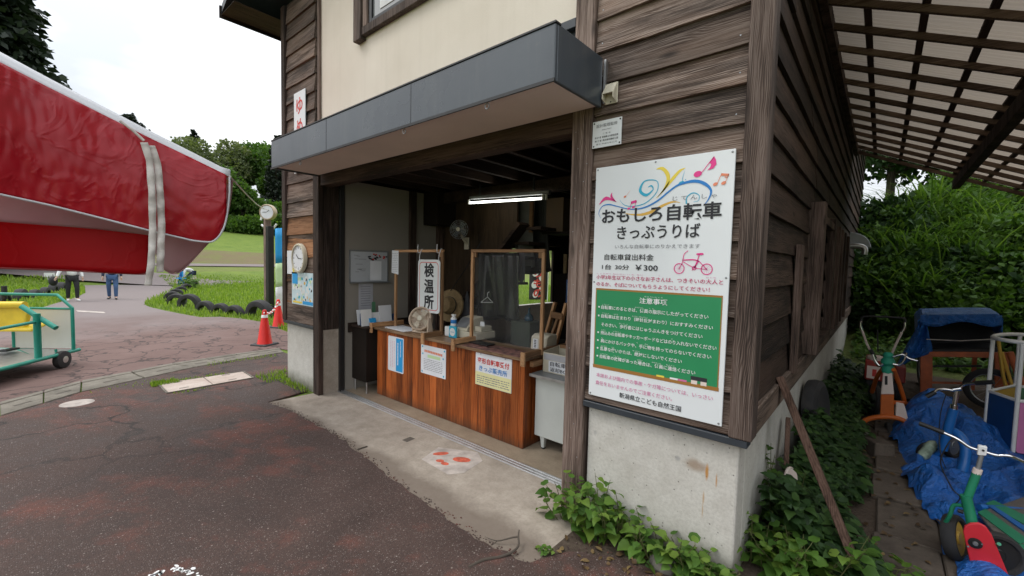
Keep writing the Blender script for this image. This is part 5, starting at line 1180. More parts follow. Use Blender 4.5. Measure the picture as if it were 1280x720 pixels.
# banner on the lawn seen through the far opening
p = oz(672,392,.0); b0 = dep(672,386,20)
t = thing('far_banner', 'black and white banner with red characters on the lawn beyond the booth', 'banner', (b0.x,b0.y,0))
wd = AR*.42; hz = V(0,0,1); bz = .15
q = lambda u, v: V(b0.x,b0.y,0)+wd*u+hz*(bz+v*2.0)+AF*.03*math.sin(v*5+u*2)
mb = MB(); mb.grid(lambda u, v: q(u*2-1, v), 4, 10); o = mb.build('banner_cloth', M['blackcloth'], t); o.modifiers.new('thick','SOLIDIFY').thickness = .01
Wn = V(AR.y*0-AF.x, -AF.y, 0).normalized()
mb = MB()
for (u, v, s) in ((-.45,.88,.3),(.45,.80,.28),(-.35,.62,.34),(.35,.5,.3),(-.4,.35,.35),(.4,.25,.3),(-.3,.12,.3)): mb.disc((u*.42,bz+v*2.0),s*.42,s*.5,V(b0.x,b0.y,0),AR,UZ,Wn*.05,u,14)
mb.build('white_pattern', M['white'], t)
text_obj('red_lettering', M['red_ink'], [('の',-.22,.22,1.85,.40,.03),('り',-.2,.2,1.38,.40,.03),('も',-.22,.22,.92,.40,.03),('の',-.22,.22,.46,.40,.03)], V(b0.x,b0.y,0)+Wn*.056, AR, UZ, t)
mb = MB(); mb.cyl(q(1.06,-.08)-V(0,0,0), q(1.06,1.15), .018, 8); mb.build('pole', M['white'], t)

a = oy(608,373,1.50); mb = MB(); mb.tube([a+V(-.10,0,-.06),a+V(.12,0,-.045),a+V(.02,0,.02),a+V(-.10,0,-.06)], .006, 6); mb.tube([a+V(.02,0,.02),a+V(.02,0,.07),a+V(.05,0,.09)], .005, 6, sub=3); tag(mb.build('coat_hanger', M['white'], None, tuple(a)), 'white coat hanger hanging on the dark vinyl curtain', 'hanger')
# ================================================================== LEFT SIDE: awning, cart, cones, tyres, clock post
from mathutils import noise as mnoise
# awning: surveyed outline at real distances (nearer on the left), with a front flap, its back and a far flap
def awd(px): return 3.15+1.35*(px+60)/350
def A_(px, py, off=0): return dep(px, py, awd(px)+off)
AW = thing('red_awning', 'red vinyl awning with white hem and hanging straps over the yard', 'awning', tuple(A_(120,200)))
top = [(-70,41),(0,78),(60,109),(120,139),(190,174),(240,198),(283,219)]
bot = [(-70,228),(0,243),(60,256),(120,271),(190,289),(225,297),(252,303)]
def interp(P, x):
    for (a, b), (c, d) in zip(P, P[1:]):
        if x <= c: return b+(d-b)*(x-a)/(c-a)
    return P[-1][1]
cor = [(252,303),(266,301),(275,293),(281,280),(285,262),(288,240),(288,222)]
def flap(u, v):
    x = -70+u*(353); t = interp(top, x)
    if x <= 252: b = interp(bot, x)
    else:
        b = [interp([(252,303),(262,302.5),(270,299),(276,292),(281,281),(284,266)], x)][0]
    y = t+(b-t)*v
    nz = Vector((x*.017,v*1.3,0)); wob = .012*mnoise.noise(nz)+.006*(1-abs(mnoise.noise(nz*2.3+Vector((4,1,0))))*2)*v+.006*mnoise.noise(nz*6)
    return A_(x, y, wob - .10*math.sin(v*math.pi)*.35)
mb = MB(); mb.grid(flap, 110, 36); o = mb.build('front_flap', M['redvinyl'], AW); o.modifiers.new('thick','SOLIDIFY').thickness = .004
mb = MB(); hb = [(x, interp(bot, x)) for x in range(-70, 253, 12)]+[(262,302.5),(270,299),(276,292),(281,281),(284.5,264),(287,240),(287,221)]
mb.tube([A_(x, y, -.01) for x, y in hb], .009, 8, sub=3); mb.build('hem', M['whitehem'], AW)
# top edge: a real folded white strip standing above the red flap
mb = MB(); tp = [(x, interp(top, x)) for x in range(-70, 284, 12)]+[(284,220)]
def strp(u, v):
    x = -70+u*358; y = interp(top, x); k = 16*(1-.5*u); p = A_(x, y+1-k*v, .02+.05*v); return p
mb.grid(strp, 30, 3); o = mb.build('top_band', M['whitehem'], AW); o.modifiers.new('thick','SOLIDIFY').thickness = .012
# sloping roof behind the top edge
def roof(u, v):
    x = -70+u*358; y = interp(top, x)-11*(1-.55*u); p = A_(x, y, .07); h = ray(x, 330); h.z = 0; h.normalize(); return p + h*(1.6*v) - V(0,0,.12*v)
mb = MB(); mb.grid(roof, 20, 4); o = mb.build('roof_sheet', M['redvinyl'], AW); o.modifiers.new('thick','SOLIDIFY').thickness = .005
# pink back of the end flap, curling round under the hem
pk_t = [(-70,222),(0,238),(120,265),(190,283),(250,290),(285,262),(290,226)]
pk_b = [(-70,276),(0,277),(120,286),(188,294),(195,318),(204,336),(215,342),(228,338),(250,315),(272,290),(285,266),(291,228)]
def pink(u, v):
    x = -70+u*360; t = interp([(-70,215),(0,232),(252,285),(284,230),(290,224)], x); b = interp(pk_b, x); return A_(x, t+(b-t)*v, .16+.10*v+.012*math.sin(x*.07+v*4))
mb = MB(); mb.grid(pink, 72, 10); o = mb.build('inner_lining', M['pinkinner'], AW); o.modifiers.new('thick','SOLIDIFY').thickness = .004
mb = MB(); mb.tube([A_(x, y, .26) for x, y in ((204,336),(215,342),(228,338),(250,315),(272,290),(285,266),(291,226))], .006, 6, sub=4); mb.build('lining_edge', M['pinkinner'], AW)
def red2(u, v):
    x = -70+u*258; t = interp([(-70,262),(0,266),(188,280)], x); b = interp([(-70,332),(0,335),(100,339),(170,342.5),(184,341),(188,334)], x); return A_(x, t+(b-t)*v, .34+.02*math.sin(x*.03)+.05*v)
mb = MB(); mb.grid(red2, 40, 10); o = mb.build('back_flap', M['redinner'], AW); o.modifiers.new('thick','SOLIDIFY').thickness = .005
mb = MB(); mb.tube([A_(x, y, .385) for x, y in ((-70,332),(0,335),(60,337.3),(100,339),(170,342.5),(184,341),(188,332),(188,292))], .008, 6, sub=3); mb.build('back_hem', plain('dull_red_hem',(.28,.05,.05),.6), AW)
def strap(pl, w, nm, off):
    m = MB()
    def fn(u, v):
        x, y = interp([(a[1], a[0]) for a in pl], pl[0][1]+(pl[-1][1]-pl[0][1])*u), pl[0][1]+(pl[-1][1]-pl[0][1])*u
        return A_(x+(v-.5)*w*(1+.05*math.sin(u*31)), y, off+.006*math.sin(u*47+v)+.01*math.sin(u*13))
    m.grid(fn, 60, 2); o = m.build(nm, M['webbing'], AW); o.modifiers.new('thick','SOLIDIFY').thickness = .004
strap([(180,178),(187,200),(190,240),(191,290),(189,330),(185,357)], 9.5, 'strap', -.14)
strap([(189,182),(197,205),(200,240),(202,280),(200,340)], 9.5, 'strap', -.125)
mb = MB(); mb.tube([A_(x, y, -.06) for x, y in ((150,151),(165,162),(180,176))], .012, 6); mb.build('tie', M['webbing'], AW)
# frame and legs of the awning (outside the picture, they carry it)
mb = MB(); l0 = A_(-70,60,.3); l1 = A_(-70,60,1.5); 
mb.tube([A_(-70,44,.08), A_(120,143,.08), A_(284,224,.08)], .014, 8)
for p in (l0, l1): mb.tube([p, V(p.x-.2,p.y-.3,0)], .02, 8)
mb.tube([l0, l1], .016, 8); mb.build('frame', M['greymetal'], AW)
# rope to the clock post
tip = A_(288,221,.0)
CP = oz(337,390)
pt = V(CP.x, CP.y, zv(CP, 262))
mb = MB(); mid = tip.lerp(pt,.5)-V(0,0,.10); mb.tube([tip, tip.lerp(pt,.25)-V(0,0,.07), mid, tip.lerp(pt,.75)-V(0,0,.07), pt], .010, 6, sub=4); tag(mb.build('guy_rope', M['webbing'], None, tuple(tip)), 'thin pale rope from the awning tip to the clock post', 'rope')
# clock post
t = thing('clock_post', 'tall weathered wooden post with round outdoor clock and white brackets', 'clock post', (CP.x,CP.y,0))
hz_ = zv(CP,260)
mb = MB(); mb.box(CP.x-.20,CP.x-.02,CP.y-.10,CP.y+.08,-.1,hz_+.02); mb.build('post', M['post'], t, bevel=.01)
mb = MB(); mb.box(CP.x-.018,CP.x+.20,CP.y-.10,CP.y+.08,-.1,zv(CP,283)); mb.build('post_board', M['blacksteel'], t, bevel=.008)
c = V(CP.x+.16,CP.y-.08,zv(CP,266)); ax = V(.62,-.75,-.05).normalized()
mb = MB(); mb.lathe(c-ax*.13, ax, [(.10,0),(.24,.02),(.25,.05),(.25,.20),(.235,.225),(.215,.22),(.21,.20),(0,.20)], 32); mb.build('clock_case', plain('brass_clock',(.42,.33,.22),.4,.3), t)
mb = MB(); mb.lathe(c-ax*.13, ax, [(.208,.201),(.208,.204),(0,.204)], 28); mb.build('clock_face', M['paper'], t)
a1 = ax.cross(V(0,0,1)).normalized(); a2 = a1.cross(ax)
mb = MB()
for a, ln in ((1.6,.14),(-.9,.10)): mb.bar(c+ax*.078, c+ax*.078+(a1*math.sin(a)+a2*math.cos(a))*ln, .012,.004, ax)
mb.build('hand', M['ink'], t)
for s in (((330,262),(326,275)),((327,281),(333,288)),((346,280),(340,288))):
    A = dep(*s[0],14.6); Bq = dep(*s[1],14.6); mb = MB(); mb.tube([A, A.lerp(Bq,.5)+V(.03,0,.02), Bq], .035, 8); mb.build('bracket', M['white'], t)
# blue banner beside the building
p = oz(357.5,398); zt = zv(p,284); t = thing('tall_banner', 'narrow blue and white banner standing beside the left building corner', 'banner', (p.x,p.y,0))
pp = [(.0,zt,'skyblue'),(.35,None,None)]
for (f0, f1, mt) in ((.62,1,'skyblue'),(.36,.62,'palegreen'),(.03,.36,'whitecloth')):
    mb = MB(); mb.grid(lambda u, v: V(p.x,p.y,0)+AR*(-.02-.26*u)+AF*(.05*math.sin(u*4+v))+V(0,0,zt*(f0+(f1-f0)*v)-.05*u), 5, 4); o = mb.build('banner_cloth', M[mt], t); o.modifiers.new('thick','SOLIDIFY').thickness = .006
mb = MB(); mb.cyl((p.x,p.y,0),(p.x,p.y,zt+.1),.014,8); mb.build('pole', M['white'], t)
# cones with a chain
def cone(p, lab):
    t = thing('traffic_cone', lab, 'traffic cone', (p.x,p.y,.002), 'red traffic cones beside the building')
    x, y = p.x, p.y
    mb = MB(); mb.lathe((x,y,.03),(0,0,1),[(.145,0),(.135,.02),(.042,.66),(.034,.69),(.0,.70)],28); mb.build('cone_body', M['orange_cone'], t)
    mb = MB(); a = .5
    c, s = math.cos(a), math.sin(a); q = [(-.19,-.19),(.19,-.19),(.19,.19),(-.19,.19)]
    mb.hexa([(x+c*u-s*v,y+s*u+c*v,.003) for u, v in q]+[(x+.93*(c*u-s*v),y+.93*(s*u+c*v),.034) for u, v in q]); mb.build('base', M['black'], t, bevel=.006)
    mb = MB(); mb.lathe((x,y,.03),(0,0,1),[(.064,.535),(.063,.5355),(.055,.59),(.053,.592)],24); mb.build('white_collar', M['white'], t)
    return t
c1 = oz(331,431); c2 = oz(348,409); cone(c1, 'nearer red traffic cone standing by the gutter'); cone(c2, 'farther red traffic cone half behind the building corner')
t = thing('plastic_chain', 'red and white plastic chain hung between the two traffic cones', 'chain', (c1.x,c1.y,.6))
for k in range(22):
    u = k/21; p = c1.lerp(c2,u)+V(0,0,.66-.5*(.25-(u-.5)**2)*.9); 
    if k % 2 == 0 or True:
        mb = MB(); d = (c2-c1).normalized(); n = V(-d.y,d.x,0) if k % 2 else V(0,0,1); mb.tube([p+d*math.cos(a)*.06+n*math.sin(a)*.024 for a in np.linspace(0,2*math.pi,10,endpoint=False)], .010, 5, True); mb.build('link', M['white'] if k % 4 < 2 else M['red_ink'], t)
# tyres half buried along the track
tyre_n = 0
def tyre_mesh(r, w):
    m = MB(); prof = [(.58,-.36),(.62,-.48),(.80,-.5),(.96,-.40),(1.0,-.2),(1.0,.2),(.96,.40),(.80,.5),(.62,.48),(.58,.36),(.62,.2),(.62,-.2)]
    n = 28
    for i in range(n):
        t = 2*math.pi*i/n
        for (a, b) in prof: m.v.append((r*a*math.cos(t), w*b, r*a*math.sin(t)))
    k = len(prof)
    for i in range(n):
        for j in range(k): m._f((i*k+j, ((i+1)%n)*k+j, ((i+1)%n)*k+(j+1)%k, i*k+(j+1)%k), .5, True)
    return m
T0 = None
TY = 'tyres half buried along the kart track'
def tyre(px, py, ry, yaw, label, r=None, z=None, lean=0):
    global T0
    p = oz(px, py); 
    if z is not None: p = oz(px, py, z)
    if T0 is None: T0 = tyre_mesh(.33,.24).build('tyre', M['rubber']); o = T0
    else: o = T0.copy(); C.objects.link(o)
    r = (r or .33)*.9; k = r/.33; o.scale = (k,k*.95,k); o.location = (p.x,p.y,p.z+ry*(r or .33)); o.rotation_euler = (lean,0,yaw)
    return tag(o, label, 'tyre', TY)
# right edge of the track, from the big one by the clock post outward
rt = [(325,396,.15,.45,.50),(294,394,-.02,.45,.36),(276.5,391.5,0,.50,.36),(257.5,389,.05,.5,.37),(237,384.5,.28,.75,.42),(221,380,.2,1.0,.36),(216,375,.15,1.2,.34),(220,370,.1,1.3,.33),(226,366,.1,1.5,.32),(233,362,.12,1.9,.32),(238,359.5,.1,2.2,.32),(243,358,.15,2.4,.32),
 (218,352.5,.05,.9,.33),(211,351.5,.05,.9,.33),(205,350.5,.05,.85,.33),(198,349,.05,.8,.34),(190,348,.05,.8,.34),(172,346.8,.05,.8,.34),(162,346,.05,.8,.34),(152,345.3,.05,.8,.34),(142,344.8,.05,.8,.34),(132,344.4,.05,.8,.34)]
names = ['largest black tyre half buried below the clock post','flat half buried tyre next left of the largest one','third half buried tyre left of the clock post','fourth half buried tyre left of the clock post','upright tyre standing highest at the bend of the track','tyre just behind the upright tyre at the bend']
for i, (px, py, ry, yaw, r) in enumerate(rt):
    nn = names[i] if i < len(names) else 'worn black tyre in the far row along the right bend of the track'
    if 5 < i < 12: nn = ['tyre at the inner bend left of the leafy weed','second tyre behind the inner bend of the track','tyre behind the bend beside the leafy weed','tyre lying behind the leafy weed at the bend','tyre in front of the bending person in white','last tyre at the feet of the bending person'][i-6]
    tyre(px, py, ry, yaw, nn, r, lean=.12)
lt = [(4,379,.1,-.35,.40),(26.5,375,.12,-.35,.42),(43.5,372.5,.0,-.3,.38),(56.5,369.5,.05,-.3,.38),(66.5,366,.15,-.25,.40),(77,364,.2,-.2,.40)]
for i, (px, py, ry, yaw, r) in enumerate(lt): tyre(px, py, ry, yaw, ['leftmost black tyre on the grass behind the pedal cart','tall half tyre on the grass above the cart rail','third tyre from the left on the grass island','fourth tyre from the left on the grass island','fifth tyre on the grass island left of the walkers','tyre at the tip of the grass island beside the walkers'][i], r)
for i, px in enumerate((13,20,27,35,42,49,57,63)):
    py = 347.5+.07*(px-13); tyre(px, py+1.0, .15, .2, 'black tyre in the farthest row across the grass island', .36)
# small white marker
p = oz(62,354); t = thing('lap_marker', 'small white numbered marker board on the grass island', 'marker', (p.x,p.y,0)); h1 = zv(p,341); wd = AR*.30
mb = MB(); mb.obox(V(p.x,p.y,h1-.42), wd, AF*.015, V(0,0,.42)); mb.build('board', M['white'], t)
mb = MB(); mb.cyl((p.x,p.y,0),(p.x,p.y,.2),.02,8); mb.build('stake', M['post'], t)
mb = MB(); nn = V(-AF.x,-AF.y,0).normalized(); mb.obox(V(p.x,p.y,h1-.35)-V(0,0,0)+nn*.02, AR*.03, nn*.003, V(0,0,.18)); mb.obox(V(p.x,p.y,h1-.35)+nn*.02+AR*.12, AR*.03, nn*.003, V(0,0,.18)); mb.build('mark', M['grey_ink'], t)
# ------------------------------------------------------------------ pedal cart
P0 = oz(78,460)
CT = thing('pedal_cart', 'teal tube framed pedal cart with yellow seat and white back panel', 'pedal cart', (P0.x-.4,P0.y,0))
def cz(px, py, z): return oz(px, py, z)
b1 = cz(99,437,.22); b0 = cz(0,462,.22); ud = (b0-b1).normalized(); b0 = b1+ud*2.4
pl = cz(18,436,.24); pr = cz(92,437,.24)
sc = .024
def tb(nm, pts, r=sc, mat='teal', sub=0): m = MB(); m.tube(pts, r, 10, sub=sub); return m.build(nm, M[mat], CT)
tb('lower_rail', [b1, b0], .028)
q1 = cz(99,437,.22); q0 = cz(18,443,.22); back = (pl-pr).normalized()
tb('lower_rail', [pr+V(0,0,-.02), pr+back*2.3], .026); 
def up(p, py): return V(p.x,p.y,zv(p,py))
zr1 = zv(pr,369); 
tb('rear_hoop', [pr, V(pr.x,pr.y,zv(pr,385)), V(pr.x,pr.y,zr1)+back*.22, V(pr.x,pr.y,zr1+.0)+back*2.2], .024)
zr2 = zv(pr,386); tb('panel_rail', [V(pr.x,pr.y,zr2), V(pr.x,pr.y,zr2)+back*1.05], .018)
tb('panel_post', [V(pl.x,pl.y,.22), V(pl.x,pl.y,zr2)], .024)
mb = MB(); e = V(back.y,-back.x,0)*.01; mb.prism([pr+back*.03+V(0,0,.02)+e, pl+V(0,0,.02)+e, V(pl.x,pl.y,zr2-.02)+e, V(pr.x,pr.y,zr2-.02)+back*.03+e], -e*1.4); mb.build('back_panel', plain('off_white_panel',(.62,.62,.56),.5,0,.08,1.5), CT)
ps = cz(48,449,.22); za = zv(ps,392); tb('side_post', [ps, V(ps.x,ps.y,za)], .042)
ff = (b1-b0).normalized()
tb('arm_rest', [dep(27,383,(ps-CAM).dot(AF)), dep(47,396,(ps-CAM).dot(AF)), dep(70,410,(ps-CAM).dot(AF))], .036)
tb('side_rail', [V(ps.x,ps.y,zv(ps,402)), V(ps.x,ps.y,zv(ps,402)-.05)-ff*1.6], .022)
tb('cross_rail', [b1, pr+V(0,0,-.02)], .026); tb('cross_rail', [ps, ps+V(-e.x,-e.y,0).normalized()*0+ (pl-ps)*.9], .02)
mb = MB(); mb.prism([b1-ff*.12+V(0,0,.01), b0+V(0,0,.01), pr+back*2.2, pr+back*.1], (0,0,.008)); mb.build('foot_plate', M['alu'], CT)
mb = MB(); dd = (ps-CAM).dot(AF)+.10
sb = [(-60,382),(30,382),(34,390),(30,412),(-60,412)]
mb.prism([dep(x, y, dd) for x, y in sb], AF*.07); mb.build('seat_back', M['yellowp'], CT, bevel=.02, seg=2)
mb = MB(); A, Bq = dep(-60,381,dd-.02), dep(31,381,dd-.02); mb.tube([A,Bq], .05, 10); mb.build('seat_roll', M['yellowp'], CT)
mb = MB(); mb.hexa([dep(-60,415,dd-.05),dep(40,415,dd-.05),dep(59,407,dd+.22),dep(-50,407,dd+.22)]+[dep(-60,411,dd-.05),dep(38,411,dd-.05),dep(58,403,dd+.22),dep(-50,403,dd+.22)]); mb.build('seat', M['yellowp'], CT, bevel=.015)
for cpt in (V(P0.x,P0.y,.135), V(P0.x,P0.y,.135)+ud*2.2):
    mb = MB(); axd = V(-ud.y,ud.x,0); mb.lathe(cpt-axd*.05, axd, [(.05,0),(.085,.0),(.13,.012),(.135,.03),(.135,.07),(.13,.088),(.085,.10),(.05,.10)], 24); wh = mb.build('wheel', M['rubber'], CT)
    mb = MB(); mb.lathe(cpt-axd*.055, axd, [(.0,0),(.035,.0),(.075,.012),(.082,.03),(.082,.08),(.075,.098),(.035,.11),(0,.11)], 20); mb.build('rim', M['alu'], wh)
    mb = MB(); mb.tube([cpt-axd*.06, cpt-axd*.08+V(0,0,.16)], .016, 8); mb.build('fork', M['teal'], wh)
p = cz(12,437,.30); mb = MB(); mb.obox(p, ff*.11, V(-ff.y,ff.x,0)*.05, V(0,0,.015)); mb.build('pedal', M['black'], CT, bevel=.006)
p = dep(5.5,370,(pr+back*1.1-CAM).dot(AF)); mb = MB(); mb.tube([p-V(0,0,.05), p+V(0,0,.16)], .035, 10); mb.build('hand_grip', M['black'], CT); mb = MB(); mb.tube([p-V(0,0,.04), p-V(0,0,.2)+back*.1, p-V(0,0,.34)+back*.25], .025, 8); mb.build('lever', M['black'], CT)
# ================================================================== RIGHT YARD
def tbx(parent, nm, pts, r, mat, sub=0, n=10): m = MB(); m.tube(pts, r, n, sub=sub); return m.build(nm, M[mat], parent)
def wheel(parent, c, ax, r, w=.05, tyre='rubber', rim='greymetal', disc=True, spokes=0):
    ax = Vector(ax).normalized(); m = MB(); k = w/2
    m.lathe(Vector(c)-ax*k, ax, [(r*.74,.2*w),(r*.80,.02*w),(r*.93,0),(r,.22*w),(r,.78*w),(r*.93,w),(r*.80,.98*w),(r*.74,.8*w),(r*.72,.5*w),(r*.74,.2*w)], 30, False); wh = m.build('wheel', M[tyre], parent)
    m = MB()
    if disc: m.lathe(Vector(c)-ax*k*.7, ax, [(0,0),(r*.25,0),(r*.3,.1*w),(r*.75,.1*w),(r*.75,.6*w),(r*.3,.6*w),(r*.25,.7*w),(0,.7*w)], 24)
    else:
        a1 = ax.orthogonal().normalized(); a2 = ax.cross(a1)
        m.tube([Vector(c)+(a1*math.cos(t)+a2*math.sin(t))*r*.74 for t in np.linspace(0,2*math.pi,24,endpoint=False)], .012, 6, True); m.cyl(Vector(c)-ax*k, Vector(c)+ax*k, .025, 10)
        for i in range(16): t = i*math.pi/8; m.tube([Vector(c), Vector(c)+(a1*math.cos(t)+a2*math.sin(t))*r*.74], .002, 4)
    m.build('rim', M[rim], wh); return wh
# ---- blue tarp
bnd = [(1127,604),(1122,560),(1110,552),(1119,530),(1128,508),(1143,498),(1165,497),(1200,500),(1228,530),(1290,560),(1330,640),(1330,760),(1215,770),(1196,735),(1176,690),(1168,660),(1150,640)]
bp = [oz(px, py) for px, py in bnd]
def inside(x, y):
    c = False; n = len(bp)
    for i in range(n):
        a, b = bp[i], bp[i-1]
        if (a.y > y) != (b.y > y) and x < (b.x-a.x)*(y-a.y)/(b.y-a.y)+a.x: c = not c
    return c
def edist(x, y):
    d = 9; best = None
    for i in range(len(bp)):
        a, b = bp[i-1], bp[i]; ab = V(b.x-a.x,b.y-a.y,0); t = max(0,min(1,(V(x-a.x,y-a.y,0)).dot(ab)/max(ab.dot(ab),1e-6))); dd_ = (V(x-a.x,y-a.y,0)-ab*t).length
        if dd_ < d: d = dd_; best = (a.x+ab.x*t, a.y+ab.y*t)
    edist.near = best
    return d
humps = [(oz(1165,545),.40,.40),(oz(1205,560),.26,.40),(oz(1138,560),.20,.22),(oz(1150,615),.16,.22),(oz(1215,600),.06,.4)]
from mathutils import noise as mn
mb = MB(); st = .034; idx = {}
gx = np.arange(.55, 2.3, st); gy = np.arange(.2, 5.6, st)
def tarpz(x, y):
    z = .03
    for (h, a, s) in humps: z = max(z, a*math.exp(-((x-h.x)**2+(y-h.y)**2*.6)/(s*s)*1.6)) 
    e = min(1, edist(x,y)/.12)
    p = Vector((x*4.1, y*3.3, 1.3)); q2 = p+Vector((mn.noise(p*.8),mn.noise(p*.8+Vector((9,0,0))),0))*1.2; f = max(0,1-abs(mn.noise(q2*.62))*2.0)**2*.11 + abs(mn.noise(q2*1.7))*.05 + abs(mn.noise(q2*4.6))*.009
    return .012+(z+f)*(.25+.75*e)
for i, x in enumerate(gx):
    for j, y in enumerate(gy):
        ins = inside(x, y); e_ = edist(x, y)
        if ins or e_ < st*.8:
            if not ins: x, y = edist.near
            idx[i,j] = len(mb.v); mb.v.append((x+.02*mn.noise(Vector((x*6,y*6,0))), y+.02*mn.noise(Vector((x*6,y*6,5))), tarpz(x, y)))
for (i,j) in list(idx):
    if (i+1,j) in idx and (i,j+1) in idx and (i+1,j+1) in idx: mb._f((idx[i,j],idx[i+1,j],idx[i+1,j+1],idx[i,j+1]),.5,True)
o = mb.build('tarpaulin', M['tarp'], None, (1.1,2.5,0)); tag(o, 'crumpled blue tarpaulin spread over the ground beside the paving slabs', 'tarpaulin'); s = o.modifiers.new('sub','SUBSURF'); s.levels = s.render_levels = 1
# ---- cage cart
A = oz(1230,560,.12); Bc = V(A.x+.17,A.y-.29,.12); Cc = V(A.x+.80,A.y-.12,.12); Dd = V(A.x+.27,A.y+.50,.12)
Ap = oz(1230,560); 
def up2(p, py): return zv(p, py)
A = V(1.45,3.9,.10); Bc = V(1.60,3.60,.10); Cc = V(2.15,3.70,.10); Dd = V(1.72,4.45,.10); Ee = V(2.25,4.3,.10)
G = thing('cage_cart', 'white railed play cart with blue pink yellow and green side panels', 'cart', (1.8,4.0,0))
zt = 1.16
for p in (A,Bc,Cc,Dd,Ee):
    mb = MB(); mb.tube([p, V(p.x,p.y,zt)], .017, 10); mb.build('post', M['white'], G)
rg = [A,Bc,Cc,Ee,Dd]; rpts = []
for i in range(5): rpts.append(V(rg[i].x,rg[i].y,zt))
mb = MB(); cc = sum(rpts, V(0,0,0))/5; mb.tube(rpts, .020, 10, True, sub=6); mb.build('top_rail', M['white'], G)
mb = MB(); mb.tube([V(p.x,p.y,.60) for p in rg], .016, 8, True); mb.build('middle_rail', M['white'], G)
for (p, q, mt, z1) in ((A,Bc,'navy',.585),(Bc,Cc,'pinkp',.585),(Dd,A,'yelpanel',.585),(Ee,Dd,'greenpanel',.585),(Cc,Ee,'navy',.585)):
    d = (q-p).normalized(); n = V(-d.y,d.x,0)*.006; mb = MB(); mb.prism([p+d*.018-n, q-d*.018-n, V(q.x,q.y,z1)-d*.018-n, V(p.x,p.y,z1)+d*.018-n], n*2); pn = mb.build('side_panel', M[mt], G)
    if mt == 'pinkp': mb = MB(); mb.prism([p+d*.05-n*1.3+V(0,0,.40), p+d*.14-n*1.3+V(0,0,.40), p+d*.14-n*1.3+V(0,0,.44), p+d*.05-n*1.3+V(0,0,.44)], -n*.3); mb.build('sticker', M['paper'], pn)
mb = MB(); mb.prism([A,Bc,Cc,Ee,Dd], (0,0,.02)); mb.build('floor', M['batten_x'], G)
for p in (Bc,Cc,Dd): wheel(G, (p.x,p.y+.05,.07), (1,.2,0), .07, .035)
# ---- rickshaw with a blue hood
KX = thing('rickshaw', 'red framed passenger tricycle with a blue tarpaulin hood at the back of the yard', 'rickshaw', (1.5,6.6,0))
Y1, Y2 = 6.2, 7.0
f = lambda a, b, y=Y1: oy(a, b, y)
fr = [f(1158,500),f(1158,443),f(1252,443),f(1252,503)]
for pa, pb_ in ((fr[0]-V(0,0,.1),fr[1]),(fr[3]-V(0,0,.1),fr[2])): mb = MB(); mb.bar(pa, pb_, .06,.13,(1,0,0)); mb.build('leg', M['redframe'], KX, bevel=.006)
mb = MB(); mb.bar(fr[1]-V(.035,0,0), fr[2]+V(.06,0,0), .05,.075,(0,0,1)); mb.build('front_beam', M['redframe'], KX, bevel=.006)
for a, b in ((f(1160,478),f(1250,480)),): mb = MB(); mb.bar(a, b, .03,.025); mb.build('stretcher', M['redframe'], KX)
for x in (1160,1232): A_1 = f(x,446); mb = MB(); mb.bar(A_1+V(0,.04,0), A_1+V(0,.85,0), .05,.05); mb.bar(A_1+V(0,.85,-.02), A_1+V(0,.85,-.75), .05,.05,(1,0,0)); mb.build('side_frame', M['redframe'], KX)
mb = MB(); a = f(1160,462); b = f(1232,462); mb.bar(a+V(0,.3,0), b+V(0,.3,0), .03,.03); mb.build('rear_rail', M['blacksteel'], KX)
a, b = f(1150,441), f(1250,441); 
mb = MB(); mb.hexa([(a.x,Y1+.05,a.z-.02),(b.x,Y1+.05,b.z-.02),(b.x,Y2-.1,b.z-.02),(a.x,Y2-.1,a.z-.02),(a.x,Y1+.05,a.z+.06),(b.x,Y1+.05,b.z+.06),(b.x,Y2-.1,b.z+.06),(a.x,Y2-.1,a.z+.06)]); mb.build('seat', M['black'], KX, bevel=.02)
a, b, c, d = f(1160,440,Y2-.15), f(1248,440,Y2-.15), f(1246,402,Y2-.15), f(1162,402,Y2-.15)
mb = MB(); mb.prism([a,b,c,d], (0,.04,0)); mb.build('seat_back', M['blackcloth'], KX, bevel=.01)
hp = [(1148,428),(1147,402),(1154,394),(1246,393),(1254,398),(1253,424)]
def hood(u, v):
    t = u*(len(hp)-1); i = min(int(t), len(hp)-2); k = t-i; x = hp[i][0]*(1-k)+hp[i+1][0]*k; y = hp[i][1]*(1-k)+hp[i+1][1]*k
    p = oy(x, y, 6.15); return (p.x, 6.15+v*.95, p.z+.05*math.sin(v*2.4)+.016*mn.noise(Vector((u*9,v*6,2))))
mb = MB(); mb.grid(hood, 40, 14); o = mb.build('hood', M['tarp'], KX); o.modifiers.new('thick','SOLIDIFY').thickness = .012
def val(u, v):
    x = 1150+u*102; y = 394+v*(11+3*math.sin(u*9)); p = oy(x, y, 6.14); return (p.x, 6.14-.03*v+.02*math.sin(u*19+v), p.z)
mb = MB(); mb.grid(val, 30, 4); o = mb.build('hood_valance', M['tarp'], KX); o.modifiers.new('thick','SOLIDIFY').thickness = .01
def drape(u, v):
    a = oy(1150,402,6.15).lerp(oy(1158,402,6.15), u); b = oy(1120,460,6.15).lerp(oy(1166,440,6.15), u); p = a.lerp(b, v); return (p.x, p.y+.05*math.sin(u*9+v*4)+.06*v, p.z)
mb = MB(); mb.grid(drape, 14, 14); o = mb.build('hood_side', M['tarp'], KX); o.modifiers.new('thick','SOLIDIFY').thickness = .01
mb = MB(); mb.tube([oy(1158,424,6.1), oy(1200,426,6.1), oy(1240,424,6.1)], .006, 6); mb.build('cord', M['webbing'], KX)
wheel(KX, (oy(1250,470,6.9).x,6.85,.33), (1,.1,0), .33, .05, disc=False); wheel(KX, (oy(1152,470,6.9).x,6.85,.33), (1,.1,0), .33, .05, disc=False)
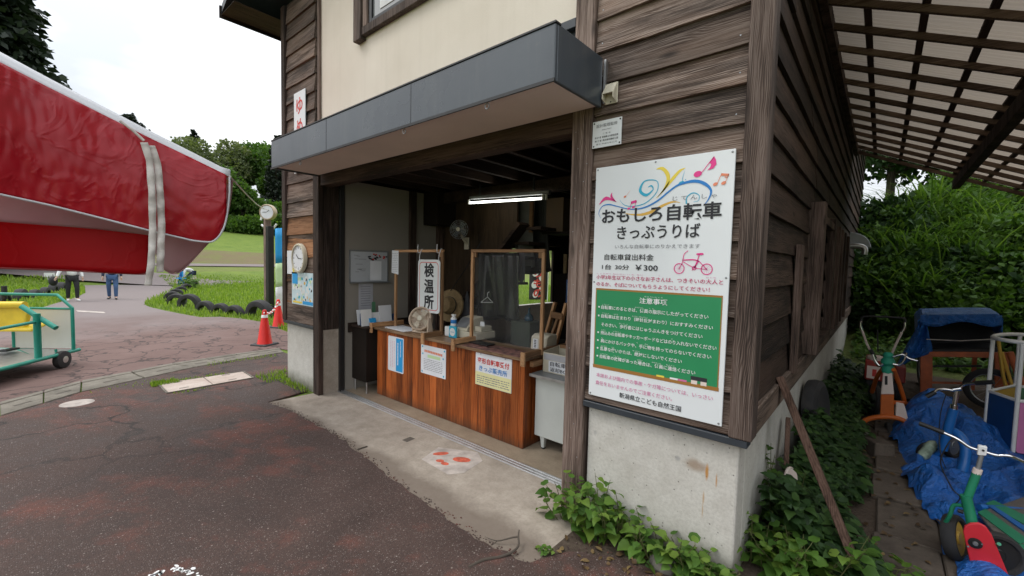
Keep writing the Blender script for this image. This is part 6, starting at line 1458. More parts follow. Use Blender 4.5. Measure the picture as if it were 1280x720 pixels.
# yellow black wheel frame behind the cage
t = thing('old_bicycle_frame', 'old rusty bicycle wheel and yellow frame leaning behind the cage cart', 'bicycle', (2.25,6.0,0))
wheel(t, (oy(1240,478,5.7).x,5.7,.30), (.3,1,0), .27, .045, disc=False)
for a, b in (((1248,425),(1254,470)),((1254,470),(1262,500)),((1252,440),(1268,492))): tbx(t, 'frame', [oy(a[0],a[1],5.6), oy(b[0],b[1],5.6)], .018, 'yelpanel')
tbx(t, 'frame', [oy(1262,440,5.7), oy(1285,500,5.7)], .035, 'redframe')
# ---- orange tricycle
OT = thing('orange_tricycle', 'orange framed tricycle with curved front fender and green taped handlebar column', 'tricycle', (.7,3.7,0))
Y = 3.65; g = lambda a, b, y=Y: oy(a, b, y)
tbx(OT, 'fender_tube', [g(1077,540),g(1079,528),g(1090,522.5),g(1110,521),g(1128,525),g(1139,536),g(1142,552)], .026, 'orangep', 4, 12)
a, b = g(1110,521), g(1110,493)
def slab(nm, q, th, mat): m = MB(); m.prism([g(*p) for p in q], (0,th,0)); return m.build(nm, M[mat], OT, bevel=.006)
slab('lower_column', [(1100,520),(1117.5,520),(1117.5,493.5),(1101,493.5)], .10, 'orangep')
slab('upper_column', [(1101,493),(1117.5,493),(1115,466),(1104,466)], .09, 'soffit')
mb = MB(); mb.prism([g(1106,481,Y-.004),g(1109.5,481,Y-.004),g(1109.5,470,Y-.004),g(1106,470,Y-.004)], (0,.003,0)); mb.build('slot', M['blacksteel'], OT)
mb = MB(); c0 = g(1110,466)+V(0,.05,0); c1_ = g(1110.5,441)+V(0,.05,0); h = (c1_-c0).length
mb.lathe(c0-V(0,0,.02), (c1_-c0), [(.03,0),(.052,.01),(.058,h*.22),(.046,h*.40),(.066,h*.55),(.058,h*.72),(.044,h*.8),(.050,h*.95),(.03,h*1.08),(0,h*1.09)], 16); mb.build('green_tape', M['greencloth'], OT)
tbx(OT, 'handlebar', [g(1104,455),g(1099,457),g(1094,451),g(1091,443)], .016, 'chrome', 4); tbx(OT, 'handlebar', [g(1116,455),g(1124,456),g(1130,450),g(1133,441)], .012, 'chrome', 4)
tbx(OT, 'handlebar', [g(1116,446),g(1128,443),g(1136,448),g(1147,451)], .010, 'chrome', 4)
tbx(OT, 'rear_tube', [g(1117,462),g(1124,480,Y+.2),g(1131,504,Y+.35),g(1131,520,Y+.4)], .022, 'orangep', 4); tbx(OT, 'rear_tube', [g(1104,460,Y+.1),g(1096,472,Y+.3),g(1090,490,Y+.6)], .022, 'orangep', 4)
tbx(OT, 'rear_tube', [g(1118,503,Y+.05),g(1132,504,Y+.35),g(1140,508,Y+.6)], .022, 'orangep', 3)
slab('bracket', [(1119,522),(1136,526),(1130,505),(1120,503)], .03, 'soffit')
wheel(OT, (g(1092,510,Y+.7).x,Y+.75,.20), (1,.25,0), .20, .05); wheel(OT, (g(1138,520,Y+.6).x,Y+.6,.16), (1,.25,0), .16, .05); wheel(OT, g(1110,545)+V(0,.08,.0), (1,.15,0), .13, .045)
# ---- push bar cart behind it
PC = thing('push_cart', 'red engine cart with tall black and chrome push bar behind the orange tricycle', 'cart', (.65,5.1,0))
Y = 5.1
tbx(PC, 'push_bar', [g(1077,402,Y),g(1077,397.5,Y),g(1082,395.5,Y),g(1105,396,Y),g(1127,397.5,Y),g(1131,399,Y),g(1131.5,404,Y)], .014, 'black', 3)
tbx(PC, 'bar_end', [g(1076.5,401,Y),g(1075.5,406,Y),g(1077.5,413,Y)], .018, 'chrome', 3); tbx(PC, 'bar_end', [g(1131.5,403,Y),g(1131,409,Y),g(1127.5,415,Y)], .018, 'chrome', 3)
tbx(PC, 'side_bar', [g(1077.5,413,Y),g(1083,428,Y),g(1089,441,Y+.05)], .014, 'soffit', 3); tbx(PC, 'side_bar', [g(1127.5,415,Y),g(1120,430,Y),g(1113,446,Y+.05)], .014, 'soffit', 3)
tbx(PC, 'grip', [g(1088,437,Y),g(1094,448,Y)], .024, 'black'); tbx(PC, 'lever', [g(1097,412,Y+.1),g(1097.5,440,Y+.1)], .008, 'black')
A1, A2 = g(1080,474,Y), g(1106,452,Y); mb = MB(); mb.box(A1.x,A2.x,Y,Y+.5,A1.z,A2.z); mb.build('engine_body', plain('faded_red',(.34,.03,.02),.5,0,.2,5,.05,.5,.2), PC, bevel=.02, seg=2)
mb = MB(); q0, q1 = g(1083,472,Y), g(1101,459,Y); mb.box(q0.x,q1.x,Y-.004,Y-.001,q0.z,q1.z); mb.build('white_plate', M['soffit'], PC)
mb = MB(); q0, q1 = g(1090,470,Y), g(1096,462,Y); mb.box(q0.x,q1.x,Y-.008,Y-.0045,q0.z,q1.z); mb.build('red_mark', M['red_ink'], PC)
mb = MB(); q = g(1095,447,Y+.1); mb.lathe(q-V(0,0,.04),(0,0,1),[(.09,0),(.1,.02),(.1,.05),(.06,.07),(0,.075)],18); mb.build('fuel_cap', M['soffit'], PC)
A1, A2 = g(1118,478,Y+.1), g(1133,460,Y+.1); mb = MB(); mb.box(A1.x,A2.x,Y+.1,Y+.4,A1.z,A2.z); mb.build('tank', plain('dark_red',(.16,.015,.012),.5), PC, bevel=.015)
for px in (1082,1122): wheel(PC, (g(px,490,Y+.3).x,Y+.3,.20), (1,0,0), .20, .07)
mb = MB(); q = g(1093,470,Y); mb.box(q.x-.08,q.x+.30,Y+.05,Y+.45,.2,A1.z-.005); mb.build('chassis', M['blacksteel'], PC)
# ---- small wheel ring in the leaves
# ---- blue bicycle
BB = thing('blue_bicycle', 'blue small wheeled cycle with chrome handlebar lying against the tarpaulin', 'bicycle', (1.15,2.9,0)); Y = 2.8
tbx(BB, 'handlebar', [g(1167,491,Y-.05),g(1172,487,Y-.02),g(1182,486.5,Y),g(1195,488,Y),g(1203,482,Y),g(1210,479.5,Y-.02),g(1222,479,Y-.08)], .0115, 'chrome', 5)
tbx(BB, 'grip', [g(1158,496,Y-.06),g(1169,490,Y-.05)], .019, 'black'); tbx(BB, 'grip', [g(1220,479,Y-.08),g(1242,477.5,Y-.14)], .019, 'black')
tbx(BB, 'stem', [g(1196,489,Y),g(1193,506,Y),g(1192,512,Y)], .016, 'chrome'); tbx(BB, 'stem_cap', [g(1192.5,506,Y),g(1192,511,Y)], .026, 'chrome'); tbx(BB, 'clamp', [g(1191,487,Y),g(1201,485.5,Y)], .019, 'chrome')
tbx(BB, 'head_tube', [g(1192,511,Y),g(1186,532,Y),g(1178,562,Y)], .036, 'bluep')
tbx(BB, 'main_frame', [g(1189,538,Y+.05),g(1200,545,Y),g(1207,560,Y-.05),g(1205,580,Y-.1),g(1198,600,Y-.2),g(1196,622,Y-.3),g(1200,640,Y-.45)], .038, 'bluep', 5)
tbx(BB, 'chain_stay', [g(1178,562,Y),g(1160,578,Y+.1),g(1148,590,Y+.05)], .02, 'bluep')
wheel(BB, g(1190,556,Y+.16), (.85,-.55,.1), .115, .06); wheel(BB, g(1160,568,Y+.2)+V(0,0,.0), (.7,-.7,.1), .11, .05)
tbx(BB, 'brake_cable', [g(1183,492,Y-.06),g(1176,515,Y-.06),g(1174,545,Y-.05),g(1178,575,Y-.15),g(1194,605,Y-.4)], .004, 'black', 6, 6)
p = oz(1164,566,.0); mb = MB(); a = g(1163,565,3.0)
# crushed bottle
mb = MB(); q0, q1 = g(1152,572,2.75), g(1168,552,2.95); mb.tube([q0, q0.lerp(q1,.15), q0.lerp(q1,.45), q0.lerp(q1,.6), q0.lerp(q1,.85), q1], [.03,.045,.042,.048,.04,.015], 12); o = mb.build('plastic_bottle', plain('clear_green_bottle',(.28,.36,.28),.15,0,.5,14,.3), None, tuple(q0)); tag(o, 'crushed clear bottle with green base lying on the blue tarpaulin', 'bottle')
# ---- green scooter in the foreground
GS = thing('green_scooter', 'green scooter cycle with chrome handlebar and red chain plate in the foreground', 'scooter', (1.1,1.4,0)); Y = 1.07
hb_ = [g(1149,529,Y+.05),g(1180,541,Y+.02),g(1197,549,Y),g(1212,559,Y),g(1228,564,Y),g(1245,569,Y),g(1262,570,Y),g(1281,578,Y+.03),g(1310,590,Y+.05)]
tbx(GS, 'handlebar', hb_[1:], .0085, 'chrome', 5); tbx(GS, 'grip', [hb_[0],hb_[1]], .0135, 'black', 0, 12)
mb = MB(); mb.prism([g(1221.5,569,Y-.015),g(1233,570,Y-.015),g(1234.5,559,Y-.015),g(1223,557,Y-.015)], (0,.03,0)); mb.build('clamp', M['white'], GS, bevel=.004, seg=2)
mb = MB(); mb.lathe(g(1229,563,Y-.016), NY, [(.006,0),(.006,.003),(0,.004)], 10); mb.build('bolt', M['blacksteel'], GS)
tbx(GS, 'stem', [g(1227,568,Y),g(1221,591,Y)], .0115, 'greymetal'); tbx(GS, 'head_nut', [g(1222.5,586,Y),g(1220.5,592,Y)], .021, 'soffit'); 
tbx(GS, 'head_tube', [g(1221,591,Y),g(1209,623,Y)], .0205, 'greenp', 0, 14); tbx(GS, 'fork_tube', [g(1207,619,Y-.01),g(1211,635,Y-.01),g(1216,658,Y-.02)], .026, 'greenp', 0, 14)
tbx(GS, 'brake_arm', [g(1203,632,Y),g(1192,632,Y+.02),g(1187,645,Y+.03),g(1180,656,Y+.05)], .011, 'greenp', 4); tbx(GS, 'brake_block', [g(1197,638,Y),g(1204,640,Y)], .012, 'black')
q = [(1204,665),(1206,658),(1213,654.5),(1224,654),(1233,659),(1240,669),(1262,722),(1290,800),(1236,800),(1217,722)]
mb = MB(); mb.prism([g(a,b,Y-.075) for a,b in q], (0,.02,0)); mb.build('chain_plate', M['redplate'], GS, bevel=.005, seg=2)
mb = MB(); c = g(1219,679,Y-.077); mb.lathe(c, NY, [(.030,0),(.030,.003),(.024,.004),(.0,.0045)], 20); mb.build('hub_hole', M['blacksteel'], GS)
mb = MB(); mb.lathe(c+NY*.004, NY, [(.013,0),(.011,.008),(0,.009)], 12); 
mb.build('hub_nut', M['greymetal'], GS)
mb = MB(); 
for a, b in ((1210,683),(1227,680)): mb.lathe(g(a,b,Y-.0765), NY, [(.006,0),(.005,.004),(0,.005)], 10)
mb.build('bolt', M['greymetal'], GS)
wheel(GS, g(1194,672,Y+.10), (.93,-.30,.22), .135, .07, rim='yelpanel'); wheel(GS, g(1245,692,Y+.05), (.25,-.97,.05), .125, .06, rim='blacksteel')
tbx(GS, 'axle_cap', [g(1246,681,Y-.06),g(1249,680,Y-.09)], .009, 'greenp')
# deck of the scooter
dz = .17
dq = [oz(1222,640,dz),oz(1330,604,dz),oz(1345,690,dz),oz(1262,690,dz)]
mb = MB(); mb.hexa([p-V(0,0,.02) for p in dq]+dq); DK = mb.build('deck', M['deck'], GS, bevel=.004)
def band(a, b, c, d, mat, h): 
    m = MB(); q = [oz(*a,dz),oz(*b,dz),oz(*c,dz),oz(*d,dz)]; m.hexa([p+V(0,0,.001) for p in q]+[p+V(0,0,h) for p in q]); m.build('stripe', M[mat], DK)
band((1222,641),(1232,637),(1286,676),(1275,681),'greenp',.006); band((1232,630),(1242,626),(1320,664),(1310,672),'greenp',.006); band((1236,634),(1240,632.5),(1300,672),(1294,675),'bluep',.010); band((1268,690),(1262,683),(1340,676),(1345,690),'greenp',.007)
tbx(GS, 'brake_cable', [g(1191,547,Y-.02),g(1182,560,Y-.03),g(1176,580,Y-.02),g(1190,610,Y),g(1200,622,Y),g(1190,634,Y+.02)], .0035, 'black', 6, 6)
# blue pipe lying on the tarp
mb = MB(); mb.tube([oz(1228,634,.16),oz(1250,635,.16),oz(1300,640,.15)], .018, 10); mb.cyl(oz(1224,634,.16),oz(1231,634,.16),.022,10); tag(mb.build('blue_pipe', M['bluep'], None, tuple(oz(1240,635,.16))), 'blue pipe lying on the tarpaulin behind the scooter deck', 'pipe')
# leaning plank, stone blocks, old tyre, board
mb = MB(); a = V(.05,.86,1.04); b = oz(1083,738); mb.bar(a, b, .045,.075,(0,-1,.3)); tag(mb.build('leaning_plank', M['plank'], None, tuple(b), bevel=.004), 'long reddish brown plank leaning against the side wall near the corner', 'plank')
mb = MB(); p = oz(1030,510); mb.lathe((.12,2.6,.42),(1,-.15,.1),[(.16,-.05),(.22,-.07),(.27,-.05),(.28,0),(.27,.05),(.22,.07),(.16,.05)],26); tag(mb.build('tyre', M['rubber'], None,(.12,2.6,.42)), 'black tyre leaning against the side wall among dark leaves', 'tyre')
def block(p, sx, sy, sz, a, nm, lab, mat):
    m = MB(); c, s = math.cos(a), math.sin(a)
    m.hexa([(p.x+c*u-s*v,p.y+s*u+c*v,.0) for u,v in ((-sx,-sy),(sx,-sy),(sx,sy),(-sx,sy))]+[(p.x+.9*(c*u-s*v),p.y+.9*(s*u+c*v),sz) for u,v in ((-sx,-sy),(sx,-sy),(sx,sy),(-sx,sy))])
    tag(m.build(nm, M[mat], None,(p.x,p.y,0), bevel=.015, seg=2), lab, 'block')
block(oz(1096,568), .09,.13,.15,.5,'concrete_block','dark concrete block standing at the head of the paving slabs','paver')
block(oz(1070,548), .10,.08,.10,-.3,'stone_block','reddish stone half covered by leaves beyond the paving slabs','rock')
mb = MB(); mb.bar((.10,1.05,.0),(.05,1.35,.62),.03,.10,(0,0,1)); tag(mb.build('thin_board', M['plank'], None,(.1,1.05,0)), 'thin dark board leaning on the concrete side wall behind the plank', 'board')
mb = MB(); mb.lathe((.13,.95,.30),(1,-.25,.2),[(.0,0),(.085,.0),(.09,.01),(.085,.02),(0,.022)],20); tag(mb.build('old_pan_lid', M['soffit'], None,(.13,.95,.3)), 'dull round lid leaning among leaves at the side wall', 'lid')
# ================================================================== SMALL GROUND THINGS
mb = MB(); q = [P2(*p) for p in ((527,575),(548,560),(597,566),(603,577),(580,592),(560,594))]
mb.prism([(x,y,.0062) for x,y,z in q], (0,0,.0012)); mk = mb.build('footprint_mark', M['worn_white'], None, (-2.33,-.05,.006)); tag(mk, 'worn white painted patch with red footprints on the concrete slab', 'floor marking')
mb = MB()
for (px, py, rx, ry, rot) in ((551,568,.075,.035,.9),(577,575.5,.085,.05,.5),(550,577,.04,.028,.4),(556,580.5,.04,.028,.2)):
    p = P2(px,py); mb.disc((p[0],p[1]),rx,ry,V(0,0,.0076),UX,V(0,1,0),V(0,0,0),rot,14)
mb.build('red_footprint', M['redpaint'], mk)
# worn paint mark at the bottom of the picture
rs = random.Random(21)
mb = MB()
for k in range(90):
    a = rs.random()*6.28; r = .10+.05*rs.random(); c = P2(206,738); mb.disc((c[0]+r*1.25*math.cos(a),c[1]+r*math.sin(a)),rs.uniform(.006,.02),rs.uniform(.006,.016),V(0,0,.0175),UX,V(0,1,0),V(0,0,0),rs.random()*3,7)
pm = mb.build('paint_mark', M['white'], None, (c[0],c[1],.005)); tag(pm, 'worn white painted ring with a red centre on the asphalt', 'paint mark')
mb = MB()
for k in range(26): a = rs.random()*6.28; r = .075*math.sqrt(rs.random()); mb.disc((c[0]+r*1.2*math.cos(a),c[1]+r*math.sin(a)),rs.uniform(.008,.022),rs.uniform(.008,.018),V(0,0,.0182),UX,V(0,1,0),V(0,0,0),rs.random()*3,8)
mb.build('red_centre', M['redpaint'], pm)
# twig
w_ = lambda px, py, z=.02: oz(px, py, z)
mb = MB(); mb.tube([w_(586,709,.015),w_(604,700),w_(625,696),w_(640,690,.03),w_(648,682,.04),w_(648,671,.06),w_(649,662,.09)], [.009,.009,.009,.008,.007,.006,.003], 7, sub=4); mb.tube([w_(648,671,.06),w_(640,672,.05),w_(622,676,.03),w_(608,672,.02)], [.006,.005,.004,.002], 6, sub=4); mb.tube([w_(622,676,.03),w_(612,683,.02)], [.003,.001], 5)
tag(mb.build('twig', M['twig'], None, tuple(w_(620,695))), 'forked dry twig lying on the edge of the concrete slab', 'twig')
mb = MB(); mb.tube([w_(447,562,.01),w_(452,560,.012),w_(459,558,.01)], .007, 6); tag(mb.build('twig_stub', M['twig'], None, tuple(w_(452,560))), 'short dark twig on the slab left of the square hole', 'twig')
# rock by the wall
me = MB(); me.ball((-.33,-.16,.04),.075,16,(1.15,.8,.7)); o = me.build('rock', M['rock'], None, (-.33,-.16,0)); tag(o, 'pale pitted rock lying under the plants at the concrete wall', 'rock')
for v in o.data.vertices: n_ = mn.noise(v.co*16+Vector((3,1,7)))*.03; v.co += v.co.normalized()*n_
# grit and crumbs along the broken asphalt edge, dead leaves in the side yard
rs = random.Random(31); mb = MB()
for k in range(420):
    i = rs.randrange(len(rag)-1); p = rag[i].lerp(rag[i+1], rs.random()); d = abs(rs.gauss(0,.028)); r = rs.uniform(.002,.0075)*(1 if d < .08 else .7)
    mb.ball((p.x+rs.uniform(-.03,.03), p.y+d+.005, .006+r*.4), r, 6, (1.2,.9,.6))
for k in range(260): mb.ball((rs.uniform(-.9,.5), rs.uniform(-.6,-.05), .012), rs.uniform(.003,.009), 6, (1.1,.9,.6))
stuff(mb.build('grit', M['asphalt'], None, (-3,-.5,0)), 'dark grit crumbled along the broken asphalt edge', 'grit')
# ================================================================== FOLIAGE
def leafpoly(mb, base, d, up, ln, wd, heart=True, fold=.25, droop=.3):
    d = d.normalized(); s = d.cross(up)
    if s.length < 1e-4: s = d.orthogonal()
    s.normalize(); n = s.cross(d).normalized(); b = len(mb.v); r = mb.rnd()
    P = [(0,0,0),(-.03,.36,fold*.3),(.30,.54,fold*.5),(.70,.31,fold*.2),(1,0,-droop)] if heart else [(0,0,0),(.3,.42,fold*.4),(.55,.44,fold*.4),(.8,.22,fold*.1),(1,0,-droop)]
    mid = [(0,0,0),(.38,0,-.0),(.72,0,-.08*droop),(1,0,-droop)]
    def pt(a, c, h): return tuple(base+d*(a*ln)+s*(c*wd)+n*(h*wd))
    mids = [pt(*m) for m in mid]; L1 = [pt(*p) for p in P[1:4]]; R1 = [pt(p[0],-p[1],p[2]) for p in P[1:4]]
    mb.v += mids+L1+R1
    for f in ((0,4,5,1),(1,5,6,2),(0,1,8,7),(1,2,9,8)): mb._f([b+i for i in f], r, True)
    mb._f([b+2,b+6,b+3], r, True); mb._f([b+2,b+3,b+9], r, True)
def rdir(zlo=-.2, zhi=.8):
    a = random.random()*6.283; z = random.uniform(zlo, zhi); c = math.sqrt(max(0,1-z*z)); return V(c*math.cos(a), c*math.sin(a), z)
def plant(name, x, y, h, spread, nst, label, mat, lsz, lean=(0,-1,0), group=None, z0=0, dens=7):
    t = thing(name, label, 'plant', (x,y,z0), group)
    ms, ml = MB(), MB()
    for k in range(nst):
        a = random.random()*6.28; r = spread*math.sqrt(random.random())*.5; b = V(x+r*math.cos(a), y+r*math.sin(a)*.5, z0)
        top = b+V(math.cos(a)*spread*.5*random.random(), math.sin(a)*spread*.3*random.random(), h*random.uniform(.5,1.05))+Vector(lean)*spread*.25
        mid_ = b.lerp(top,.5)+V(random.uniform(-.03,.03),random.uniform(-.03,.03),.02); ms.tube([b,mid_,top],[.004,.003,.0015],5,sub=3)
        n = max(3,int(dens*(h/.35)**.5))
        for i in range(n):
            u = (i+.6)/n; p = b.lerp(mid_,u*2) if u < .5 else mid_.lerp(top,u*2-1)
            d = rdir(-.25,.55); sz = lsz*random.uniform(.6,1.25)*(1.1-.45*u); st = p+d*sz*.5; ms.tube([p,st],[.0015,.001],4)
            leafpoly(ml, st, d+V(0,0,-.15), V(0,0,1)+rdir()*.5, sz, sz*.88)
    ml.build('leaves', mat, t); ms.build('stems', M['stem'], t); return t
def wall_plants():
    spots = [(oz(713,655),.34,.30,12,'leafy green plant at the foot of the wooden door post'),(oz(760,665),.40,.32,15,'tallest leafy green plant against the concrete front wall'),(oz(790,672),.26,.22,8,'leafy plant between the tallest plant and the rock'),
             (oz(838,688),.27,.26,11,'yellowish leafy plant right of the pale rock'),(oz(868,705),.20,.22,9,'small leafy plant low at the front wall near the corner')]
    for p, h, s, n, lab in spots: y = min(p.y, -.07); plant('wall_plant', p.x, y-.02, h, s, n, lab, M['leaf_fresh'], .088, (0,-1,0), 'leafy plants along the front wall')
    plant('wall_plant', oz(685,690).x, oz(685,690).y, .05, .10, 6, 'tiny green weed at the broken edge of the slab', M['leaf_fresh'], .035, group='leafy plants along the front wall', dens=4)
wall_plants()
for (px, py, h, s, n, lab) in ((935,705,.34,.36,14,'leafy plant at the corner of the concrete base'),(1000,712,.34,.45,16,'broad leafy plant in front of the leaning plank'),(948,650,.55,.22,9,'taller leafy plant climbing the side wall at the corner'),(1090,715,.16,.25,9,'low weed beside the paving slabs at the bottom'),(885,725,.16,.2,8,'low leafy plant in front of the concrete corner')):
    p = oz(px, py); plant('corner_plant', max(p.x,.13) if px > 910 else p.x, p.y, h, s, n, lab, M['leaf_fresh'] if px != 948 else M['leaf_mid'], .085, (0,-.3,0), 'leafy plants around the building corner', dens=9)
# dark ground cover along the side wall
mb = MB()
for k in range(5200):
    y = .35+6.2*random.random()**1.25; wmax = (.30+.25*math.sin(y*2.2)**2+.12*math.sin(y*5)) if y < 2.9 else .42+.12*math.sin(y*3)
    x = .07+max(.2,wmax)*random.random()**.8; hh = (.10+.36*max(0,1-(x-.06)/.55))*(.7+.5*mn.noise(Vector((x*3,y*2,4)))) + .06
    z = hh*(1-random.random()**2.2*.9); d = rdir(-.4,.35)
    leafpoly(mb, V(x,y,max(.02,z)), d, V(.3,-.2,1)+rdir()*.4, random.uniform(.045,.095), random.uniform(.04,.085))
stuff(mb.build('ground_cover', M['leaf_dark'], None, (.3,2,0)), 'dark leafy ground cover growing along the side wall', 'ground cover')
M['deadleaf'] = leafm('dead_leaf', (.06,.035,.018), (.12,.075,.035), (.2,.14,.06), .1)
mb = MB()
for k in range(420):
    x = random.uniform(.3,1.05) if k < 330 else random.uniform(-.9,.3); y = random.uniform(.5,6) if k < 330 else random.uniform(-.5,-.05)
    d = rdir(-.1,.2); leafpoly(mb, V(x,y,.045 if x > .58 and k < 330 else .02), d, V(0,0,1)+rdir()*.5, random.uniform(.025,.06), random.uniform(.018,.04), False)
stuff(mb.build('leaf_litter', M['deadleaf'], None, (.6,2,0)), 'brown dead leaves scattered over paving slabs and wall foot', 'leaf litter')
# low weeds behind the carts
mb = MB()
for k in range(9000):
    x = random.uniform(.2,4.6); y = random.uniform(8.3,13.8); z = max(0,tz(x,y))+random.random()**1.5*.28
    leafpoly(mb, V(x,y,z), rdir(-.1,.9), V(0,-.4,1)+rdir()*.5, random.uniform(.07,.16), random.uniform(.05,.10), False)
stuff(mb.build('weeds', M['leaf_mid'], None, (1.5,10,0)), 'green weeds carpeting the ground behind the parked carts', 'weeds')
# grass tufts and weeds at slab edge, drain cover, building corner
def tufts(mb, x0, x1, y0, y1, n, h, w=.006, tzf=None, curve=.5):
    for k in range(n):
        x, y = random.uniform(x0,x1), random.uniform(y0,y1); z = (tzf(x,y) if tzf else 0); a = random.random()*6.28; d = V(math.cos(a),math.sin(a),0); s = V(-d.y,d.x,0)*w*random.uniform(.7,1.3)
        hh = h*random.uniform(.4,1.15); b = len(mb.v); c = curve*random.random(); p = V(x,y,z)
        q = [p-s,p+s,p+d*hh*c*.3+V(0,0,hh*.6)+s*.8,p+d*hh*c*.3+V(0,0,hh*.6)-s*.8,p+d*hh*c+V(0,0,hh)]
        mb.v += [tuple(i) for i in q]; r = random.random(); mb._f((b,b+1,b+2,b+3),r,True); mb._f((b+3,b+2,b+4),r,True)
mb = MB(); tufts(mb,-7.02,-6.80,-1.42,-1.12,500,.07); tufts(mb,-6.98,-6.86,-1.1,-.5,160,.05); tufts(mb,-6.32,-6.22,-1.3,-.9,60,.04)
tufts(mb,-6.5,-5.95,-.3,.25,330,.09); tufts(mb,-5.95,-5.2,-.15,-.02,220,.07); tufts(mb,-7.85,-7.65,-.6,.5,220,.05); tufts(mb,-7.3,-7.0,-2.0,-1.3,60,.04)
stuff(mb.build('grass_tufts', M['blade'], None, (-6.5,-.5,0)), 'tufts of grass around the drain cover and building corner', 'grass')
# lawn grass along the near edges
mb = MB()
def in_poly(x, y, P):
    c = False
    for i in range(len(P)):
        a, b = P[i], P[i-1]
        if (a[1] > y) != (b[1] > y) and x < (b[0]-a[0])*(y-a[1])/(b[1]-a[1])+a[0]: c = not c
    return c
cnt = 0
while cnt < 30000:
    r = 11.5+ (random.random()**1.7)*26; az = R_(random.uniform(-91,-66)); x = CAM.x+r*math.sin(az); y = CAM.y+r*math.cos(az); cnt += 1
    if in_poly(x, y, road): continue
    tufts(mb,x,x,y,y,1,.16 if r < 20 else .20,.010*r/12,tz,.7)
while cnt < 42000:
    r = 15+random.random()*20; az = R_(random.uniform(-42,-32)); x = CAM.x+r*math.sin(az); y = CAM.y+r*math.cos(az); cnt += 1
    tufts(mb,x,x,y,y,1,.18,.014,tz,.7)
stuff(mb.build('lawn_blades', M['blade'], None, (-15,3,0)), 'uneven green lawn grass beside the kart track', 'grass')
p = oz(236,361); plant('weed_clump', p.x, p.y, .75, .9, 16, 'leafy green weed growing between the tyres at the track bend', M['leaf_fresh'], .22, (0,0,0), dens=8)
for px, py in ((300,350),(275,357),(337,389),(318,352)): p = oz(px, py); plant('lawn_weed', p.x, p.y, .3, .9, 10, {300:'broad low weed in the middle of the lower lawn',275:'low weed left of centre on the lower lawn',337:'weed at the foot of the clock post',318:'low weed on the lawn left of the clock post'}[px], M['leaf_mid'], .14, (0,0,0), dens=5)
# ---- crowns of leaves
def crown_mesh(name, mat, blobs, n, ls, zflat=.85, quad_only=True):
    mb = MB()
    tot = sum(b[3]**2 for b in blobs)
    for (cx, cy, cz_, r) in blobs:
        m = int(n*r*r/tot)
        for k in range(m):
            d = rdir(-.75,1); rr_ = r*(random.random()**.30); wob = 1+.28*mn.noise(d*2.3+Vector((cx,cy,cz_)))
            p = V(cx,cy,cz_)+V(d.x,d.y,d.z*zflat)*rr_*wob
            u = (d+rdir(-1,1)*.9+V(0,0,-.3)).normalized(); s = u.cross(rdir(-1,1))
            if s.length < .01: continue
            s.normalize(); l = ls*random.uniform(.6,1.4); w2 = l*.42; b = len(mb.v)
            nrm = u.cross(s)
            mb.v += [tuple(p),tuple(p+u*l*.5+s*w2+nrm*l*.12),tuple(p+u*l-nrm*l*.1),tuple(p+u*l*.5-s*w2+nrm*l*.12)]
            mb._f((b,b+1,b+2,b+3), min(1,max(0,random.gauss(.45+.25*mn.noise(p*.9),.22))))
    return mb
def limbs(mb, h, r, n=7, spread=.5, base=V(0,0,0)):
    mb.tube([base-V(0,0,.3),base+V(.05,0,h*.3),base+V(-.05,.08,h*.6),base+V(0,0,h*.92)],[r,r*.8,r*.55,r*.12],8,sub=4)
    for k in range(n):
        a = k*2.4; z = h*(.35+.5*k/n); l = h*spread*(1-.5*k/n); d = V(math.cos(a),math.sin(a),.55)
        b = base+V(0,0,z); mb.tube([b,b+d*l*.5,b+d*l+V(0,0,l*.1)],[r*.38,r*.22,r*.05],6,sub=3)
def tree_proto(name, label, cat, h, r, blobs, mat, n, ls, loc, group):
    t = thing(name, label, cat, loc, group)
    mb = MB(); limbs(mb, h*.8, h*.022+.05); tr = mb.build('trunk', M['bark'], None); tr.parent = t
    cr_ = crown_mesh('crown', mat, blobs, n, ls).build('crown', mat, None); cr_.parent = t
    return t
def far(d, px, py=None):
    u = ray(px, 330); a = V(u.x,u.y,0).normalized(); p = V(CAM.x,CAM.y,0)+a*d; return V(p.x,p.y,tz(p.x,p.y))
GT = 'broadleaf trees on the hill'
blA = [(0,0,6.2,2.6),(1.8,.5,5.0,1.9),(-1.9,.3,5.2,2.0),(.4,1.6,5.4,1.9),(-.3,-1.7,5.0,1.9),(.6,-.4,8.2,1.6),(-1.2,-1,7.4,1.4),(1.6,-.9,7.0,1.3)]
blB = [(0,0,5.0,2.4),(2.0,.2,4.6,1.7),(-2.2,.1,4.4,1.7),(0.2,-1.9,4.3,1.7),(.3,.3,6.9,1.7),(-1.1,.6,6.2,1.4),(1.3,-1.0,5.9,1.3)]
pA = tree_proto('broadleaf_tree', 'tall pale green tree rising highest behind the awning tip', 'tree', 9, 3, blA, M['leaf_tree'], 5200, .36, far(80,247), GT)
pA.scale = (1.2,1.2,1.22); pA.location = far(78,249)
pB = tree_proto('broadleaf_tree', 'rounded green tree on the hill left of the clock post', 'tree', 7.5, 3, blB, M['leaf_mid'], 5200, .38, far(76,272), GT)
pB.scale = (1.25,1.25,1.0)
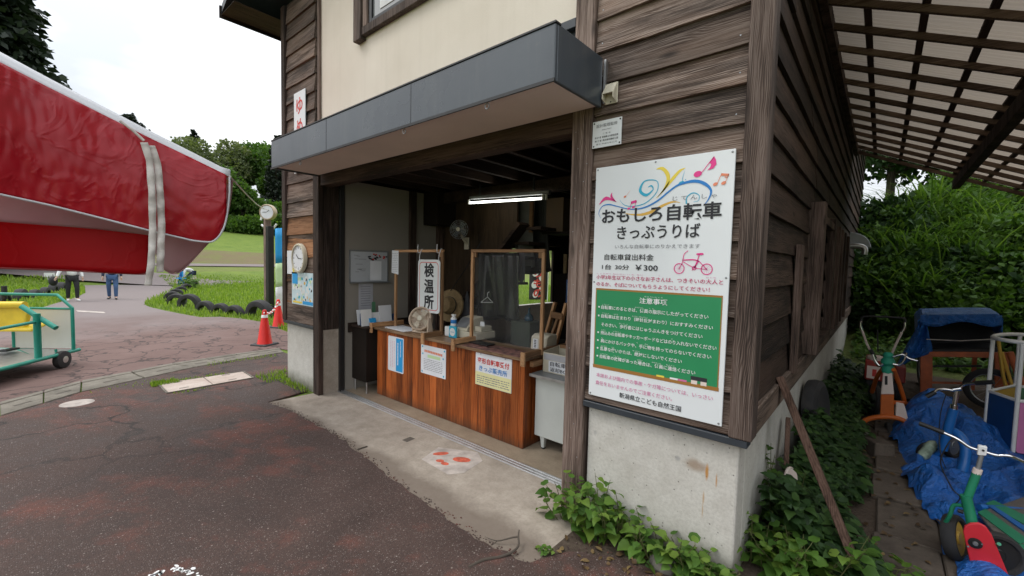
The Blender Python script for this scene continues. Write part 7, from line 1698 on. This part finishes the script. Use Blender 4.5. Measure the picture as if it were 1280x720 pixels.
for (d, px, sc_, pr_, rz_, lab) in ((86,228,1.15,pA,1.0,'smaller pale tree just left of the tallest pale tree'),(84,222,.85,pB,2,'low dark tree peeking over the awning edge'),(90,288,1.25,pA,3.2,'dim green tree behind the hedge near the clock post'),(92,312,1.25,pB,.6,'dark tree behind the clock post'),(74,303,.8,pB,4,'short bushy tree above the hedge left of the clock'),(95,335,1.4,pB,1.5,'dark tree behind the hedge beside the building corner'),(88,352,1.1,pB,5,'dark tree partly hidden by the building corner'),(76,180,1.0,pB,2.2,'tree on the hill hidden behind the red awning'),(60,655,.9,pB,2.1,'tree on the hill seen through the booth'),(66,690,1.0,pA,1.1,'pale tree on the hill seen through the booth'),(62,625,1.,pB,.4,'tree on the hill left of the view through the booth'),(58,675,.9,pB,5.2,'bushy tree seen through the booth above the banner')):
    dup(pr_, far(d,px)-V(0,0,.3), rz_, sc_*random.uniform(.95,1.1)*1.1, lab, GT)
# hedge shrubs
sh_ = thing('hedge_shrub', 'rounded shrub at the left end of the hedge on the upper lawn', 'shrub', far(71,300), 'hedge shrubs on the upper lawn')
crown_mesh('leaves', M['leaf_mid'], [(0,0,1.0,1.3),(.9,.2,.8,1.0),(-.9,-.1,.8,1.0),(0.2,-.6,.7,1.0)], 3200, .28).build('leaves', M['leaf_mid'], None).parent = sh_
for k, (px, d, sc_) in enumerate(((287,72,1.0),(311,70,1.15),(322,70,1.2),(332,71,1.3),(343,70,1.4),(352,70,1.3),(294,76,1.5),(318,77,1.7),(338,78,1.8))):
    dup(sh_, far(d,px), k*1.3, sc_, ['small shrub under the awning tip','shrub right of the left hedge end','shrub in the middle of the hedge','shrub behind the clock post','larger shrub right of the clock post','shrub against the building corner','taller shrub behind the left hedge end','taller shrub behind the middle of the hedge','taller shrub behind the clock'][k], 'hedge shrubs on the upper lawn')
# conifers
def cedar(name, label, h, r, n, loc, group, ls=.5, top=.02):
    t = thing(name, label, 'conifer', loc, group)
    mb = MB(); mb.tube([(0,0,-.3),(0,0,h*.5),(0,0,h*.98)],[h*.018+.06,h*.012+.03,.02],8); tr = mb.build('trunk', M['bark'], None); tr.parent = t
    mb = MB(); nb = int(h*(22 if n > 20000 else 6)); per = max(10, n//nb)
    for i in range(nb):
        u = .10+.9*(i/nb); z = h*u; L_ = r*((1-u)**.75+top)*random.uniform(.75,1.06); a = random.random()*6.283; d = V(math.cos(a),math.sin(a),random.uniform(-.35,.05)); 
        for k in range(per):
            v = random.random()**.6; p = V(0,0,z)+d*L_*v+rdir(-1,1)*(.12+.28*L_*.35*random.random()); u2 = (d+V(0,0,-.5)+rdir(-1,1)*.8).normalized(); s = u2.cross(rdir(-1,1))
            if s.length < .05: continue
            s.normalize(); l = ls*random.uniform(.5,1.3); b = len(mb.v)
            mb.v += [tuple(p),tuple(p+u2*l*.5+s*l*.3),tuple(p+u2*l),tuple(p+u2*l*.5-s*l*.3)]; mb._f((b,b+1,b+2,b+3), min(1,max(0,random.gauss(.4,.25))))
    c_ = mb.build('crown', M['leaf_cedar'], None); c_.parent = t
    return t
p = far(44,-46)
BC = cedar('cedar_tree', 'big dark cedar tree at the upper left corner of the view', 26, 7.6, 64000, p, 'cedar trees', .62)
tp_ = cedar('cedar_tree', 'slender dark conifer behind the left building corner', 13, 2.6, 6500, far(82,346), 'cedar trees', .5)
dup(tp_, far(84,349.5), 1.0, (1.0,1.0,1.1), 'dark conifer close behind the slender one at the building corner', 'cedar trees')
dup(tp_, far(90,246), 2.0, (.75,.75,1.0), 'thin conifer spire poking above the pale trees', 'cedar trees')
sm = cedar('cedar_tree', 'tallest small conifer on the distant ridge above the awning', 6.4, 1.6, 1500, far(150,168), 'conifers on the distant ridge', 1.0)
for k, px in enumerate((158,162,165,171,174,177,180,184,188,191,195,199,204,209,214,136,125,112,98)):
    dd = 150+random.uniform(-6,10); dup(sm, far(dd,px)-V(0,0,.5), k, random.uniform(.75,1.1)*(1 if px < 200 else .8), 'small dark conifer in the row on the distant ridge', 'conifers on the distant ridge')
# right hillside: shrubs, reeds and trees
def hill(px, d): return far(d, px)
SB = 'shrubs on the bank behind the yard'
s1 = thing('bank_shrub', 'leafy shrub on the green bank straight behind the rickshaw hood', 'shrub', hill(1200,14.5), SB)
crown_mesh('leaves', M['leaf_mid'], [(0,0,.7,.95),(.75,.2,.6,.75),(-.8,0,.55,.75),(.1,-.5,.4,.7),(.2,.3,1.25,.65)], 3900, .14).build('leaves', M['leaf_mid'], None).parent = s1
s2 = thing('bank_shrub', 'darker shrub low on the green bank beside the building end', 'shrub', hill(1100,14), SB)
crown_mesh('leaves', M['leaf_dark'], [(0,0,.7,.95),(.75,.2,.6,.75),(-.8,0,.55,.75),(.1,-.5,.4,.7),(.2,.3,1.25,.65)], 4200, .15).build('leaves', M['leaf_dark'], None).parent = s2
rs = random.Random(5); k = 0
poss = []
for d in (13.4,14.4,15.6,17,18.6,20.5):
    for px in range(1075, 1400, 34):
        poss.append((px+rs.uniform(-14,14), d+rs.uniform(-.4,.4)))
for i, (px, d) in enumerate(poss):
    if px < 1150 and d > 16.3: continue
    row = ['foot','lower part','middle','upper part','top','crest'][min(5,int((d-13)/1.3))]; side = 'beside the building end' if px < 1130 else ('behind the rickshaw' if px < 1220 else 'at the right of the view')
    tone = s2 if rs.random() < .30 else s1
    dup(tone, hill(px,d)-V(0,0,.1), rs.random()*6.28, rs.uniform(.65,1.15)*(1 if d < 17 else 1.25), ('dark' if tone is s2 else 'bright')+' green shrub at the '+row+' of the bank '+side, SB)
def reed(name, label, loc, n, L0):
    t = thing(name, label, 'reed clump', loc, 'reed clumps on the bank'); mb = MB()
    for k in range(n):
        a = random.random()*6.28; o = V(random.gauss(0,.35),random.gauss(0,.3),0); d = V(math.cos(a),math.sin(a)*.8-.25,0); ln = L0*random.uniform(.5,1.15); w0 = random.uniform(.010,.022); s = V(-d.y,d.x,0).normalized()
        if s.length < .1: continue
        r = random.random(); prev = None; out = ln*random.uniform(.25,.8)
        for i in range(7):
            u = i/6; p = o+d*out*u**1.6+V(0,0,ln*(u-.45*u**3*random.uniform(.9,1.1)))+s*.03*math.sin(u*3+k); wv = w0*(1-u**2)+.001; b = len(mb.v)
            mb.v += [tuple(p-s*wv),tuple(p+s*wv)]
            if prev is not None: mb._f((prev,prev+1,b+1,b),r,True)
            prev = b
    o = mb.build('blades', M['bamboo'], None); o.parent = t; return t
r0 = reed('reed_clump', 'arching bright reeds at the top of the bank left of centre', hill(1140,13.6), 300, 2.2)
for i, (px, d, sc_) in enumerate(((1128,14.8,1.1),(1158,14.4,1.15),(1180,15.0,1.1),(1115,13.8,.8),(1150,13.2,.7),(1200,14.6,1.0),(1225,15.6,1.1),(1172,16.2,1.2),(1260,15.0,.9),(1190,12.8,.5),(1138,16.2,1.2),(1240,13.4,.6))):
    dup(r0, hill(px,d), i*1.1, sc_, 'arching green reed clump on the bank '+['under the tree gap','in the middle','right of the middle','low near the building end','low in the middle','behind the rickshaw hood','high at the right','on the crest','far right','at the foot behind the hood','high beside the tree','low at the right'][i], 'reed clumps on the bank')
tr_ = tree_proto('bank_tree', 'dark leafy tree on the crest above the building end', 'tree', 7, 3, [(0,0,4.6,1.9),(1.4,.3,3.9,1.5),(-1.5,0,4.0,1.4),(.2,-1.2,3.6,1.4),(.1,.2,6.0,1.4)], M['leaf_dark'], 5200, .21, hill(1100,20), 'trees on the bank')
tr_.location = hill(1175,22)
for i, (px, d, sc_, rz_) in enumerate(((1215,22,1.0,4),(1255,23,1.1,3.1),(1300,22,1.1,.5)  ,(1340,24,1.2,5))): dup(tr_, hill(px,d), rz_, sc_, 'dark tree on the bank '+['under the lean-to edge','at the right under the lean-to','beyond the right edge','far beyond the right edge'][i], 'trees on the bank')
t = thing('bank_tree', 'open crowned tree with sky showing through beside the building end', 'tree', hill(1104,21), 'trees on the bank')
mb = MB(); limbs(mb, 6.5, .16, 11, .42); mb.build('trunk', M['bark'], None).parent = t
crown_mesh('crown', M['leaf_dark'], [(0,0,3.7,2.0),(1.2,.3,3.0,1.5),(-1.4,0,3.3,1.7),(.2,.2,5.2,1.6),(-2.4,.3,4.4,1.4)], 4600, .23).build('crown', M['leaf_dark'], None).parent = t
for i in range(9):  # unseen shrubs added right of the yard to darken the side wall
    dup(s1 if i % 3 else s2, (6.4+.9*(i % 2)+random.random()*.5, -1.2+i*1.1, -.05), i*1.7, random.uniform(1.5,2.1), 'added tall shrub out of view beyond the lean-to, blocking light from the side wall', SB)
# ================================================================== PEOPLE
def person(name, label, loc, face, pose, top, legs, hair=True, shoe='white'):
    """one skinned body; clothes are children slightly larger than the body"""
    t = thing(name, label, 'person', loc); t.rotation_euler = (0,0,face)
    J = pose
    def skin(nm, edges, rad, mat, root):
        names = [];
        for a, b in edges:
            for q in (a, b):
                if q not in names: names.append(q)
        me = bpy.data.meshes.new(nm); o = bpy.data.objects.new(nm, me); C.objects.link(o); o.parent = t
        me.from_pydata([J[n_] for n_ in names], [(names.index(a), names.index(b)) for a, b in edges], [])
        sk = o.modifiers.new('skin','SKIN'); 
        if not me.skin_vertices: me.skin_vertices.new() if hasattr(me.skin_vertices,'new') else None
        for i, n_ in enumerate(names): r = rad[n_] if n_ in rad else .05; me.skin_vertices[0].data[i].radius = (r if hasattr(r,'__len__') else (r,r)); me.skin_vertices[0].data[i].use_root = (n_ == root)
        sk.use_smooth_shade = True; su = o.modifiers.new('sub','SUBSURF'); su.levels = 1; su.render_levels = 2; me.materials.append(mat); return o
    body_e = [('pel','chest'),('chest','neck'),('neck','head0'),('head0','head'),('head','crown')]
    for s in 'LR': body_e += [('chest','sh'+s),('sh'+s,'el'+s),('el'+s,'wr'+s),('wr'+s,'ha'+s),('pel','hip'+s),('hip'+s,'kn'+s),('kn'+s,'an'+s),('an'+s,'to'+s)]
    rad = dict(pel=.10,chest=.11,neck=.05,head0=.06,head=.09,crown=.055)
    for s in 'LR': rad.update({'sh'+s:.05,'el'+s:.036,'wr'+s:.026,'ha'+s:.032,'hip'+s:.075,'kn'+s:.05,'an'+s:.034,'to'+s:.03})
    skin('body', body_e, rad, M['skin'], 'pel')
    e = []; r2 = dict(pel=.145,spine=.14,chest=.15,collar=.075)
    e = [('pel','spine'),('spine','chest'),('chest','collar')]
    for s in 'LR': e += [('chest','sh'+s),('sh'+s,'el'+s),('el'+s,'wr'+s)]; r2.update({'sh'+s:.075,'el'+s:.058,'wr'+s:.045})
    J.setdefault('spine', tuple((Vector(J['pel'])+Vector(J['chest']))/2)); J.setdefault('collar', tuple(Vector(J['chest']).lerp(Vector(J['neck']),.75)))
    skin('jacket', e, r2, top, 'pel')
    e = []; r3 = dict(pel=.14)
    for s in 'LR': e += [('pel','hip'+s),('hip'+s,'kn'+s),('kn'+s,'an'+s)]; r3.update({'hip'+s:.105,'kn'+s:.075,'an'+s:.058})
    skin('trousers', e, r3, legs, 'pel')
    for s in 'LR':
        a = Vector(J['an'+s]); b = Vector(J['to'+s]); d = (b-a); d.z = 0; d.normalize(); mb = MB(); n_ = V(-d.y,d.x,0); z = b.z-.02
        c0 = V(a.x,a.y,z)-d*.06; c1 = c0+d*.27
        mb.hexa([c0-n_*.038,c1-n_*.035,c1+n_*.035,c0+n_*.038,c0-n_*.036+V(0,0,.095),c1-n_*.03+V(0,0,.035),c1+n_*.03+V(0,0,.035),c0+n_*.036+V(0,0,.095)]); o = mb.build('shoe', M[shoe], None, bevel=.015, seg=2); o.parent = t
    h = Vector(J['head']); cw = Vector(J['crown']); up_ = (cw-h).normalized(); fd = Vector(J.get('face',(0,-1,0))).normalized()
    if hair:
        mb = MB(); mb.ball(h+up_*.035-fd*.025,.115,14,(.88,.95,1.0)); o = mb.build('hair', M['hair'], None); o.parent = t
    sd_ = up_.cross(fd); mb = MB()
    for s in (-1,1): mb.ball(h+fd*.088+sd_*s*.034+up_*.01,.010,6)
    o = mb.build('eye', M['ink'], None); o.parent = t
    mb = MB(); mb.ball(h+fd*.098-up_*.022,.016,8,(.8,1,1.2)); 
    for s in (-1,1): mb.ball(h+sd_*s*.09-fd*.005,.022,8,(.5,1,1.2))
    o = mb.build('nose', M['skin'], None); o.parent = t
    mb = MB(); mb.ball(h+fd*.088-up_*.06,.02,8,(1.1,.4,.35)); o = mb.build('mouth', plain('lips',(.4,.15,.13),.5), None); o.parent = t
    for s in 'LR':
        hd = Vector(J['ha'+s]); wd_ = (hd-Vector(J['wr'+s])).normalized(); sx = wd_.orthogonal().normalized(); mb = MB()
        for k in range(4): mb.tube([hd+sx*(k-1.5)*.018, hd+sx*(k-1.5)*.02+wd_*.045, hd+sx*(k-1.5)*.019+wd_*(.08-.008*abs(k-1.2))-V(0,0,.01)],[.009,.008,.006],6)
        mb.tube([hd-sx*.03-wd_*.02, hd-sx*.055+wd_*.02],[.010,.007],6); o = mb.build('fingers', M['skin'], None); o.parent = t
    return t
def standing(step=.0, aL=.15, lean=0, armL=None, armR=None, h=1.0):
    J = dict(pel=(0,0,.92),chest=(0,-lean*.5,1.28),neck=(0,-lean*.8,1.46),head0=(0,-lean-.01,1.53),head=(0,-lean-.02,1.60),crown=(0,-lean-.02,1.69),
      shL=(.19,-lean*.6,1.40),shR=(-.19,-lean*.6,1.40),elL=(.25,.02,1.13),elR=(-.25,.02,1.13),wrL=(.27,-.06,.90),wrR=(-.27,-.06,.90),haL=(.27,-.08,.83),haR=(-.27,-.08,.83),
      hipL=(.095,0,.88),hipR=(-.095,0,.88),knL=(.11,-.06-step*.4,.49),knR=(-.11,-.02+step*.2,.49),anL=(.11,-step,.09),anR=(-.11,step,.09),toL=(.13,-step-.14,.035),toR=(-.13,step-.14,.035))
    if armL: J.update(elL=armL[0],wrL=armL[1],haL=armL[2])
    if armR: J.update(elR=armR[0],wrR=armR[1],haR=armR[2])
    return {k: tuple(c*h for c in v) for k, v in J.items()}
p1 = oz(90,393.5); face1 = math.atan2(-(CAM.x-p1.x), (CAM.y-p1.y)) - math.pi
def toward(p): v = CAM-p; return math.atan2(v.x, -v.y)
P1 = oz(91,375.5); P3 = oz(140,373)
# pixel rows of the feet give the distance of each walker
w1 = person('person', 'walker in black trousers and white shoes carrying a dark round bag on the track', oz(91,376), toward(P1)+.15, standing(.10, armR=((-.33,-.06,1.12),(-.42,-.16,.92),(-.45,-.18,.86))), M['whitecloth'], M['blackcloth'])
w1.scale = (1.0,1.0,.99)
w2 = person('person', 'walker in blue jeans and dark jacket on the track', oz(141,374), toward(P3)-.1, standing(.13), M['darkblue'], M['jeans'], shoe='black')
q = oz(91,376); mb = MB(); hb2 = q+AR*-.50+V(0,0,.74)-AF*.2; mb.ball(hb2,.17,16,(1,.75,1.05)); bgo = mb.build('round_bag', M['blackcloth'], None, tuple(hb2)); tag(bgo, 'dark round bag carried by the walker in black trousers', 'bag')
mb = MB(); mb.tube([hb2+V(-.05,0,.15), hb2+V(0,0,.24), hb2+V(.06,0,.15)], .012, 6, sub=4); mb.build('handle', M['blackcloth'], bgo)
p = oz(236,357); J = dict(pel=(0,.25,.80),spine=(0,.05,.98),chest=(0,-.20,1.02),collar=(0,-.33,.97),neck=(0,-.40,.95),head0=(0,-.46,.90),head=(0,-.52,.86),crown=(0,-.58,.80),face=(0,-.6,-.8),
   shL=(.18,-.22,.98),shR=(-.18,-.22,.98),elL=(.2,-.30,.70),elR=(-.2,-.30,.70),wrL=(.14,-.42,.46),wrR=(-.14,-.42,.46),haL=(.12,-.45,.38),haR=(-.12,-.45,.38),hipL=(.095,.22,.78),hipR=(-.095,.22,.78),knL=(.13,-.12,.45),knR=(-.13,-.12,.45),anL=(.12,.1,.09),anR=(-.12,.1,.09),toL=(.14,-.06,.035),toR=(-.14,-.06,.035))
w3 = person('person', 'person in white shirt bending down beside the tyres', p, toward(p)-1.25, J, M['whitecloth'], M['darkblue'], shoe='black')
p = oz(226,357.5); t = thing('blue_chair', 'small blue folding chair beside the bending person', 'chair', tuple(p)); 
for a, b in (((-.22,-.1,0),(.05,.0,.85)),((.22,-.1,0),(.35,.0,.85)),((-.1,.25,0),(-.05,-.1,.5)),((.3,.25,0),(.3,-.1,.5))): mb = MB(); mb.tube([p+V(*a),p+V(*b)],.03,8); mb.build('leg', M['bluep'], t)
mb = MB(); mb.obox(p+V(.1,0,.46), V(.24,0,0), V(0,.2,0), V(0,0,.02)); mb.build('seat', M['skyblue'], t); mb = MB(); mb.obox(p+V(.18,.02,.72), V(.22,0,0), V(0,.02,0), V(0,0,.16)); mb.build('backrest', M['skyblue'], t)
